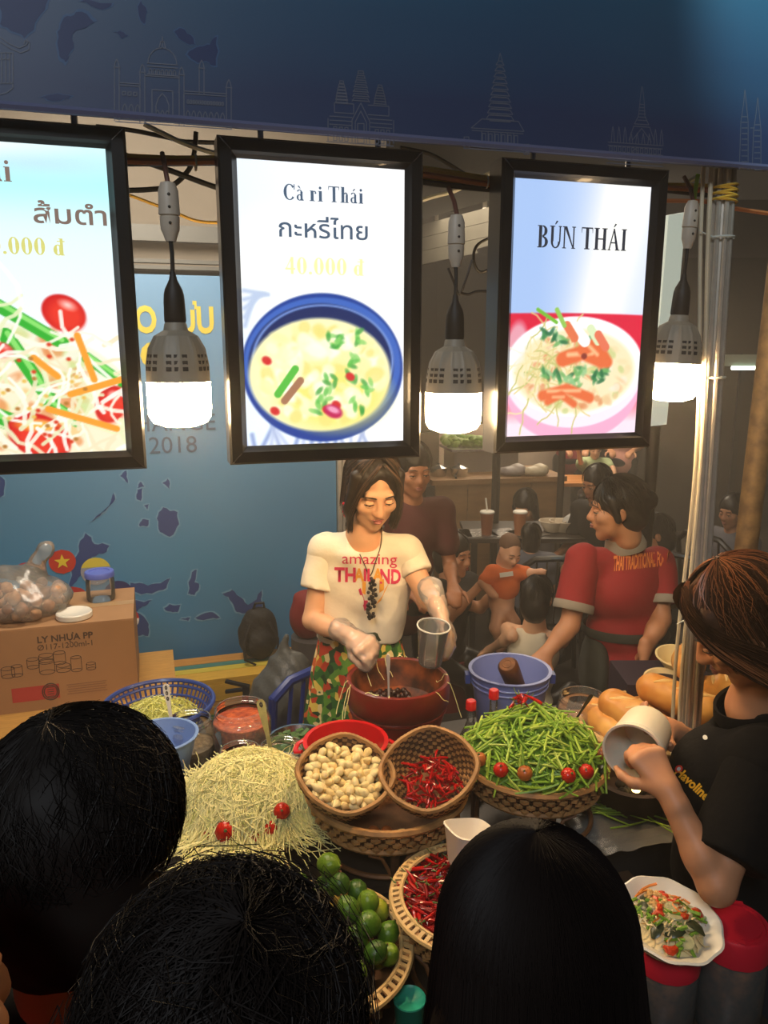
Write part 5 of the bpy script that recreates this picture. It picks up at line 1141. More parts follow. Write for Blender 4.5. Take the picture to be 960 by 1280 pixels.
j1 = big_jar('red-lidded plastic jar under the salad bowl', (.545, 1.275, LZ), .062, .165)
j2 = big_jar('red-lidded plastic jar at the lower right edge beside the salad bowl', (.672, 1.275, LZ), .064, .205); 
M_mel = mat('white_melamine', (238, 230, 212), .3, coat=.2)
sb = vessel('salad_bowl', 'white scalloped bowl of mixed papaya salad at lower right', 'bowl', (.535, 1.272, LZ + .180), [(.001, 0), (.038, 0), (.04, .004), (.078, .04), (.098, .052), (.100, .056), (.096, .058), (.076, .046), (.04, .010), (.001, .008)], M_mel, 60, rot=(R(9), R(4), 0), rmod=lambda a, z: 1 + (.018 * math.cos(10 * a) if z > .045 else 0))
BM = Matrix.Translation(sb.location) @ sb.rotation_euler.to_matrix().to_4x4(); sh_ = lambda d: .032 + .034 * max(0, 1 - (d / .085) ** 2)
q = MB(); strands(q, 240, .050, sh_, .02, .05, .0016, rg, .012); q.lathe([(.001, .058), (.04, .05), (.074, .034), (.078, .028)], 24)
o = q.build('salad_shreds', mat('dressed_papaya', (250, 224, 164), .35, var=.15, vscale=40)); o.matrix_world = BM; tag(o, 'dressed papaya shreds filling the white salad bowl', 'salad', kind='stuff')
SAL = [('tomato_wedge', (220, 70, 30), 11, 'red tomato wedge in the salad bowl', 'tomato'), ('bean_piece', (132, 170, 58), 34, 'cut green bean piece in the salad bowl', 'bean'), ('peanut', (226, 176, 104), 46, 'roasted peanut half on the salad', 'peanut'), ('eggplant_slice', (196, 190, 140), 9, 'pale round eggplant slice in the salad bowl', 'eggplant'), ('dark_leaf', (60, 66, 42), 6, 'dark dressed leaf in the salad bowl', 'leaf'), ('carrot_shred', (226, 128, 44), 14, 'orange carrot shred in the salad bowl', 'carrot')]
for nm, c, n, lab, cat in SAL:
    q = MB(); m = mat(nm, c, .3, var=.2, vscale=60)
    if nm == 'tomato_wedge': q.tube([(math.cos(a) * .012, math.sin(a) * .012 - .006, 0) for a in (.3, .9, 1.57, 2.2, 2.8)], [.002, .006, .0075, .006, .002], 7)
    elif nm == 'bean_piece': q.tube([(-.017, 0, 0), (0, .002, 0), (.017, 0, 0)], .0032, 6)
    elif nm == 'peanut': q.ell((0, 0, 0), (.0065, .0045, .0035), 8, 6)
    elif nm == 'eggplant_slice': q.lathe([(.001, -.002), (.013, -.002), (.0145, 0), (.013, .002), (.001, .002)], 14)
    elif nm == 'dark_leaf': q.tube([(-.02, 0, 0), (-.008, 0, .004), (.008, 0, .003), (.02, 0, -.002)], [.003, .011, .010, .002], 8, flat=.18)
    else: q.tube([(-.02, 0, 0), (-.006, .004, .002), (.008, .001, .002), (.02, -.004, 0)], .0022, 4)
    me = q.mesh(nm, m)
    for x, y, z, nx, ny in heap_spots(n, .028 if nm == 'peanut' else .072, sh_, rg, .55):
        if nm == 'peanut': x -= .012; y += .02
        inst(nm, me, BM @ Vector((x, y, z + .006 + rg.uniform(0, .006))), tangent_rot(nx, ny, rg.uniform(0, 6.28), rg.uniform(-.4, .4)), lab, cat, lab.replace(' in the', 's in the') if n > 1 else None, rg.uniform(.8, 1.15))
# teal cup at the very bottom
q = MB(); q.lathe([(.001, 0), (.026, 0), (.034, .10), (.0355, .102), (.034, .104), (.030, .10), (.001, .092)], 36)
o = q.build('teal_cup', mat('teal_plastic', (52, 176, 150), .35)); o.location = (.048, 1.215, LZ); o.scale = (.88, .88, 1); tag(o, 'teal plastic tumbler at the bottom edge between two dark heads', 'cup')

# ------------------------------------------------------------------ left side: printed carton, bag, lid, jar, open carton
M_card = mat('cardboard', (166, 124, 84), .75, var=.08, vscale=6); M_cardd = mat('cardboard_edge', (132, 96, 62), .8); M_ink = mat('box_ink', (78, 58, 44), .7); M_inkr = mat('box_ink_red', (176, 62, 54), .7)
bx = thing('cardboard_box', 'large printed cardboard box on the ochre side table', 'box', stall(-0.90, 1.46, 0.75), TH)
BWd, BDp, BHt = .62, .40, .315
MB().box((0, 0, BHt / 2), (BWd, BDp, BHt)).build('carton', M_card, bx, smooth=False)
for s in (-1, 1): MB().box((0, s * BDp / 4, BHt + .002), (BWd, BDp / 2 - .003, .004)).build('top_flap', M_card, bx, smooth=False)
MB().box((0, 0, BHt + .0046), (BWd + .001, .05, .0012)).build('packing_tape', mat('tape', (176, 140, 96), .3), bx, smooth=False)
FM = lambda x, z: Matrix.Translation((x, -BDp / 2 - .0006, z)) @ Matrix.Rotation(R(90), 4, 'X')
lettering('lettering', 'LY NHỰA PP', .034, M_ink, bx, FM(.07, BHt - .045), bold=.0008); lettering('lettering', 'Ø117-1200ml-1', .030, M_ink, bx, FM(.07, BHt - .075))
q = MB(); q.box((-.045, -BDp / 2 - .0006, .068), (.16, .001, .055)); q.build('printed_panel', M_inkr, bx, smooth=False)
q = MB()
for rr in (.028, .022): q.tube([(.005 + rr * math.cos(a), -BDp / 2 - .0012, .068 + rr * 1.15 * math.sin(a)) for a in [R(15 * i) for i in range(24)]], .0022, 4, closed=True)
for k in range(5): q.box((.005, -BDp / 2 - .0012, .05 + k * .009), (.022, .001, .003))
q.build('printed_seal', M_ink, bx, smooth=False)
q = MB()
for cx, cz, rr, h in ((-.13, .16, .022, .03), (-.10, .163, .018, .035), (-.045, .185, .02, .03), (.0, .2, .024, .02), (.045, .195, .02, .04), (.0, .165, .026, .04), (.055, .155, .024, .02), (.10, .165, .018, .05), (.15, .15, .016, .02)):
    for dz in (0, h): q.tube([(cx + rr * math.cos(a), -BDp / 2 - .0008, cz + dz - h / 2 + rr * .35 * math.sin(a)) for a in [R(30 * i) for i in range(12)]], .0012, 3, closed=True)
    for s in (-1, 1): q.tube([(cx + s * rr, -BDp / 2 - .0008, cz - h / 2), (cx + s * rr, -BDp / 2 - .0008, cz + h / 2)], .0011, 3)
q.build('printed_cups', M_ink, bx, smooth=False)
q = MB()
for k in range(5): q.box((.13, -BDp / 2 - .0005, .05 + k * .009), (.14 - .01 * (k % 2), .001, .003))
q.build('printed_lines', mat('box_ink_pale', (140, 102, 74), .7), bx, smooth=False)
BT = .75 + BHt + .005
bagc = stall(-1.02, 1.46, BT)
M_shal = [mat('tan_%d' % i, c, .5, var=.3, vscale=40) for i, c in enumerate([(190, 130, 84), (206, 152, 108), (166, 108, 66)])]
shm = []
for m in M_shal:
    q = MB(); q.lathe([(.0005, -.026), (.009, -.024), (.020, -.013), (.024, 0), (.019, .014), (.008, .026), (.003, .034), (.001, .036)], 14, rmod=lambda a, z: 1 + .07 * math.cos(2 * a + z * 40)); shm.append(q.mesh('shallot', m))
for i, (x, y, z, rr) in enumerate(pile(64, .024, .145, lambda d: .003, rg, .9)):
    inst('shallot', shm[i % 3], bagc + Vector((x * 1.2, y, z)), (rg.uniform(0, 6), rg.uniform(0, 6), rg.uniform(0, 6)), 'brown shallot inside the knotted plastic bag', 'shallot', 'shallots in the plastic bag on the box', rr / .024)
bg_ = thing('plastic_bag', 'clear knotted plastic bag of shallots on the printed box', 'bag', bagc)
skin('bag_film', [ell3((0, 0, .055), (.215, .175, .085)), ell3((-.03, 0, .09), (.15, .13, .09)), cap((.06, 0, .1), (.095, .02, .20), .06, .02), cap((.095, .02, .20), (.13, .03, .245), .016, .03), cutplane((0, 0, .001), (0, 0, -1))], M_film, bg_, .009, .05, noise=.004, nscale=38)
q = MB(); q.lathe([(.001, 0), (.060, 0), (.064, .004), (.064, .020), (.060, .024), (.056, .021), (.001, .016)], 44); o = q.build('tub_cover', M_whitepl, loc=stall(-.80, 1.335, BT)); tag(o, 'round white plastic lid lying on the box corner', 'lid')
jar('blue_lid_jar', 'clear jar with blue lid at the back of the printed box', stall(-.715, 1.53, BT), .055, .11, None, 0, mat('blue_lid', (88, 104, 190), .35))
oc = thing('open_carton', 'open brown cardboard carton at the left edge in front of the printed box', 'box', stall(-1.14, .36, CZ), TH)
w, d, h = .34, .24, .05
for x, y, sx, sy in ((0, -d / 2, w, .006), (0, d / 2, w, .006), (-w / 2, 0, .006, d), (w / 2, 0, .006, d)): MB().box((x, y, h / 2), (sx, sy, h)).build('carton_side', M_card, oc, smooth=False)
MB().box((0, 0, .003), (w, d, .006)).build('carton_bottom', M_cardd, oc, smooth=False)
for s, a in ((1, -35), (-1, 30)): MB().box((0, 0, 0), (w, .11, .004), Matrix.Rotation(R(a), 3, 'X')).build('flap', M_card, oc, smooth=False).location = (0, s * (d / 2 + .045), h + .03 * (-1 if s > 0 else 1) * (1 if s < 0 else .9))

# slatted bench against the backdrop, back pack, extinguisher, blue chair with bag
be = thing('slatted_bench', 'low bench of yellow, green and blue painted boards before the backdrop', 'bench', stall(-.21, 2.02, 0), TH)
PC = {'y': (212, 168, 62), 'g': (60, 130, 66), 'b': (46, 76, 120), 'o': (196, 140, 66), 't': (72, 128, 120), 'l': (206, 186, 70)}
MP = {k: mat('paint_' + k, c, .55, var=.14, vscale=10, stretch=(1, 6, 6)) for k, c in PC.items()}
yy = -.17
for wd, c in ((.10, 'y'), (.055, 'l'), (.05, 't'), (.09, 'o')): MB().box((0, yy + wd / 2, .455), (.78, wd - .004, .024)).build('top_board', MP[c], be, smooth=False); yy += wd
zz = .443
for hh, c in ((.075, 'y'), (.06, 'o'), (.055, 'g'), (.055, 'b'), (.07, 'o'), (.05, 'y')): zz -= hh; MB().box((0, -.16, zz + hh / 2), (.78, .02, hh - .004)).build('front_board', MP[c], be, smooth=False)
for x in (-.36, .36):
    for y in (-.13, .1): MB().box((x, y, .22), (.05, .05, .44)).build('leg', M_wood, be, smooth=False)
be.scale = (1, 1, 1.13)
M_bag = mat('backpack_black', (28, 27, 28), .7, bump=.5, bscale=50)
bp = thing('backpack', 'black backpack slumped on the painted bench against the backdrop', 'backpack', stall(-.03, 2.06, .53), TH)
skin('bag_body', [ell3((0, 0, .12), (.10, .06, .125)), ell3((0, -.04, .08), (.075, .05, .075)), ell3((.01, 0, .2), (.07, .05, .06))], M_bag, bp, .01, .03, noise=.003, nscale=40)
for s in (-1, 1): MB().tube([(s * .05, -.06, .2), (s * .085, -.09, .12), (s * .08, -.10, .03), (s * .03, -.11, .004)], .010, 6, flat=.4).build('strap', M_bag, bp)
MB().tube([(-.02, 0, .25), (-.01, -.01, .285), (.03, -.01, .285), (.035, 0, .25)], .007, 6).build('carry_loop', M_bag, bp)
fe = thing('fire_extinguisher', 'dark red fire extinguisher standing in front of the painted bench', 'extinguisher', (-.62, 3.22, 0))
MB().lathe([(.001, 0), (.06, 0), (.065, .01), (.065, .42), (.05, .46), (.022, .49), (.02, .52), (.001, .52)], 28).build('cylinder_body', mat('extinguisher_red', (120, 26, 24), .35), fe)
q = MB(); q.box((0, 0, .54), (.03, .03, .05)); q.build('valve', M_black, fe)
for z, a in ((.575, 14), (.545, -8)): MB().box((-.04, 0, z), (.11, .022, .012), Matrix.Rotation(R(a), 3, 'Y')).build('lever', M_black, fe, smooth=False)
MB().tube([(.02, 0, .53), (.07, 0, .52), (.085, 0, .42), (.075, 0, .25)], .009, 8).build('hose', M_black, fe)
M_chb = mat('chair_blue', (30, 52, 128), .4)
def plastic_chair(label, loc, rot, m, group=None, high=.82):
    t = thing('plastic_chair', label, 'chair', loc, rot, group)
    MB().box((0, 0, .43), (.40, .38, .02)).build('seat', m, t, smooth=False)
    for sx in (-1, 1):
        for sy in (-1, 1): MB().tube([(sx * .17, sy * .16, .42), (sx * .20, sy * .19, 0)], [.022, .017], 8).build('leg', m, t)
        MB().tube([(sx * .18, .17, .42), (sx * .20, .23, high - .06)], .018, 8).build('back_post', m, t)
    MB().tube([(-.20, .23, high - .07), (-.13, .245, high - .01), (0, .25, high), (.13, .245, high - .01), (.20, .23, high - .07)], .02, 8).build('top_rail', m, t)
    for k in range(5): x = -.12 + .06 * k; MB().tube([(x, .18, .43), (x, .215, .6), (x, .243, high - .01)], [.012] * 3, 6, flat=.5).build('back_slat', m, t)
    return t
plastic_chair('dark blue plastic chair behind the vendor at the left', (-.44, 3.0, 0), R(225), M_chb)
gb_ = thing('grey_bag', 'grey knotted plastic bag on the blue chair', 'bag', (-.43, 3.0, .442))
skin('bag_film', [ell3((0, 0, .10), (.12, .11, .10)), ell3((.03, 0, .16), (.08, .07, .08)), cap((0, 0, .2), (.02, 0, .27), .03, .012)], mat('grey_film', (84, 86, 84), .35, bump=.5, bscale=40), gb_, .01, .03, noise=.005, nscale=45); gb_.scale = (1.15, 1, 1.6)
rj = thing('red_bag', 'dark red fabric bag half hidden behind the vendor sleeve', 'bag', (-.36, 3.42, .72))
skin('bag_body', [ell3((0, 0, .10), (.085, .06, .11)), ell3((.01, 0, .17), (.06, .05, .06)), cap((-.04, 0, .2), (.04, 0, .21), .02)], mat('red_fabric', (122, 28, 30), .7), rj, .012, .03)
q = MB(); q.lathe([(.13, 0), (.11, .72), (.001, .72)], 24); tag(q.build('round_stool', mat('stool_grey', (70, 66, 66), .5), loc=(-.33, 3.44, 0)), 'grey round stool under the red fabric bag', 'stool')
# ------------------------------------------------------------------ people
from mathutils.bvhtree import BVHTree
M_skin = mat('skin', (224, 172, 134), .5, sss=.12, var=.06, vscale=20); M_skin2 = mat('skin_tan', (196, 138, 100), .5, sss=.1, var=.08, vscale=18); M_skin3 = mat('skin_brown', (168, 112, 78), .55, var=.08, vscale=18)
M_hair = mat('hair_black', (26, 22, 20), .42, var=.3, vscale=60); M_hairb = mat('hair_brown', (84, 54, 35), .6, spec=.2, var=.5, vscale=30, stretch=(1, 1, .3)); M_hairv = mat('hair_dark_brown', (36, 26, 21), .5, var=.4, vscale=40)
M_eye = mat('eye_white', (176, 160, 146), .5, spec=.2); M_iris = mat('iris_dark', (30, 20, 16), .4, spec=.2); M_lip = mat('lips', (158, 94, 80), .5); M_brow = mat('eyebrow', (44, 32, 26), .7)
def person(name, label, base): return thing(name, label, 'person', base)
def adopt(o, t): o.parent = t; o.matrix_parent_inverse = Matrix.Translation(t.location).inverted(); return o
def HM(loc, yaw=0, pitch=0, roll=0): return Matrix.Translation(loc) @ (Matrix.Rotation(R(yaw), 3, 'Z') @ Matrix.Rotation(R(pitch), 3, 'X') @ Matrix.Rotation(R(roll), 3, 'Y')).to_4x4()
def head_prims(H, s=1.0, neck=None, fat=1.0):
    P = [ell3((0, .018, .035), (.074, .094, .086)), ell3((0, -.022, -.035), (.060 * fat, .066, .078)), cap((-.03, -.03, -.07), (0, -.058, -.098), .030, .022), cap((.03, -.03, -.07), (0, -.058, -.098), .030, .022),
         ell3((.040, -.055, -.022), (.026, .028, .026)), ell3((-.040, -.055, -.022), (.026, .028, .026)), cap((-.034, -.073, .026), (.034, -.073, .026), .014),
         cut(ell3((.032, -.098, .004), (.018, .016, .012)), .012), cut(ell3((-.032, -.098, .004), (.018, .016, .012)), .012),
         cap((0, -.084, .012), (0, -.104, -.026), .0085, .0125), ell3((.011, -.094, -.029), (.009, .010, .008)), ell3((-.011, -.094, -.029), (.009, .010, .008)),
         ell3((0, -.084, -.052), (.022, .012, .007)), ell3((0, -.082, -.063), (.019, .012, .008)),
         ell3((.076, .012, -.006), (.010, .020, .031), Matrix.Rotation(R(12), 3, 'Z')), ell3((-.076, .012, -.006), (.010, .020, .031), Matrix.Rotation(R(-12), 3, 'Z')),
         cap((0, .03, -.05), (0, .04, -.12), .052, .050)]
    S = Matrix.Diagonal((s, s, s, 1)); out = []
    for p in P:                                            # scale, then place
        q = p[1] if p[0] == '-' else p
        if q[0] == 'c': z = ('c', q[1] * s, q[2] * s, q[3] * s, q[4] * s)
        else: z = ('e', q[1] * s, tuple(a * s for a in q[2]), q[3])
        out.append(('-', z, p[2] * s) if p[0] == '-' else z)
    out = xf(out, H)
    if neck is not None: out.append(cap(H @ Vector((0, .035 * s, -.07 * s)), Vector(neck), .054 * s, .062 * s))
    return out
def face(t, H, s=1.0, lid=.0045, lip=M_lip, brow=M_brow, sk=None):
    for x in (-.032, .032):
        q = MB()
        q.ell(H @ (Vector((x, -.0752, .002)) * s), tuple(a * s for a in (.0125, .0122, .0095)), 14, 10, H.to_3x3(), 0)
        q.ell(H @ (Vector((x, -.0835, .001)) * s), tuple(a * s for a in (.0058, .0046, .0058)), 10, 8, H.to_3x3(), 1)
        adopt(q.build('eye', [M_eye, M_iris]), t)
        q = MB(); q.ell(H @ (Vector((x, -.0762, .002 + lid)) * s), tuple(a * s for a in (.0140, .0130, .0085)), 14, 10, H.to_3x3()); q.ell(H @ (Vector((x, -.0745, -.007)) * s), tuple(a * s for a in (.0135, .0120, .006)), 14, 8, H.to_3x3()); adopt(q.build('eyelid', sk or M_skin2), t)
    for x in (-1, 1):
        q = MB(); q.tube([H @ (Vector(p) * s) for p in ((x * .014, -.0895, .026), (x * .028, -.0895, .031), (x * .044, -.080, .028), (x * .052, -.072, .022))], [.0022 * s, .0032 * s, .0028 * s, .0012 * s], 6, flat=.8); adopt(q.build('eyebrow', brow), t)
        q = MB(); q.tube([H @ (Vector(p) * s) for p in ((x * .018, -.0862, .0015 + lid * .3), (x * .030, -.0895, .002 + lid * .3), (x * .043, -.0835, .0005 + lid * .3), (x * .049, -.077, -.001))], [.0009 * s, .0017 * s, .0017 * s, .0008 * s], 6); adopt(q.build('eyelid_line', M_iris), t)
    q = MB()
    for z, w, r in ((-.0535, .022, .0048), (-.0625, .018, .0055)): q.tube([H @ (Vector(p) * s) for p in ((-w, -.086, -.057), (-w * .5, -.0960, z), (0, -.0985, z - .0006), (w * .5, -.0960, z), (w, -.086, -.057))], [.001 * s, r * s * .85, r * s, r * s * .85, .001 * s], 8, flat=.8)
    adopt(q.build('lips', lip), t)
def hand_prims(wrist, d, n, side=1, curl=(20, 25, 20), sc=1.0, spread=1.0, curls=None, thumb=(.55, .75, .35)):
    w = Vector(wrist); d = Vector(d).normalized(); n = Vector(n); n = (n - d * n.dot(d)).normalized(); s = d.cross(n) * side; P = []
    P.append(cap(w - d * .03 * sc, w + d * .012 * sc, .025 * sc, .024 * sc))
    for i, (lat, L, kn) in enumerate(((.029, .070, .083), (.010, .078, .088), (-.010, .072, .085), (-.028, .056, .078))):
        k = w + d * kn * sc + s * lat * sc; P.append(cap(w + d * .01 * sc + s * lat * .45 * sc, k, .0155 * sc, .0125 * sc))
        c = curls[i] if curls else curl; a = 0; p = k; dd = (d + s * lat * 3 * spread * .3).normalized(); r = .0092 * sc
        for j, f in enumerate((.44, .31, .25)):
            a += R(c[j]); v = dd * math.cos(a) + n * math.sin(a); q2 = p + v * L * f * sc; P.append(cap(p, q2, r, r * .9)); p = q2; r *= .9
    p = w + d * .022 * sc + s * .026 * sc + n * .004 * sc; v = (d * thumb[0] + s * thumb[1] + n * thumb[2]).normalized(); r = .0125 * sc
    for L, b in ((.042, 0), (.032, .35), (.026, .3)):
        v = (v - s * b + d * b * .5 + n * b * .3).normalized(); q2 = p + v * L * sc; P.append(cap(p, q2, r, r * .86)); p = q2; r *= .86
    return P
def arm_prims(sh, el, wr, f=1.0): return [cap(sh, el, .050 * f, .038 * f), cap(el, Vector(el).lerp(Vector(wr), .35), .038 * f, .037 * f), cap(Vector(el).lerp(Vector(wr), .3), wr, .038 * f, .025 * f)]
def torso_prims(neck, shL, shR, waist, hip, wid=.13, dep=.095, hipw=.14, chest=0.0):
    neck, shL, shR, waist, hip = map(Vector, (neck, shL, shR, waist, hip)); mid = (shL + shR) / 2; ax = (shR - shL).normalized(); up = (mid - waist).normalized(); fw = ax.cross(up).normalized(); up2 = fw.cross(ax); M = Matrix((ax, fw, up2)).transposed()
    L = (mid - waist).length; c = waist.lerp(mid, .62)
    P = [cap(shL, shR, .058, .058), cap(neck, mid, .055, .07), ell3(c, (wid * 1.12, dep * 1.08, L * .52), M), ell3(waist, (wid * .92, dep * .95, L * .42), M), ell3(hip, (hipw, dep * 1.1, max(.11, (waist - hip).length * .9)), M)]
    return P
def leg_prims(hip, knee, ankle, toe, f=1.0): return [cap(hip, knee, .085 * f, .058 * f), cap(knee, Vector(knee).lerp(Vector(ankle), .3), .056 * f, .056 * f), cap(Vector(knee).lerp(Vector(ankle), .28), ankle, .057 * f, .036 * f), cap(ankle, toe, .040 * f, .028 * f)]
def conform(o, target, direction, off=.003, back=.4):
    me = target.data; bvh = BVHTree.FromPolygons([tuple(v.co) for v in me.vertices], [tuple(p.vertices) for p in me.polygons]); d = Vector(direction).normalized()
    for v in o.data.vertices:
        h = bvh.ray_cast(v.co - d * back, d)
        if h[0]: v.co = h[0] - d * off
    o.data.update()
def wear(name, prims, m, t, res=.009, k=.02, noise=.0015, nscale=30): return adopt(skin(name, prims, m, None, res, k, noise, nscale), t)
def hair_shell(H, s, m, t, extra=(), facecut=((0, -.115, -.015), (.058, .062, .082)), size=(.084, .104, .094), res=.007, noise=.0016, k=.015, cy=.022):
    P = [ell3((0, cy, .042), size)] + list(extra) + [cut(ell3(*facecut), .012)]; out = []
    for p in P:
        q = p[1] if p[0] == '-' else p
        z = ('c', q[1] * s, q[2] * s, q[3] * s, q[4] * s) if q[0] == 'c' else ('e', q[1] * s, tuple(a * s for a in q[2]), q[3])
        out.append(('-', z, p[2] * s) if p[0] == '-' else z)
    return adopt(skin('hair', xf(out, H), m, None, res, k, noise, 70), t)
def strands_on(H, s, m, t, n, crown, rad, cen, ang=(20, 80), seg=9, r=.0007, lift=.004, mess=.25, drop=0.0, flare=.0, rng=None, az=(0, 360), start=(0, 60), name='hair_strands'):
    """locks that run over the head away from the crown; drop = how far they hang on below the head's side"""
    q = MB(); c = Vector(crown).normalized(); x = Vector((0, -1, 0)); x = (x - c * x.dot(c)).normalized(); y = c.cross(x)   # azimuth 0 = towards the face
    for _ in range(n):
        a = R(rng.uniform(*az)); p0 = R(rng.uniform(*start)); L = R(rng.uniform(*ang)); pts = []; rs = []; hang = rng.uniform(.7, 1) * drop; lf = rng.uniform(0, lift); last = None; wav = rng.uniform(0, 6.28)
        for i in range(seg):
            f = i / (seg - 1); ph = p0 + L * f; a2 = a + mess * (rng.random() - .5) * .35 + mess * .3 * math.sin(wav + f * 3)
            d = c * math.cos(ph) + (x * math.cos(a2) + y * math.sin(a2)) * math.sin(ph); k = 1 + (lf + lift * .8 * f * f * rng.random()) / .09
            p = Vector((cen[0] + d.x * rad[0] * k, cen[1] + d.y * rad[1] * k, cen[2] + d.z * rad[2] * k))
            if drop and d.z < 0.05:
                if last is None: last = (p.copy(), f)
                e = (f - last[1]) / max(1e-3, 1 - last[1]); o = Vector((last[0].x, last[0].y, 0)).normalized(); p = last[0] + o * flare * e + Vector((0, 0, -hang * e))
            pts.append(H @ (p * s)); rs.append(r * s * (1 - .6 * f * f))
        q.tube(pts, rs, 3, cap=False)
    o = adopt(q.build(name, m), t); o['kind'] = 'stuff'; return o
rp = random.Random(21)
V3 = Vector

def sleeve(sh, el, f, r0, r1, m, t, name='sleeve', noise=.002):
    sh, el = V3(sh), V3(el); d = el - sh
    return wear(name, [cap(sh - d * .04, sh.lerp(el, f + .35), r0, r1 + (r1 - r0) * .3), cutplane(sh.lerp(el, f), d)], m, t, .007, .01, noise, 24)
def lock(H, s, m, t, path, width, n, r, rng, name='hair_lock'):
    """a lock of hair: n strands side by side along one path in head coordinates"""
    q = MB()
    for _ in range(n):
        o = V3((rng.uniform(-1, 1), rng.uniform(-1, 1), rng.uniform(-.4, .4))) * width; w = rng.uniform(0, 6); P_ = []
        for i, p in enumerate(path): P_.append(V3(p) + o * (.35 + .65 * i / len(path)) + V3((math.sin(w + i) * .002, math.cos(w + i * 1.3) * .002, 0)))
        out = []
        for i in range(len(P_) - 1):
            a, b, c, d = P_[max(i - 1, 0)], P_[i], P_[i + 1], P_[min(i + 2, len(P_) - 1)]
            for k in range(4):
                u = k / 4; out.append(.5 * (2 * b + (c - a) * u + (2 * a - 5 * b + 4 * c - d) * u * u + (3 * b - a - 3 * c + d) * u ** 3))
        out.append(P_[-1]); q.tube([H @ (p * s) for p in out], [r * s * (1 - .55 * i / len(out)) for i in range(len(out))], 3, cap=False)
    o = adopt(q.build(name, m), t); o['kind'] = 'stuff'; return o
# ---- the vendor pounding papaya salad
H = HM(at(466, 612, 2.40), 17, 25, 0); hs = .98
neck = at(455, 672, 2.455); sL = at(408, 690, 2.49); sR = at(506, 692, 2.43); wst = at(449, 785, 2.48); hip = at(446, 840, 2.49)
eL = at(391, 775, 2.42); wL = at(440, 797, 2.235); eR = at(534, 745, 2.35); wR = at(549, 764, 2.19)
ve = person('person', 'vendor in white printed t-shirt, clear gloves and floral skirt behind the mortar', (wst.x, 2.49, 0))
dL = at(482, 824, 2.07) - wL; dR = at(566, 806, 2.12) - wR
hL = hand_prims(wL, dL, (.25, .55, -.9), -1, (35, 45, 30), .96, curls=((50, 40, 20), (60, 50, 25), (65, 55, 30), (70, 60, 30)), thumb=(.8, .4, .55))
hR = hand_prims(wR, dR, (-.75, .25, -.1), 1, (18, 22, 14), .94, curls=((22, 30, 20), (20, 26, 18), (16, 22, 14), (12, 18, 12)), thumb=(.75, .5, .5))
P = head_prims(H, hs, neck) + [cap(sL, sR, .045), cap(neck, (sL + sR) / 2, .06, .06), ell3(neck - V3((0, -.01, .09)), (.11, .07, .09))] + arm_prims(sL, eL, wL, .88) + arm_prims(sR, eR, wR, .88) + hL + hR
for x in (-.07, .07): P += leg_prims(hip + V3((x, 0, -.1)), (hip.x + x, 2.47, .48), (hip.x + x, 2.5, .08), (hip.x + x, 2.36, .035), .85)
adopt(skin('body', P, M_skin, None, .0055, .012), ve); face(ve, H, hs, .002, mat('lips_muted', (168, 92, 84), .4), sk=M_skin)
M_tee = mat('white_tee', (240, 230, 208), .75, bump=.35, bscale=22)
P = grow(torso_prims(neck + V3((0, 0, -.035)), sL, sR, wst, hip, .112, .080, .122), .008) + [cap(sL.lerp(sR, .2) + V3((0, 0, -.08)), wst + V3((-.055, 0, -.05)), .082, .088), cap(sL.lerp(sR, .8) + V3((0, 0, -.08)), wst + V3((.055, 0, -.05)), .082, .088), cap(neck + V3((0, .005, -.02)), neck + V3((0, 0, -.05)), .068, .09)] 
P = [p for p in P] + [cut(cap(neck + V3((-.0, -.01, .075)), neck + V3((.005, -.045, .012)), .060, .052), .006)]
tee = wear('t_shirt', P + [cutplane(wst + V3((0, 0, -.028)), (0, 0, -1))], M_tee, ve, .0075, .022, .0022, 26)
sleeve(sL, eL, .56, .060, .066, M_tee, ve); sleeve(sR + V3((.012, 0, 0)), eR, .50, .052, .056, M_tee, ve)
M_flo = bpy.data.materials.new('floral_print'); M_flo.use_nodes = True
nt = M_flo.node_tree; b_ = nt.nodes['Principled BSDF']; b_.inputs['Roughness'].default_value = .7; Lk = nt.links.new
tc = nt.nodes.new('ShaderNodeTexCoord'); nz = nt.nodes.new('ShaderNodeTexNoise'); nz.inputs['Scale'].default_value = 9; Lk(tc.outputs['Object'], nz.inputs['Vector'])
mx = nt.nodes.new('ShaderNodeMixRGB'); mx.inputs[0].default_value = .06; Lk(tc.outputs['Object'], mx.inputs[1]); Lk(nz.outputs['Color'], mx.inputs[2])
vo = nt.nodes.new('ShaderNodeTexVoronoi'); vo.inputs['Scale'].default_value = 46; Lk(mx.outputs[0], vo.inputs['Vector'])
sp_ = nt.nodes.new('ShaderNodeSeparateColor'); Lk(vo.outputs['Color'], sp_.inputs[0]); cr = nt.nodes.new('ShaderNodeValToRGB'); cr.color_ramp.interpolation = 'CONSTANT'; e = cr.color_ramp.elements
cols = [(0, (46, 104, 44)), (.2, (96, 148, 52)), (.38, (196, 62, 36)), (.52, (236, 204, 92)), (.66, (30, 70, 34)), (.80, (240, 216, 150)), (.9, (212, 100, 40))]
e[0].position = 0; e[0].color = rgb(cols[0][1]); e[1].position = .2; e[1].color = rgb(cols[1][1])
for p_, c_ in cols[2:]: k_ = e.new(p_); k_.color = rgb(c_)
Lk(sp_.outputs[0], cr.inputs[0]); Lk(cr.outputs[0], b_.inputs['Base Color'])
q = MB(); wz = wst.z + .01; pl = lambda a, z: 1 + (.05 * math.sin(16 * a) + .03 * math.sin(7 * a + 2)) * min(1, (wz - z) / .25)
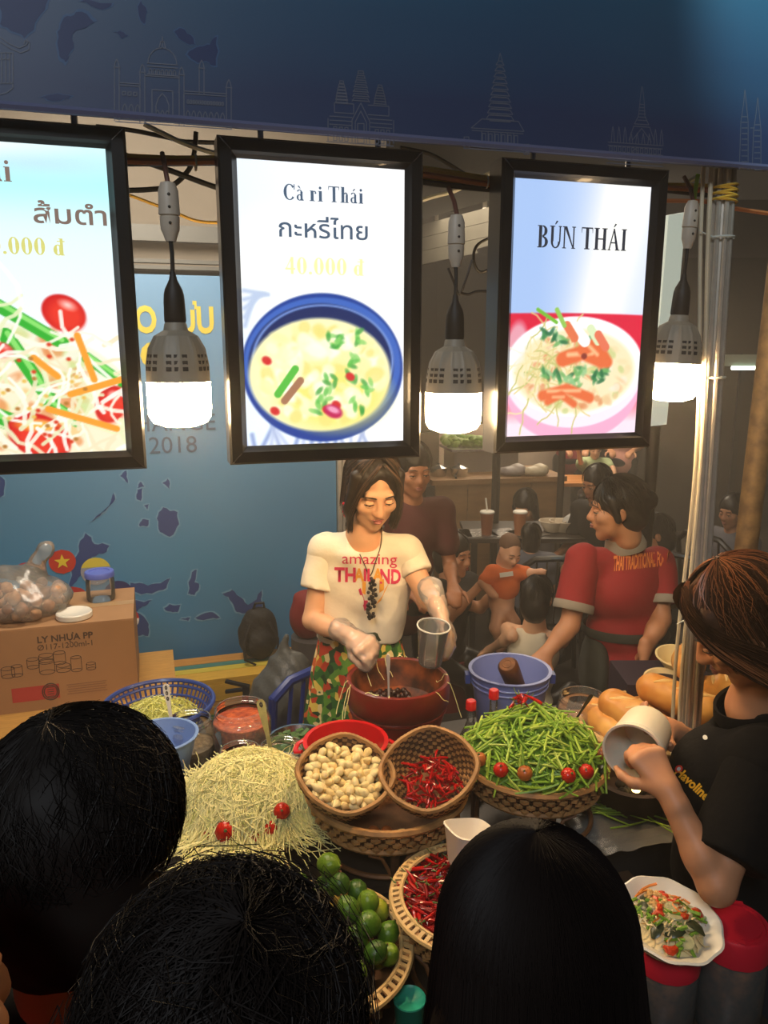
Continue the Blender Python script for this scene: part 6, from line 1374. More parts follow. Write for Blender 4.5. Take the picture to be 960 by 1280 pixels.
q.lathe([(.118, wz), (.126, wz - .03), (.150, wz - .15), (.178, wz - .35), (.21, wz - .62), (.225, .26), (.221, .258)], 128, rmod=pl, M=Matrix.Translation((wst.x, wst.y, 0)) @ Matrix.Diagonal((1.08, .82, 1, 1))); adopt(q.build('floral_skirt', M_flo), ve)
q = MB(); q.lathe([(.130, wz - .022), (.134, wz - .018), (.134, wz + .008), (.130, wz + .012)], 48, M=Matrix.Translation((wst.x, wst.y, 0)) @ Matrix.Diagonal((1.08, .82, 1, 1))); adopt(q.build('waistband', mat('waistband', (40, 54, 30), .7)), ve)
hair_shell(H, hs, M_hairv, ve, [cap((.066, -.028, .07), (.080, -.030, -.06), .026, .016), cap((.078, -.030, -.05), (.070, -.02, -.135), .018, .007), cap((-.066, -.028, .07), (-.080, -.030, -.06), .026, .017), cap((-.080, -.03, -.05), (-.068, -.015, -.14), .020, .007), ell3((0, .055, -.05), (.082, .06, .10))], ((0, -.122, .012), (.058, .072, .112)), noise=.002)
strands_on(H, hs, M_hairv, ve, 420, (0, -.25, 1), (.090, .110, .100), (0, .02, .042), (70, 110), 10, .0011, .004, .2, .135, .0, rp, start=(4, 20), az=(48, 312))
strands_on(H, hs, mat('hair_highlight', (92, 66, 46), .5), ve, 60, (0, -.25, 1), (.091, .111, .101), (0, .02, .042), (70, 110), 10, .0010, .004, .2, .135, .0, rp, start=(4, 20), az=(48, 312))
for sx in (-1, 1):
    lock(H, hs, M_hairv, ve, [(sx * .006, -.055, .132), (sx * .045, -.082, .092), (sx * .070, -.070, .02), (sx * .080, -.052, -.06), (sx * .074, -.036, -.135)], .012, 70, .0012, rp)
    lock(H, hs, mat('hair_highlight'), ve, [(sx * .008, -.060, .132), (sx * .050, -.084, .092), (sx * .072, -.074, .02), (sx * .083, -.055, -.06), (sx * .076, -.038, -.13)], .010, 14, .0010, rp)
def disc_ring(c, ax, r, n=36):
    x, y = frame_along(ax); return [Vector(c) + x * r * math.cos(6.2832 * i / n) + y * r * math.sin(6.2832 * i / n) for i in range(n)]
nk = (H @ V3((0, .032, -.125)) * .55 + neck * .45); ax_ = (H @ V3((0, .035, -.06)) - neck)
q = MB(); q.tube(disc_ring(nk, ax_, .0605), .0045, 8, closed=True)
for p in disc_ring(nk - ax_.normalized() * .005, ax_, .061, 26): q.ell(p, .0042, 6, 5)
adopt(q.build('choker', mat('choker_dark', (54, 44, 48), .5)), ve)
ear = H @ (V3((-.084, .0, -.045)) * hs); M_er = mat('earring_red', (214, 40, 62), .4)
q = MB(); rr_ = random.Random(2)
for i in range(16): q.ell(ear + V3((rr_.uniform(-.008, .008), rr_.uniform(-.008, .008), -.045 * i / 16)), .0055, 7, 5)
adopt(q.build('earring', M_er), ve)
pend = at(464, 726, 2.30); pts = [at(438, 660, 2.40), at(444, 680, 2.36), at(455, 705, 2.33), at(462, 720, 2.32), at(469, 703, 2.33), at(476, 680, 2.36), at(477, 655, 2.40)]
o = cable('necklace_chain', None, pts, .0018, mat('chain_dark', (96, 84, 70), .4, metal=.6)); conform(o, tee, (0, 1, -.285), .003); adopt(o, ve)
q = MB()
for i in range(46):
    f = i / 46; wd = .018 * math.sin(min(1, f * 1.6 + .18) * 1.57) * (1 - f) ** .45 + .003; c = at(464, 724 + 50 * f, 2.33); q.ell(c + V3((rr_.uniform(-wd, wd), rr_.uniform(-.006, .006), 0)), .006, 7, 5)
o = q.build('beaded_pendant', mat('pendant_black', (34, 30, 30), .35)); adopt(o, ve)
def on_tee(name, mesh_obj, target, t, d=(0, 1, -.285), off=.0025): conform(mesh_obj, target, d, off); mesh_obj.parent = target; return mesh_obj
M_pink = mat('print_magenta', (214, 52, 96), .7); M_porg = mat('print_orange', (236, 166, 60), .7)
def tee_text(s, px, py, size, m, yaw, slope, bold=0.0, sx=1.0):
    me = text_mesh(s, size, None, bold); me.transform(Matrix.Diagonal((sx, 1, 1, 1))); me.transform(Matrix.Translation(at(px, py, 2.30)) @ Matrix.Rotation(R(yaw), 4, 'Z') @ Matrix.Rotation(R(90), 4, 'X') @ Matrix.Rotation(R(slope), 4, 'Z')); me.materials.clear(); me.materials.append(m)
    o = bpy.data.objects.new('shirt_lettering', me); COL.objects.link(o); return o
for s, px, py, sz, sx in (('amazing', 461, 699, .052, 1.08), ('TH', 430, 720, .066, .82), ('A', 448, 720, .058, .75), ('IL', 460, 720, .056, .8), ('A', 472, 720, .058, .75), ('ND', 488, 722, .066, .68)):
    on_tee('x', tee_text(s, px, py, sz, M_porg if s == 'A' else M_pink, 0, -1, .0022 if s != 'amazing' else 0, sx), tee, ve)
for pts, m in (([(447, 738), (450, 736), (458, 762), (455, 766)], M_pink), ([(452, 728), (457, 728), (456, 745), (452, 742)], M_porg), ([(482, 736), (486, 730), (476, 752), (470, 757)], M_porg), ([(455, 752), (459, 752), (461, 766), (457, 767)], M_pink), ([(474, 726), (480, 724), (480, 738), (474, 742)], M_porg)):
    q = MB(); q.poly([at(x, y, 2.30) for x, y in pts][::-1]); on_tee('x', q.build('shirt_print', m, smooth=False), tee, ve)
M_glove = clear('glove_film', (240, 226, 210), .30, .22)
for hp, w, d in ((hL, wL, dL), (hR, wR, dR)):
    d = d.normalized(); adopt(skin('glove', grow(hp, .0035) + [cap(w - d * .075, w - d * .01, .040, .030)], M_glove, None, .0055, .014, .0022, 95), ve)
# the cup in her other hand
cpp = at(538, 786, 2.10); ct_ = thing('plastic_cup', 'clear plastic cup held by the vendor over the mortar', 'cup', cpp + V3((0, 0, -.105)), (R(8), R(4), 0))
MB().lathe([(.001, 0), (.033, 0), (.034, .004), (.0455, .118), (.0485, .119), (.0485, .124), (.0455, .124), (.044, .118), (.0325, .005), (.001, .003)], 44).build('cup_wall', M_cup, ct_)
q = MB(); ring(q, .047, .1215, .0022, 44, 6); q.build('cup_rim', mat('cup_rim', (230, 228, 220), .3), ct_)

# ---- woman in the black polo on the right, holding a white tub
H = HM(at(927, 782, 1.50), -106, 36, 4); hs = 1.0
neck = at(946, 884, 1.53); sL = at(950, 955, 1.40); sR = at(965, 900, 1.70); wst = V3((.80, 1.50, .98)); hip = V3((.82, 1.50, .86))
eL = at(896, 1108, 1.27); wL = at(836, 990, 1.365); eR = at(905, 950, 1.80); wR = at(838, 912, 1.64)
wp = person('person', 'woman with brown hair in black polo tilting a white tub at the right', (.82, 1.50, 0))
mc = at(791, 941, 1.47); mn = V3((-.52, -.84, -.02)).normalized()
dL = at(806, 940, 1.42) - wL; dR = at(800, 900, 1.60) - wR
hL = hand_prims(wL, dL, (-.1, .85, -.2), 1, (45, 60, 40), .92, curls=((48, 62, 40), (50, 65, 42), (52, 65, 42), (56, 66, 44)), thumb=(.6, .6, .45))
hR = hand_prims(wR, dR, (-.3, -.5, .6), -1, (20, 25, 20), .92)
P = head_prims(H, hs, neck) + [cap(sL, sR, .045), cap(neck, (sL + sR) / 2, .06, .07)] + arm_prims(sL, eL, wL, .9) + arm_prims(sR, eR, wR, .9) + hL + hR
adopt(skin('body', P, M_skin2, None, .0055, .012), wp); face(wp, H, hs, .002)
M_polo = mat('black_polo', (15, 14, 14), .9, spec=.2, bump=.4, bscale=24)
P = grow(torso_prims(neck + V3((0, 0, -.05)), sL, sR, wst, hip, .135, .10, .14), .014) + [cap(neck + V3((.01, 0, -.01)), neck + V3((.0, 0, -.06)), .072, .085)]
P += [ell3(at(897, 975, 1.48), (.095, .12, .11)), ell3(at(900, 1080, 1.50), (.10, .12, .16)), cut(cap(neck + V3((-.03, -.0, .06)), neck + V3((-.05, -.0, -.015)), .062, .05), .004), cutplane(hip + V3((0, 0, -.10)), (0, 0, -1))]
polo = wear('polo_shirt', P, M_polo, wp, .0085, .03, .0025, 22)
sleeve(sL, eL, .80, .066, .074, M_polo, wp); sleeve(sR, eR, .62, .066, .07, M_polo, wp)
q = MB(); q.lathe([(.078, -.012), (.083, .008), (.076, .034), (.070, .030)], 40, M=Matrix.Translation(neck + V3((-.004, 0, -.012))) @ Matrix.Rotation(R(-22), 4, 'Y')); adopt(q.build('collar', M_polo), wp)
P = []
for y in (-.08, .08): P += leg_prims(hip + V3((0, y, -.05)), (.80, 1.5 + y, .46), (.83, 1.5 + y, .08), (.70, 1.5 + y, .035), 1.0)
wear('trousers', P + [ell3(hip + V3((0, 0, -.06)), (.13, .15, .12))], mat('dark_denim', (30, 32, 40), .8), wp, .014)
hair_shell(H, hs, M_hairb, wp, [ell3((0, .05, -.02), (.088, .085, .115)), cap((.056, -.046, .07), (.068, -.034, -.02), .030, .020), cap((.070, -.030, -.02), (.076, .0, -.10), .020, .014), cap((-.058, -.050, .07), (-.070, -.05, -.03), .028, .018), cap((0, .10, -.04), (0, .115, -.12), .05, .03)], ((-.005, -.122, -.02), (.050, .050, .095)), (.090, .108, .100), noise=.002)
strands_on(H, hs, M_hairb, wp, 900, (0, .1, 1), (.093, .112, .104), (0, .024, .042), (60, 115), 10, .0011, .004, .3, .10, -.012, rp, start=(2, 30), az=(30, 335))
strands_on(H, hs, mat('hair_backlit', (150, 92, 54), .38), wp, 160, (0, .1, 1), (.094, .113, .105), (0, .024, .042), (60, 110), 10, .0009, .005, .3, .09, -.012, rp, start=(2, 30), az=(30, 335))  # lighter strands carry the warm backlight on the hair in their colour
for k in range(5):
    o_ = .004 * k; lock(H, hs, M_hairb, wp, [(.006 + o_, -.05, .135), (.040 + o_ * 2, -.074 + o_, .105), (.072 + o_, -.072 + o_ * 2, .045), (.085 + o_, -.046 + o_ * 4, -.03), (.088, -.010 + o_ * 5, -.10 - o_)], .011, 60, .0011, rp)
lock(H, hs, mat('hair_backlit'), wp, [(.006, -.04, .137), (.042, -.066, .110), (.077, -.060, .04), (.092, -.030, -.03), (.092, .005, -.10)], .016, 60, .0009, rp)
lock(H, hs, M_hairb, wp, [(-.006, -.05, .135), (-.040, -.078, .105), (-.070, -.082, .04), (-.080, -.070, -.03), (-.080, -.05, -.09)], .014, 80, .0011, rp)
def flat_on(mesh_obj, target, t, d, off=.003): conform(mesh_obj, target, d, off, .5); mesh_obj.parent = target; return mesh_obj
p0 = at(867, 979, 1.30); p1_ = at(885, 996, 1.30); dx = (p1_ - p0).normalized(); me = text_mesh('Havoline', .0265, None, .0009); dz = V3((0, -1, .2)).normalized(); dy = dz.cross(dx).normalized(); dz = dx.cross(dy)
me.transform(Matrix((dx, dy, dz)).transposed().to_4x4()); me.transform(Matrix.Translation(p0)); me.materials.clear(); me.materials.append(mat('print_gold', (232, 178, 44), .6)); o = bpy.data.objects.new('shirt_lettering', me); COL.objects.link(o); flat_on(o, polo, wp, (.42, 1, -.62))
for r_, c_, nm in ((.0085, (206, 52, 50), 'print_red'), (.0045, (226, 226, 232), 'print_white')):
    q = MB(); cc = at(849, 958, 1.30); q.poly([cc + (dx * math.cos(R(24 * i)) + dy * math.sin(R(24 * i))) * r_ for i in range(15)]); flat_on(q.build('shirt_emblem', mat(nm, c_, .6), smooth=False), polo, wp, (.42, 1, -.62), .003 + (.002 if nm == 'print_white' else 0))
q = MB(); q.ell(at(884, 921, 1.36), .005, 10, 6); o = q.build('button', M_whitepl); conform(o, polo, (.42, 1, -.55), .004, .5); adopt(o, wp)
tub = thing('white_tub', 'white plastic tub tipped sideways in the hands of the woman in black polo', 'tub', mc - mn * .0); tub.rotation_euler = V3((0, 0, 1)).rotation_difference(mn).to_euler()
MB().lathe([(.001, -.125), (.050, -.125), (.053, -.121), (.060, -.006), (.064, -.005), (.064, .001), (.0595, .001), (.057, -.006), (.050, -.118), (.001, -.120)], 52).build('tub_wall', mat('tub_white', (232, 220, 198), .38, sss=.1), tub)
q = MB(); ring(q, .0585, -.018, .0016, 48, 5); ring(q, .0575, -.03, .0014, 48, 5); q.build('tub_ridge', M_whitepl, tub)

# ---- server in the red shirt with her back to the stall
rs_ = person('person', 'server in red polo shirt with yellow back print and dark apron, back turned', (1.0, 3.1, 0))
H = HM(at(770, 637, 3.06), -100, 6, 0); hs = 1.03; neck = at(782, 676, 3.10); sL = at(728, 704, 3.06); sR = at(822, 706, 3.14); wst = at(778, 785, 3.10); hip = at(778, 845, 3.10)
eL = at(712, 782, 2.98); wL = at(684, 815, 2.93); eR = at(826, 775, 3.02); wR = at(806, 812, 2.93)
P = head_prims(H, hs, neck, 1.08) + [cap(sL, sR, .05), cap(neck, (sL + sR) / 2, .065, .07)] + arm_prims(sL, eL, wL, 1.05) + arm_prims(sR, eR, wR, 1.05) + hand_prims(wL, (-.6, -.3, -.5), (.3, .6, -.3), 1) + hand_prims(wR, (-.05, -.1, -1), (-.6, .2, 0), 1, (25, 35, 25))
adopt(skin('body', P, M_skin2, None, .007, .014), rs_); face(rs_, H, hs)
M_red = mat('red_polo', (150, 30, 34), .8, bump=.35, bscale=20); M_trim = mat('grey_trim', (150, 140, 126), .8); M_apron = mat('apron', (52, 54, 48), .85, bump=.2, bscale=16)
P = grow(torso_prims(neck + V3((0, 0, -.05)), sL, sR, wst, hip, .155, .115, .16), .012)
red = wear('red_shirt', P + [cut(cap(neck + V3((-.02, 0, .05)), neck + V3((-.03, 0, -.01)), .062, .056), .004), cutplane(hip + V3((0, 0, -.06)), (0, 0, -1))], M_red, rs_, .009, .025, .0025, 20)
sleeve(sL, eL, .70, .074, .079, M_red, rs_); sleeve(sR, eR, .68, .074, .079, M_red, rs_)
for sh, el, f in ((sL, eL, .655), (sR, eR, .635)):
    q = MB(); q.lathe([(.080, -.018), (.0835, -.012), (.0835, .012), (.080, .018)], 30, M=Matrix.Translation(sh.lerp(el, f + .04)) @ V3((0, 0, 1)).rotation_difference(el - sh).to_matrix().to_4x4()); adopt(q.build('sleeve_trim', M_trim), rs_)
q = MB(); q.lathe([(.082, -.02), (.086, .0), (.074, .04), (.068, .038)], 36, M=Matrix.Translation(neck + V3((0, 0, -.018))) @ Matrix.Rotation(R(-14), 4, 'Y')); adopt(q.build('collar', M_trim), rs_)
me = text_mesh('THAI TRADITIONAL FOOD', .066, None, .0024); me.transform(Matrix.Diagonal((.325, 1.3, 1, 1))); me.transform(Matrix.Translation(at(803, 702, 2.95)) @ Matrix.Rotation(R(14), 4, 'Z') @ Matrix.Rotation(R(90), 4, 'X') @ Matrix.Rotation(R(1.5), 4, 'Z')); me.materials.clear(); me.materials.append(mat('print_amber', (226, 128, 58), .7)); o = bpy.data.objects.new('shirt_lettering', me); COL.objects.link(o); flat_on(o, red, rs_, (.33, 1, -.275), .004)
q = MB(); q.lathe([(.168, -.02), (.172, -.012), (.172, .012), (.168, .02)], 44, M=Matrix.Translation(wst + V3((0, 0, .0))) @ Matrix.Diagonal((1.0, .80, 1, 1))); adopt(q.build('apron_tie', M_apron), rs_)
P = [ell3(V3((hip.x - .13, hip.y - .02, hip.z + .03)), (.055, .14, .18)), ell3(V3((hip.x - .12, hip.y, hip.z - .22)), (.06, .15, .2))]
wear('apron_panel', P, M_apron, rs_, .012, .02)
P = []
for y in (-.09, .09): P += leg_prims(hip + V3((y, 0, -.05)), (hip.x + y, 3.08, .44), (hip.x + y, 3.12, .08), (hip.x + y - .1, 3.08, .035), 1.1)
wear('trousers', P + [ell3(hip + V3((0, 0, -.06)), (.16, .12, .13))], mat('black_trousers', (22, 20, 22), .85), rs_, .015)
hair_shell(H, hs, M_hair, rs_, [ell3((0, .06, -.01), (.082, .07, .09)), ell3((0, .125, .03), (.04, .035, .04)), cap((.07, -.02, .05), (.078, .0, -.03), .022, .014), cap((-.07, -.02, .05), (-.078, .0, -.03), .022, .014)], ((0, -.12, -.03), (.06, .07, .09)))
strands_on(H, hs, M_hair, rs_, 220, (0, -.4, 1), (.087, .107, .097), (0, .022, .042), (50, 95), 8, .0012, .005, .3, 0, 0, rp, start=(5, 40), az=(20, 340))

# ---- simpler figures further back
def sitter(name, label, hx, hy, y, yaw, pitch, shirt, skinm, hairm, s=.97, seat=.40, lean=0.0, facing=None, long_hair=False, kneel=None, arms=None, res=.012, bare=False, sleeves=True):
    Hc = at(hx, hy, y); H = HM(Hc, yaw, pitch); a = R(facing if facing is not None else yaw); f = V3((math.sin(a), -math.cos(a), 0)); l = V3((f.y, -f.x, 0)) * -1
    neck = Hc + V3((0, 0, -.155 * s)) - f * .03; mid = neck + V3((0, 0, -.055 * s)); hip = V3((neck.x, neck.y, max(.20, neck.z - .50 * s))) - f * (.03 + lean); wst = hip.lerp(mid, .42)
    t = person(name, label, (hip.x, hip.y, 0)); sA = mid + l * .16 * s; sB = mid - l * .16 * s
    if arms is None:
        arms = []
        for sg, sh in ((1, sA), (-1, sB)): arms.append((sh + V3((0, 0, -.26 * s)) + f * .05 + l * sg * .03, sh + V3((0, 0, -.30 * s)) + f * .26 - l * sg * .05))
    P = head_prims(H, s, neck) + [cap(sA, sB, .042 * s), cap(neck, mid, .055, .06)]
    for (e_, w_), sh, sg in zip(arms, (sA, sB), (1, -1)):
        P += arm_prims(sh, V3(e_), V3(w_), .88 * s) + hand_prims(w_, (V3(w_) - V3(e_)), (0, 0, -1), sg, (25, 30, 20), .9 * s)
    if hip.z < .75:
        for sg in (1, -1): kn = hip + f * .36 * s + l * sg * .12; ft = V3((kn.x, kn.y, .08)) ; leg = leg_prims(hip + l * sg * .09, kn, ft, ft + f * .13 + V3((0, 0, -.04)), .9 * s); P += leg if bare else []; Pl = leg if sg == 1 else Pl + leg
    else:
        Pl = []
        for sg in (1, -1): Pl += leg_prims(hip + l * sg * .09, V3((hip.x, hip.y, hip.z * .52)) + l * sg * .1, V3((hip.x, hip.y, .08)) + l * sg * .1, V3((hip.x, hip.y, .035)) + l * sg * .1 + f * .12, .95 * s)
    adopt(skin('body', P, skinm, None, res * .8, .016), t); face(t, H, s, sk=skinm)
    Pt = grow(torso_prims(neck + V3((0, 0, -.04)), sB, sA, wst, hip, .125 * s, .095 * s, .135 * s), .012) + [cap(sh, sh.lerp(V3(e_), .6), .062 * s, .066 * s) for sh, (e_, w_) in zip((sA, sB), arms) if sleeves]
    if not sleeves: Pt = [p for p in Pt if p[0] == 'e'] + [cap(mid + l * x * s - f * .05 + V3((0, 0, .03)), mid + l * x * s - f * .07 + V3((0, 0, -.1)), .014) for x in (-.075, .075)]
    wear('top', Pt, shirt, t, res, .025, .002, 20); wear('trousers', Pl + [ell3(hip, (.14 * s, .12 * s, .11))], M_black if shirt is not M_black else M_cloth, t, res * 1.2)
    ex = [ell3((0, .06, -.03), (.084, .075, .11))] + ([cap((0, .09, -.05), (0, .10, -.26), .06, .05), cap((.075, 0, 0), (.085, .02, -.2), .03, .02), cap((-.075, 0, 0), (-.085, .02, -.2), .03, .02)] if long_hair else [])
    hair_shell(H, s, hairm, t, ex, ((0, -.12, -.025), (.060, .066, .088)), res=res * .8)
    strands_on(H, s, hairm, t, 260, (0, .25, 1), (.0875, .108, .098), (0, .022, .042), (50, 105), 7, .0013, .005, .35, .16 if long_hair else .03, .0, rp, start=(0, 40), az=(42, 318))
    return t, H, hip, f, l
M_btop = mat('black_top', (24, 22, 22), .85); M_maroon = mat('maroon_shirt', (84, 34, 36), .85); M_teal = mat('dark_teal_top', (44, 62, 70), .85); M_grey = mat('grey_top', (92, 92, 100), .85); M_ivory = mat('ivory_top', (214, 202, 176), .85); M_mint = mat('mint_top', (170, 186, 140), .8); M_orange = mat('orange_top', (222, 106, 44), .8)
bc = at(633, 745, 3.98)
sitter('person', 'woman in black top sitting on a low stool and holding up the baby', 568, 694, 4.2, 48, 4, M_btop, M_skin2, M_hair, .98, facing=40,
       arms=[(at(558, 775, 3.95), at(604, 728, 3.98)), (at(600, 760, 4.2), at(634, 728, 4.06))])
# baby
ba = person('person', 'baby in orange top held up by the woman in black', (bc.x, bc.y, bc.z - .2)); H = HM(at(637, 690, 3.98), 22, 22, 6); hs = .70
nk = at(632, 706, 4.0); hp = at(627, 755, 4.0); sA = at(616, 716, 3.98); sB = at(646, 716, 3.98)
P = head_prims(H, hs, nk, 1.15) + [cap(sA, sB, .035), ell3(hp + V3((0, 0, .06)), (.075, .06, .10)), ell3(hp, (.07, .06, .06))] + [cap(sA, at(604, 728, 3.93), .03, .026), cap(at(604, 728, 3.93), at(615, 742, 3.9), .026, .022), cap(at(615, 742, 3.9), at(620, 745, 3.88), .02, .016), cap(sB, at(662, 716, 3.92), .03, .024), cap(at(662, 716, 3.92), at(676, 714, 3.88), .022, .014), cap(at(676, 714, 3.88), at(682, 713, 3.87), .012, .008), cap(at(676, 715, 3.88), at(681, 717, 3.87), .011, .007)]
for (kx, ky), (fx, fy) in (((620, 785), (628, 808)), ((642, 778), (640, 800))): P += [cap(hp, at(kx, ky, 3.92), .048, .036), cap(at(kx, ky, 3.92), at(fx, fy, 3.96), .036, .024), cap(at(fx, fy, 3.96), at(fx - 4, fy + 6, 3.88), .024, .018)]
adopt(skin('body', P, mat('baby_skin', (222, 164, 128), .5), None, .0075, .014), ba); face(ba, H, hs, sk=mat('baby_skin'))
wear('orange_bib_top', [cap(sA, sB, .045), ell3(at(630, 732, 3.99), (.088, .07, .085)), cap(sA, sA.lerp(at(604, 728, 3.93), .8), .042, .040), cap(sB, sB.lerp(at(662, 716, 3.92), .7), .042, .036), cut(cap(nk, nk + V3((0, -.03, .06)), .04), .004)], M_orange, ba, .008)
wear('hair', [('e', H @ (V3((0, .03, .05)) * hs), (.078 * hs, .098 * hs, .086 * hs), H.to_3x3()), cut(('e', H @ (V3((0, -.10, -.02)) * hs), (.09 * hs, .10 * hs, .12 * hs), H.to_3x3()), .004)], mat('baby_hair', (110, 78, 56), .7), ba, .007, .01, 0)
q = MB(); c = at(633, 718, 3.86); q.box(c, (.07, .004, .024), Matrix.Rotation(R(-8), 3, 'Y')); o = q.build('bib_patch', M_whitepl, smooth=False); adopt(o, ba)
t, H, hip, f, l = sitter('person', 'child with dark hair in ivory camisole, back turned, beside the baby', 672, 748, 3.62, 155, 8, M_ivory, M_skin, M_hair, .86, facing=150, arms=[(at(640, 795, 3.55), at(612, 812, 3.75)), (at(690, 810, 3.6), at(672, 800, 3.9))], sleeves=False)
sitter('person', 'man in maroon shirt standing behind the vendor, half hidden', 516, 588, 3.55, 20, 10, M_maroon, M_skin3, M_hair, 1.0)
sitter('person', 'woman with long dark hair in grey top at the far drinks table', 656, 634, 5.75, -30, 25, M_grey, M_skin2, M_hair, 1.0, facing=-20, long_hair=True)
sitter('person', 'small child with dark hair sitting before the drinks table beside black chair', 664, 672, 4.75, 170, 0, M_grey, M_skin2, M_hair, .72, facing=170)
sitter('person', 'seated guest with black hair and hair clip just beyond the red server', 745, 605, 5.0, -60, 15, M_btop, M_skin3, M_hair, .95, long_hair=False)
sitter('person', 'seated guest in dark teal top seen between server and aluminium post', 818, 668, 4.9, -100, 10, M_teal, M_skin2, M_hair, 1.0)
sitter('person', 'shadowed guest in grey top sitting behind the aluminium post', 915, 640, 5.6, -60, 10, M_grey, M_skin3, M_hair, 1.0)
# toddler with raised arms
sitter('person', 'toddler in mint green top with raised hand beyond the orange bench', 744, 563, 7.3, -10, 5, M_mint, M_skin, M_hairv, .66, arms=[(at(766, 585, 7.2), at(770, 598, 7.1)), (at(726, 578, 7.2), at(722, 561, 7.1))])
sitter('person', 'adult in red clothes standing behind the toddler, head hidden by the screen', 716, 498, 8.1, 0, 0, mat('crimson_top', (150, 40, 44), .85), M_skin2, M_hair, 1.0)
sitter('person', 'adult in pink clothes standing right of the toddler', 782, 500, 8.15, -20, 0, mat('pink_top', (206, 146, 130), .85), M_skin2, M_hair, 1.0)

# ---- three onlookers in the foreground, seen from behind
def onlooker(label, hc, yaw, pitch, s, shirt, hair_m, wide=1.0):
    H = HM(hc, yaw, pitch); a = R(yaw); f = V3((math.sin(a), -math.cos(a), 0)); l = V3((-f.y, f.x, 0)); nk = hc + V3((0, 0, -.17 * s)) - f * .02; mid = nk + V3((0, 0, -.06)); hip = V3((nk.x, nk.y, .92)) - f * .02; wst = hip.lerp(mid, .42)
    t = person('person', label, (hip.x, hip.y, 0)); sA = mid + l * .165 * wide; sB = mid - l * .165 * wide; P = head_prims(H, s, nk) + [cap(sA, sB, .045), cap(nk, mid, .055, .06)]; Pt = grow(torso_prims(nk + V3((0, 0, -.04)), sA, sB, wst, hip, .13 * wide, .095, .14), .012); Pl = [ell3(hip + V3((0, 0, -.04)), (.13, .11, .12))]
    for sg, sh in ((1, sA), (-1, sB)):
        e_ = sh + V3((0, 0, -.28)) - f * .03; w_ = e_ + V3((0, 0, -.22)) + f * .06; P += arm_prims(sh, e_, w_, .95) + hand_prims(w_, (0, 0, -1), -l * sg, sg, (20, 25, 20), .95); Pt.append(cap(sh, sh.lerp(e_, .65), .064, .07)); Pl += leg_prims(hip + l * sg * .09, hip * 1.0 + l * sg * .095 + V3((0, 0, -.44)), V3((hip.x, hip.y, .08)) + l * sg * .1, V3((hip.x, hip.y, .035)) + l * sg * .1 + f * .12)
    adopt(skin('body', P, M_skin2, None, .009, .014), t); wear('shirt', Pt, shirt, t, .012, .025, .002, 20); wear('trousers', Pl, M_cloth, t, .016); return t, H, nk
M_h1 = mat('hair_ink', (30, 25, 22), .6, spec=.2); M_h2 = mat('hair_soft_black', (24, 18, 15), .6, spec=.2); M_h3 = mat('hair_long_black', (26, 19, 16), .6, spec=.2)
t, H, nk = onlooker('onlooker with short black hair at the left, furthest forward of the dark heads', at(112, 1056, .74), 172, 12, 1.0, M_btop, M_h1)
hair_shell(H, 1.0, M_h1, t, [ell3((0, .05, -.02), (.094, .082, .10)), ell3((0, .03, .05), (.100, .112, .104))], ((0, -.13, -.05), (.07, .075, .09)), (.100, .112, .106), .007, .0012)
strands_on(H, 1.0, M_h1, t, 2600, (.15, .35, 1), (.1025, .1150, .1085), (0, .024, .045), (25, 60), 7, .00055, .004, .5, 0, 0, rp, start=(0, 95))
t, H, nk = onlooker('nearest onlooker with tousled black hair at the bottom left, largest head', at(290, 1326, .455), 176, 8, .92, M_btop, M_h2)
hair_shell(H, .92, M_h2, t, [ell3((0, .05, -.02), (.092, .082, .10)), ell3((-.03, .03, .06), (.070, .08, .08))], ((0, -.13, -.05), (.07, .075, .09)), (.097, .110, .104), .007, .002)
strands_on(H, .92, M_h2, t, 2600, (-.25, .3, 1), (.099, .1125, .1065), (0, .024, .044), (28, 70), 8, .00055, .008, .9, 0, 0, rp, start=(0, 90))
strands_on(H, .92, M_h2, t, 160, (-.25, .3, 1), (.101, .1145, .1085), (0, .024, .044), (25, 45), 7, .0005, .016, 1.6, 0, 0, rp, start=(0, 80), name='loose_strands')
t, H, nk = onlooker('onlooker with long straight black hair at the bottom centre right', at(664, 1202, .69), 180, 10, 1.0, M_btop, M_h3)
hair_shell(H, 1.0, M_h3, t, [ell3((0, .05, -.03), (.096, .080, .12)), cap((0, .07, -.06), (0, .09, -.34), .082, .085), cap((.06, .05, -.04), (.08, .06, -.32), .045, .04), cap((-.06, .05, -.04), (-.08, .06, -.32), .045, .04)], ((0, -.13, -.05), (.07, .075, .09)), (.096, .108, .105), .007, .0012, .03)
strands_on(H, 1.0, M_h3, t, 3000, (0, .05, 1), (.0985, .1115, .1075), (0, .024, .042), (95, 150), 12, .0006, .003, .18, .34, .030, rp, start=(1, 28))
t, H, nk = onlooker('onlooker in red shirt at the lower left corner, mostly outside the photo', at(-158, 1290, .46), 150, 5, .92, mat('onlooker_red', (170, 36, 48), .8), M_h1)
hair_shell(H, .92, M_h1, t, [ell3((0, .05, -.02), (.09, .08, .10))], ((0, -.13, -.03), (.06, .07, .09)), (.090, .108, .100), .008, .0012)
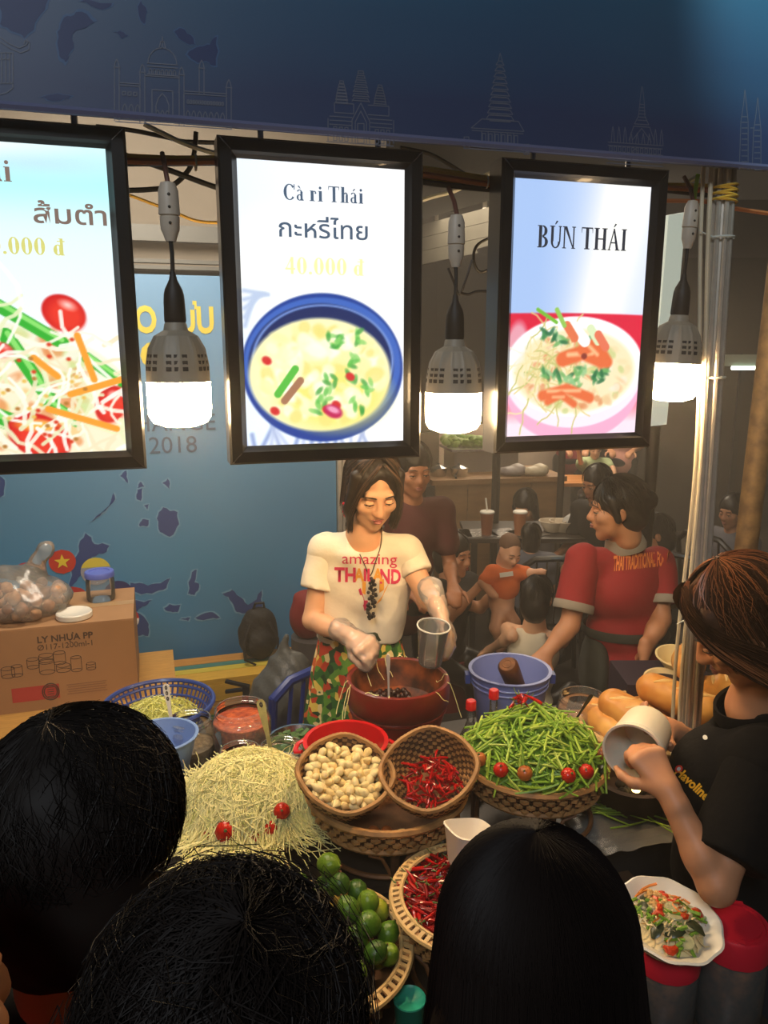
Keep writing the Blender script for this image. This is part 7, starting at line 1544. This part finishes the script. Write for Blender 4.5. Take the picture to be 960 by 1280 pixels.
# ------------------------------------------------------------------ the eating area and stalls behind
M_brown = mat('brown_counter', (150, 112, 72), .6, var=.2, vscale=5, stretch=(1, 1, 4)); M_fol = mat('foil', (196, 198, 200), .22, metal=.9, bump=.6, bscale=30)
M_lett = mat('lettuce', (120, 164, 60), .5, var=.35, vscale=30); M_owood = mat('orange_wood', (206, 134, 64), .5, var=.2, vscale=12, stretch=(1, 6, 6))
L_, R_ = at(535, 598, 6.0), at(692, 593, 6.2); z1 = (L_.z + R_.z) / 2; w = (R_ - L_).length; ang = math.atan2(R_.y - L_.y, R_.x - L_.x)
nc = thing('stall_counter', 'brown wooden counter of the neighbouring stall beyond the diners', 'counter', ((L_.x + R_.x) / 2, 6.3, 0), ang)
MB().box((0, 0, z1 - .02), (w + .06, .62, .04)).build('counter_top', M_brown, nc, smooth=False)
for k in range(4): MB().box((-w / 2 + w * (k + .5) / 4, -.27, (z1 - .04) / 2), (w / 4 - .006, .03, z1 - .04)).build('front_panel', M_brown, nc, smooth=False)
for s in (-1, 1): MB().box((s * (w / 2 - .03), .27, (z1 - .04) / 2), (.05, .05, z1 - .04)).build('leg', M_wood, nc, smooth=False)
q = MB()
for k in range(5): q.tube([(nc.location.x - .25 + .075 * math.cos(6.283 * i / 22) * (1 + .05 * k), 5.985 + .004 * k, z1 - .17 + .10 * math.sin(6.283 * i / 22) * (1 + .04 * k)) for i in range(22)], .009, 6, closed=True)
q.tube([(nc.location.x - .28, 5.98, z1 - .06), (nc.location.x - .3, 5.98, z1 + .01), (nc.location.x - .3, 6.1, z1 + .015)], .009, 6)
tag(q.build('cable_coil', M_cb), 'coil of black cable hanging on the brown counter front', 'cable')
rt = random.Random(4)
for i in range(9):
    q = MB()
    for k in range(7): q.ell((rt.uniform(-.06, .06), rt.uniform(-.05, .05), rt.uniform(.02, .06)), (rt.uniform(.04, .07), .045, .03), 9, 6, Euler((rt.uniform(-.6, .6), rt.uniform(-.6, .6), rt.uniform(0, 3))).to_matrix())
    o = q.build('lettuce', M_lett); o.location = at(562 + 7.2 * i, 568, 6.5) * 1; o.location.z = z1 + .20; tag(o, 'green lettuce head piled on the tray of the neighbouring stall', 'lettuce', 'lettuce on the neighbouring stall')
tr_ = thing('metal_tray', 'foil-lined raised tray under the lettuce on the brown counter', 'tray', at(600, 590, 6.5).xy.to_3d() + Vector((0, 0, z1)), ang)
MB().box((0, 0, .185), (.62, .40, .02)).build('tray_top', M_fol, tr_); MB().box((0, 0, .09), (.55, .34, .18)).build('tray_box', mat('tray_grey', (120, 112, 108), .5, metal=.4), tr_, smooth=False)
for px, lab in ((548, 'steel pot at the left end of the brown counter'), (574, 'small steel pot with lid on the brown counter')):
    p = at(px, 585, 6.12); t = thing('steel_pot', lab, 'pot', (p.x, 6.12, z1)); MB().lathe(shell(.06, .075, .07, .003, .006), 24).build('pot_body', M_steel, t); MB().lathe([(.07, .07), (.03, .088), (.01, .092), (.01, .105), (.001, .106)], 24).build('lid', M_steel, t)
for px, col, lab in ((668, (190, 176, 150), 'crumpled pale plastic bag on the right of the brown counter'), (640, (150, 140, 136), 'grey cloth bundle on the middle of the brown counter')):
    p = at(px, 585, 6.15); t = thing('bundle', lab, 'bag', (p.x, 6.15, z1)); skin('bag_film', [ell3((0, 0, .035), (.12, .08, .04)), ell3((.05, 0, .05), (.06, .06, .045)), cutplane((0, 0, .001), (0, 0, -1))], mat('bundle_%d' % px, col, .5), t, .014, .03, noise=.006, nscale=50)
# drinks table
dt = thing('drinks_table', 'low dark table with foil mats and iced drinks in the eating area', 'table', (at(668, 670, 5.25).x, 5.25, 0)); dz = at(640, 668, 5.1).z
MB().box((0, 0, dz - .015), (1.0, .55, .03)).build('tabletop', mat('dark_table', (44, 38, 34), .4), dt, smooth=False)
for sx in (-1, 1):
    for sy in (-1, 1): MB().box((sx * .45, sy * .23, (dz - .03) / 2), (.04, .04, dz - .03)).build('leg', M_black, dt, smooth=False)
for i, (px, w_) in enumerate(((570, .20), (598, .22), (632, .22), (660, .20))):
    q = MB(); p = at(px, 668, 5.12); q.box((0, 0, .003), (w_, .24, .004), rotz(.2 * i)); o = q.build('foil_mat', M_fol, smooth=False); o.location = (p.x, 5.13, dz); tag(o, ['foil mat at the left end of the drinks table', 'foil mat under the cup with straw', 'foil mat between the two drink cups', 'foil mat under the right drink cup'][i], 'mat')
M_tea = mat('milk_tea', (132, 72, 44), .4); M_tea2 = mat('iced_tea', (160, 96, 58), .4)
for px, m, lab, st_ in ((608, M_tea, 'cup of dark milk tea with straw on the drinks table', True), (649, M_tea2, 'cup of paler tea with white lid on the drinks table', False)):
    p = at(px, 675, 5.08); t = thing('drink_cup', lab, 'cup', (p.x, 5.08, dz + .006)); MB().lathe([(.001, 0), (.034, 0), (.046, .15), (.001, .15)], 28).build('drink', m, t); MB().lathe([(.046, .148), (.05, .15), (.05, .158), (.044, .164), (.001, .166)], 28).build('lid', M_whitepl, t)
    if st_: MB().tube([(0, 0, .16), (-.012, 0, .25)], .006, 8).build('straw', M_whitepl, t)
for px, lab in ((690, 'pale bowl on the right part of the drinks table'), (703, 'second pale bowl at the right end of the drinks table')):
    p = at(px, 662, 5.2); t = thing('noodle_bowl', lab, 'bowl', (p.x, 5.2, dz)); MB().lathe(shell(.05, .09, .075, .004, .004), 30).build('bowl_body', mat('bowl_pale', (196, 180, 156), .4), t)
p = at(728, 655, 5.2); t = thing('ice_bag', 'clear plastic bag of ice standing at the right end of the drinks table', 'bag', (p.x - .05, 5.2, dz)); skin('bag_film', [ell3((0, 0, .06), (.085, .07, .065)), cap((0, 0, .1), (.02, 0, .15), .04, .02), cutplane((0, 0, .001), (0, 0, -1))], mat('ice_film', (196, 194, 190), .25), t, .01, .02, noise=.005, nscale=60)
# black plastic chairs
M_chk = mat('chair_black', (20, 19, 20), .3)
for px, y, rot, lab in ((690, 4.55, 175, 'glossy black plastic chair behind the child in the camisole'), (850, 4.6, 150, 'black plastic chair left of the aluminium post in the dark'), (905, 5.0, 120, 'black plastic chair right of the aluminium post in the dark')):
    p = at(px, 700, y); plastic_chair(lab, (p.x, y, 0), R(rot), M_chk, None, .86)
st = thing('low_stool', 'low plastic stool under the woman holding the baby', 'stool', (at(556, 700, 4.25).x, 4.22, 0)); MB().lathe([(.15, 0), (.13, .28), (.001, .29)], 24).build('stool_body', mat('stool_red', (120, 30, 30), .5), st)
# orange bench and low table by the toddler
ob = thing('wooden_table', 'orange wooden table in front of the toddler', 'table', (at(722, 600, 6.9).x, 6.9, 0)); oz = at(730, 601, 6.8).z
for k in range(4): MB().box((0, -.18 + .12 * k, oz - .015), (.50, .114, .03)).build('board', M_owood, ob, smooth=False)
for sx in (-1, 1):
    for sy in (-1, 1): MB().box((sx * .22, sy * .18, (oz - .03) / 2), (.05, .05, oz - .03)).build('leg', M_owood, ob, smooth=False)
oc2 = thing('wooden_chair', 'orange wooden chair with plank back left of the orange table', 'chair', (at(690, 600, 7.0).x - .22, 7.1, 0))
MB().box((0, 0, .45), (.4, .4, .04)).build('seat', M_owood, oc2, smooth=False)
for k in range(2): MB().box((0, .19, .72 + .16 * k), (.4, .03, .14)).build('back_board', M_owood, oc2, smooth=False)
for sx in (-1, 1):
    for sy in (-1, 1): MB().box((sx * .17, sy * .17, .22 if sy < 0 else .46), (.04, .04, .44 if sy < 0 else .92)).build('leg', M_owood, oc2, smooth=False)
q = MB(); p = at(701, 640, 5.9); q.tube([(p.x, 5.95, 0), (p.x, 5.95, 1.75)], .028, 12); tag(q.build('tent_post', mat('post_dark', (58, 48, 40), .5)), 'slim dark post right of the neighbouring counter', 'post')
# neighbouring stall: pale awning panel, black framed sign panels
def slab(q, c, th, m=0):                                   # a quad given by its four corners, made th thick
    c = [Vector(p) for p in c]; n = (c[1] - c[0]).cross(c[3] - c[0]).normalized() * th
    q.add(c + [p + n for p in c], [(0, 1, 2, 3), (7, 6, 5, 4), (0, 4, 5, 1), (1, 5, 6, 2), (2, 6, 7, 3), (3, 7, 4, 0)], m)
yl, yr = 6.6, 5.2
def ap(px, py): f = (px - 500) / 150; return at(px, py, yl + (yr - yl) * f)
aw = thing('awning', 'grey corrugated awning of the neighbouring stall above its sign panels', 'awning', ap(570, 300))
M_awn = mat('awning_grey', (136, 134, 122), .6, var=.1); M_awd = mat('awning_dark', (96, 94, 90), .7)
for k in range(3): q = MB(); a, b = 290 + k * 16, 250 + k * 19; slab(q, [ap(495, a + 15.4), ap(650, b + 18.4), ap(650, b), ap(495, a)], .02); adopt(q.build('awning_board', M_awn, smooth=False), aw)
q = MB(); slab(q, [ap(480, 285), ap(660, 235), at(680, 120, 4.2), at(470, 150, 5.4)], .02); adopt(q.build('awning_roof', M_awd, smooth=False), aw)
for px in (545, 605): q = MB(); q.tube([ap(px, 318), ap(px + 2, 225)], .016, 8); adopt(q.build('strut', M_whitepl), aw)
def sign(label, x0, x1, yt0, yt1, yb0, yb1, col, fr=9, emit=0.0):
    t = thing('sign_panel', label, 'sign', ap((x0 + x1) / 2, yb1)); q = MB(); slab(q, [ap(x0, yb0), ap(x1, yb1), ap(x1, yt1), ap(x0, yt0)], .05)
    adopt(q.build('sign_frame', M_frame, smooth=False), t); q = MB(); d = Vector((-.008, -.014, 0)); slab(q, [ap(x0 + fr, yb0 - fr) + d, ap(x1 - fr, yb1 - fr) + d, ap(x1 - fr, yt1 + fr) + d, ap(x0 + fr, yt0 + fr) + d], .01); adopt(q.build('sign_face', mat('sign_%d' % x0, col, .35, emit=emit), smooth=False), t); return t
sign('pale turquoise lit panel in black frame left of the middle bulb', 505, 553, 340, 328, 545, 538, (140, 178, 160), 8, .35)
sign('pale mauve panel in black frame right behind the middle bulb', 553, 630, 326, 304, 540, 525, (176, 164, 158), 8, .22)
q = MB(); slab(q, [at(806, 532, 3.6), at(826, 530, 3.7), at(850, 266, 3.7), at(828, 270, 3.6)], .03); 
wp_ = thing('sign_panel', 'narrow pale lit panel between the right menu screen and the bulb', 'sign', at(818, 532, 3.65)); adopt(q.build('sign_face', mat('sign_white', (196, 204, 190), .4, emit=.55), smooth=False), wp_)
q = MB(); q.tube([at(818, 532, 3.66), at(818, 532, 3.66) * 1 - Vector((0, 0, at(818, 532, 3.66).z))], .03, 10); adopt(q.build('sign_post', M_black), wp_)
for a in (-1, 1): q = MB(); p = ap(512 if a < 0 else 622, 535); q.tube([p, (p.x, p.y, 0)], .03, 8); struct(q.build('trim_%d' % (9 + a), M_black))
# tube lamp far right, added dark sheet
fl_ = thing('tube_lamp', 'small lit fluorescent tube far off at the right behind the post', 'lamp', at(931, 460, 8.3)); MB().tube([(-.14, 0, 0), (.14, 0, 0)], .02, 10).build('tube', mat('tube_lit', (236, 255, 232), .3, emit=5.0), fl_); MB().box((0, .03, .08), (.42, .04, .12)).build('reflector', mat('reflector', (150, 156, 140), .5), fl_, smooth=False)
dk = MB(); dk.box((2.9, 8.6, 1.5), (2.6, .05, 3.0)); tag(dk.build('dark_backing', mat('backing_brown', (52, 40, 30), .9, var=.4, vscale=2), smooth=False), 'added dark brown sheet for the darkness behind the crowd at the right', 'tarp')  # sheet added to paint the right background dark
q = MB(); q.box((at(931, 460, 8.3).x, 8.36, 1.0), (.05, .05, 2.0)); tag(q.build('lamp_post', M_black, smooth=False), 'dark post carrying the far tube lamp at the right', 'post')
gl = MB(); gl.box((at(640, 560, 8.4).x, 8.4, 1.3), (1.6, .04, 2.6)); tag(gl.build('pale_partition', mat('pale_wall', (176, 158, 140), .8, var=.15, vscale=3), smooth=False), 'pale partition wall behind the neighbouring counter', 'partition')
# ------------------------------------------------------------------ thin haze volume added to imitate a lens veil over the darks
M_haze = bpy.data.materials.new('haze'); M_haze.use_nodes = True; nt = M_haze.node_tree; nt.nodes.clear()
ho = nt.nodes.new('ShaderNodeOutputMaterial'); hv = nt.nodes.new('ShaderNodeVolumeScatter'); hv.inputs['Color'].default_value = (1, .95, .88, 1); hv.inputs['Density'].default_value = 0.027; hv.inputs['Anisotropy'].default_value = 0.2
nt.links.new(hv.outputs[0], ho.inputs['Volume'])
hz = MB(); hz.box((0.6, 5.95, 2.05), (8, 10.1, 4.2)); hz = hz.build('veil_haze', M_haze, smooth=False); tag(hz, 'thin warm haze volume added to veil the stall like lens glare', 'haze', kind='stuff')
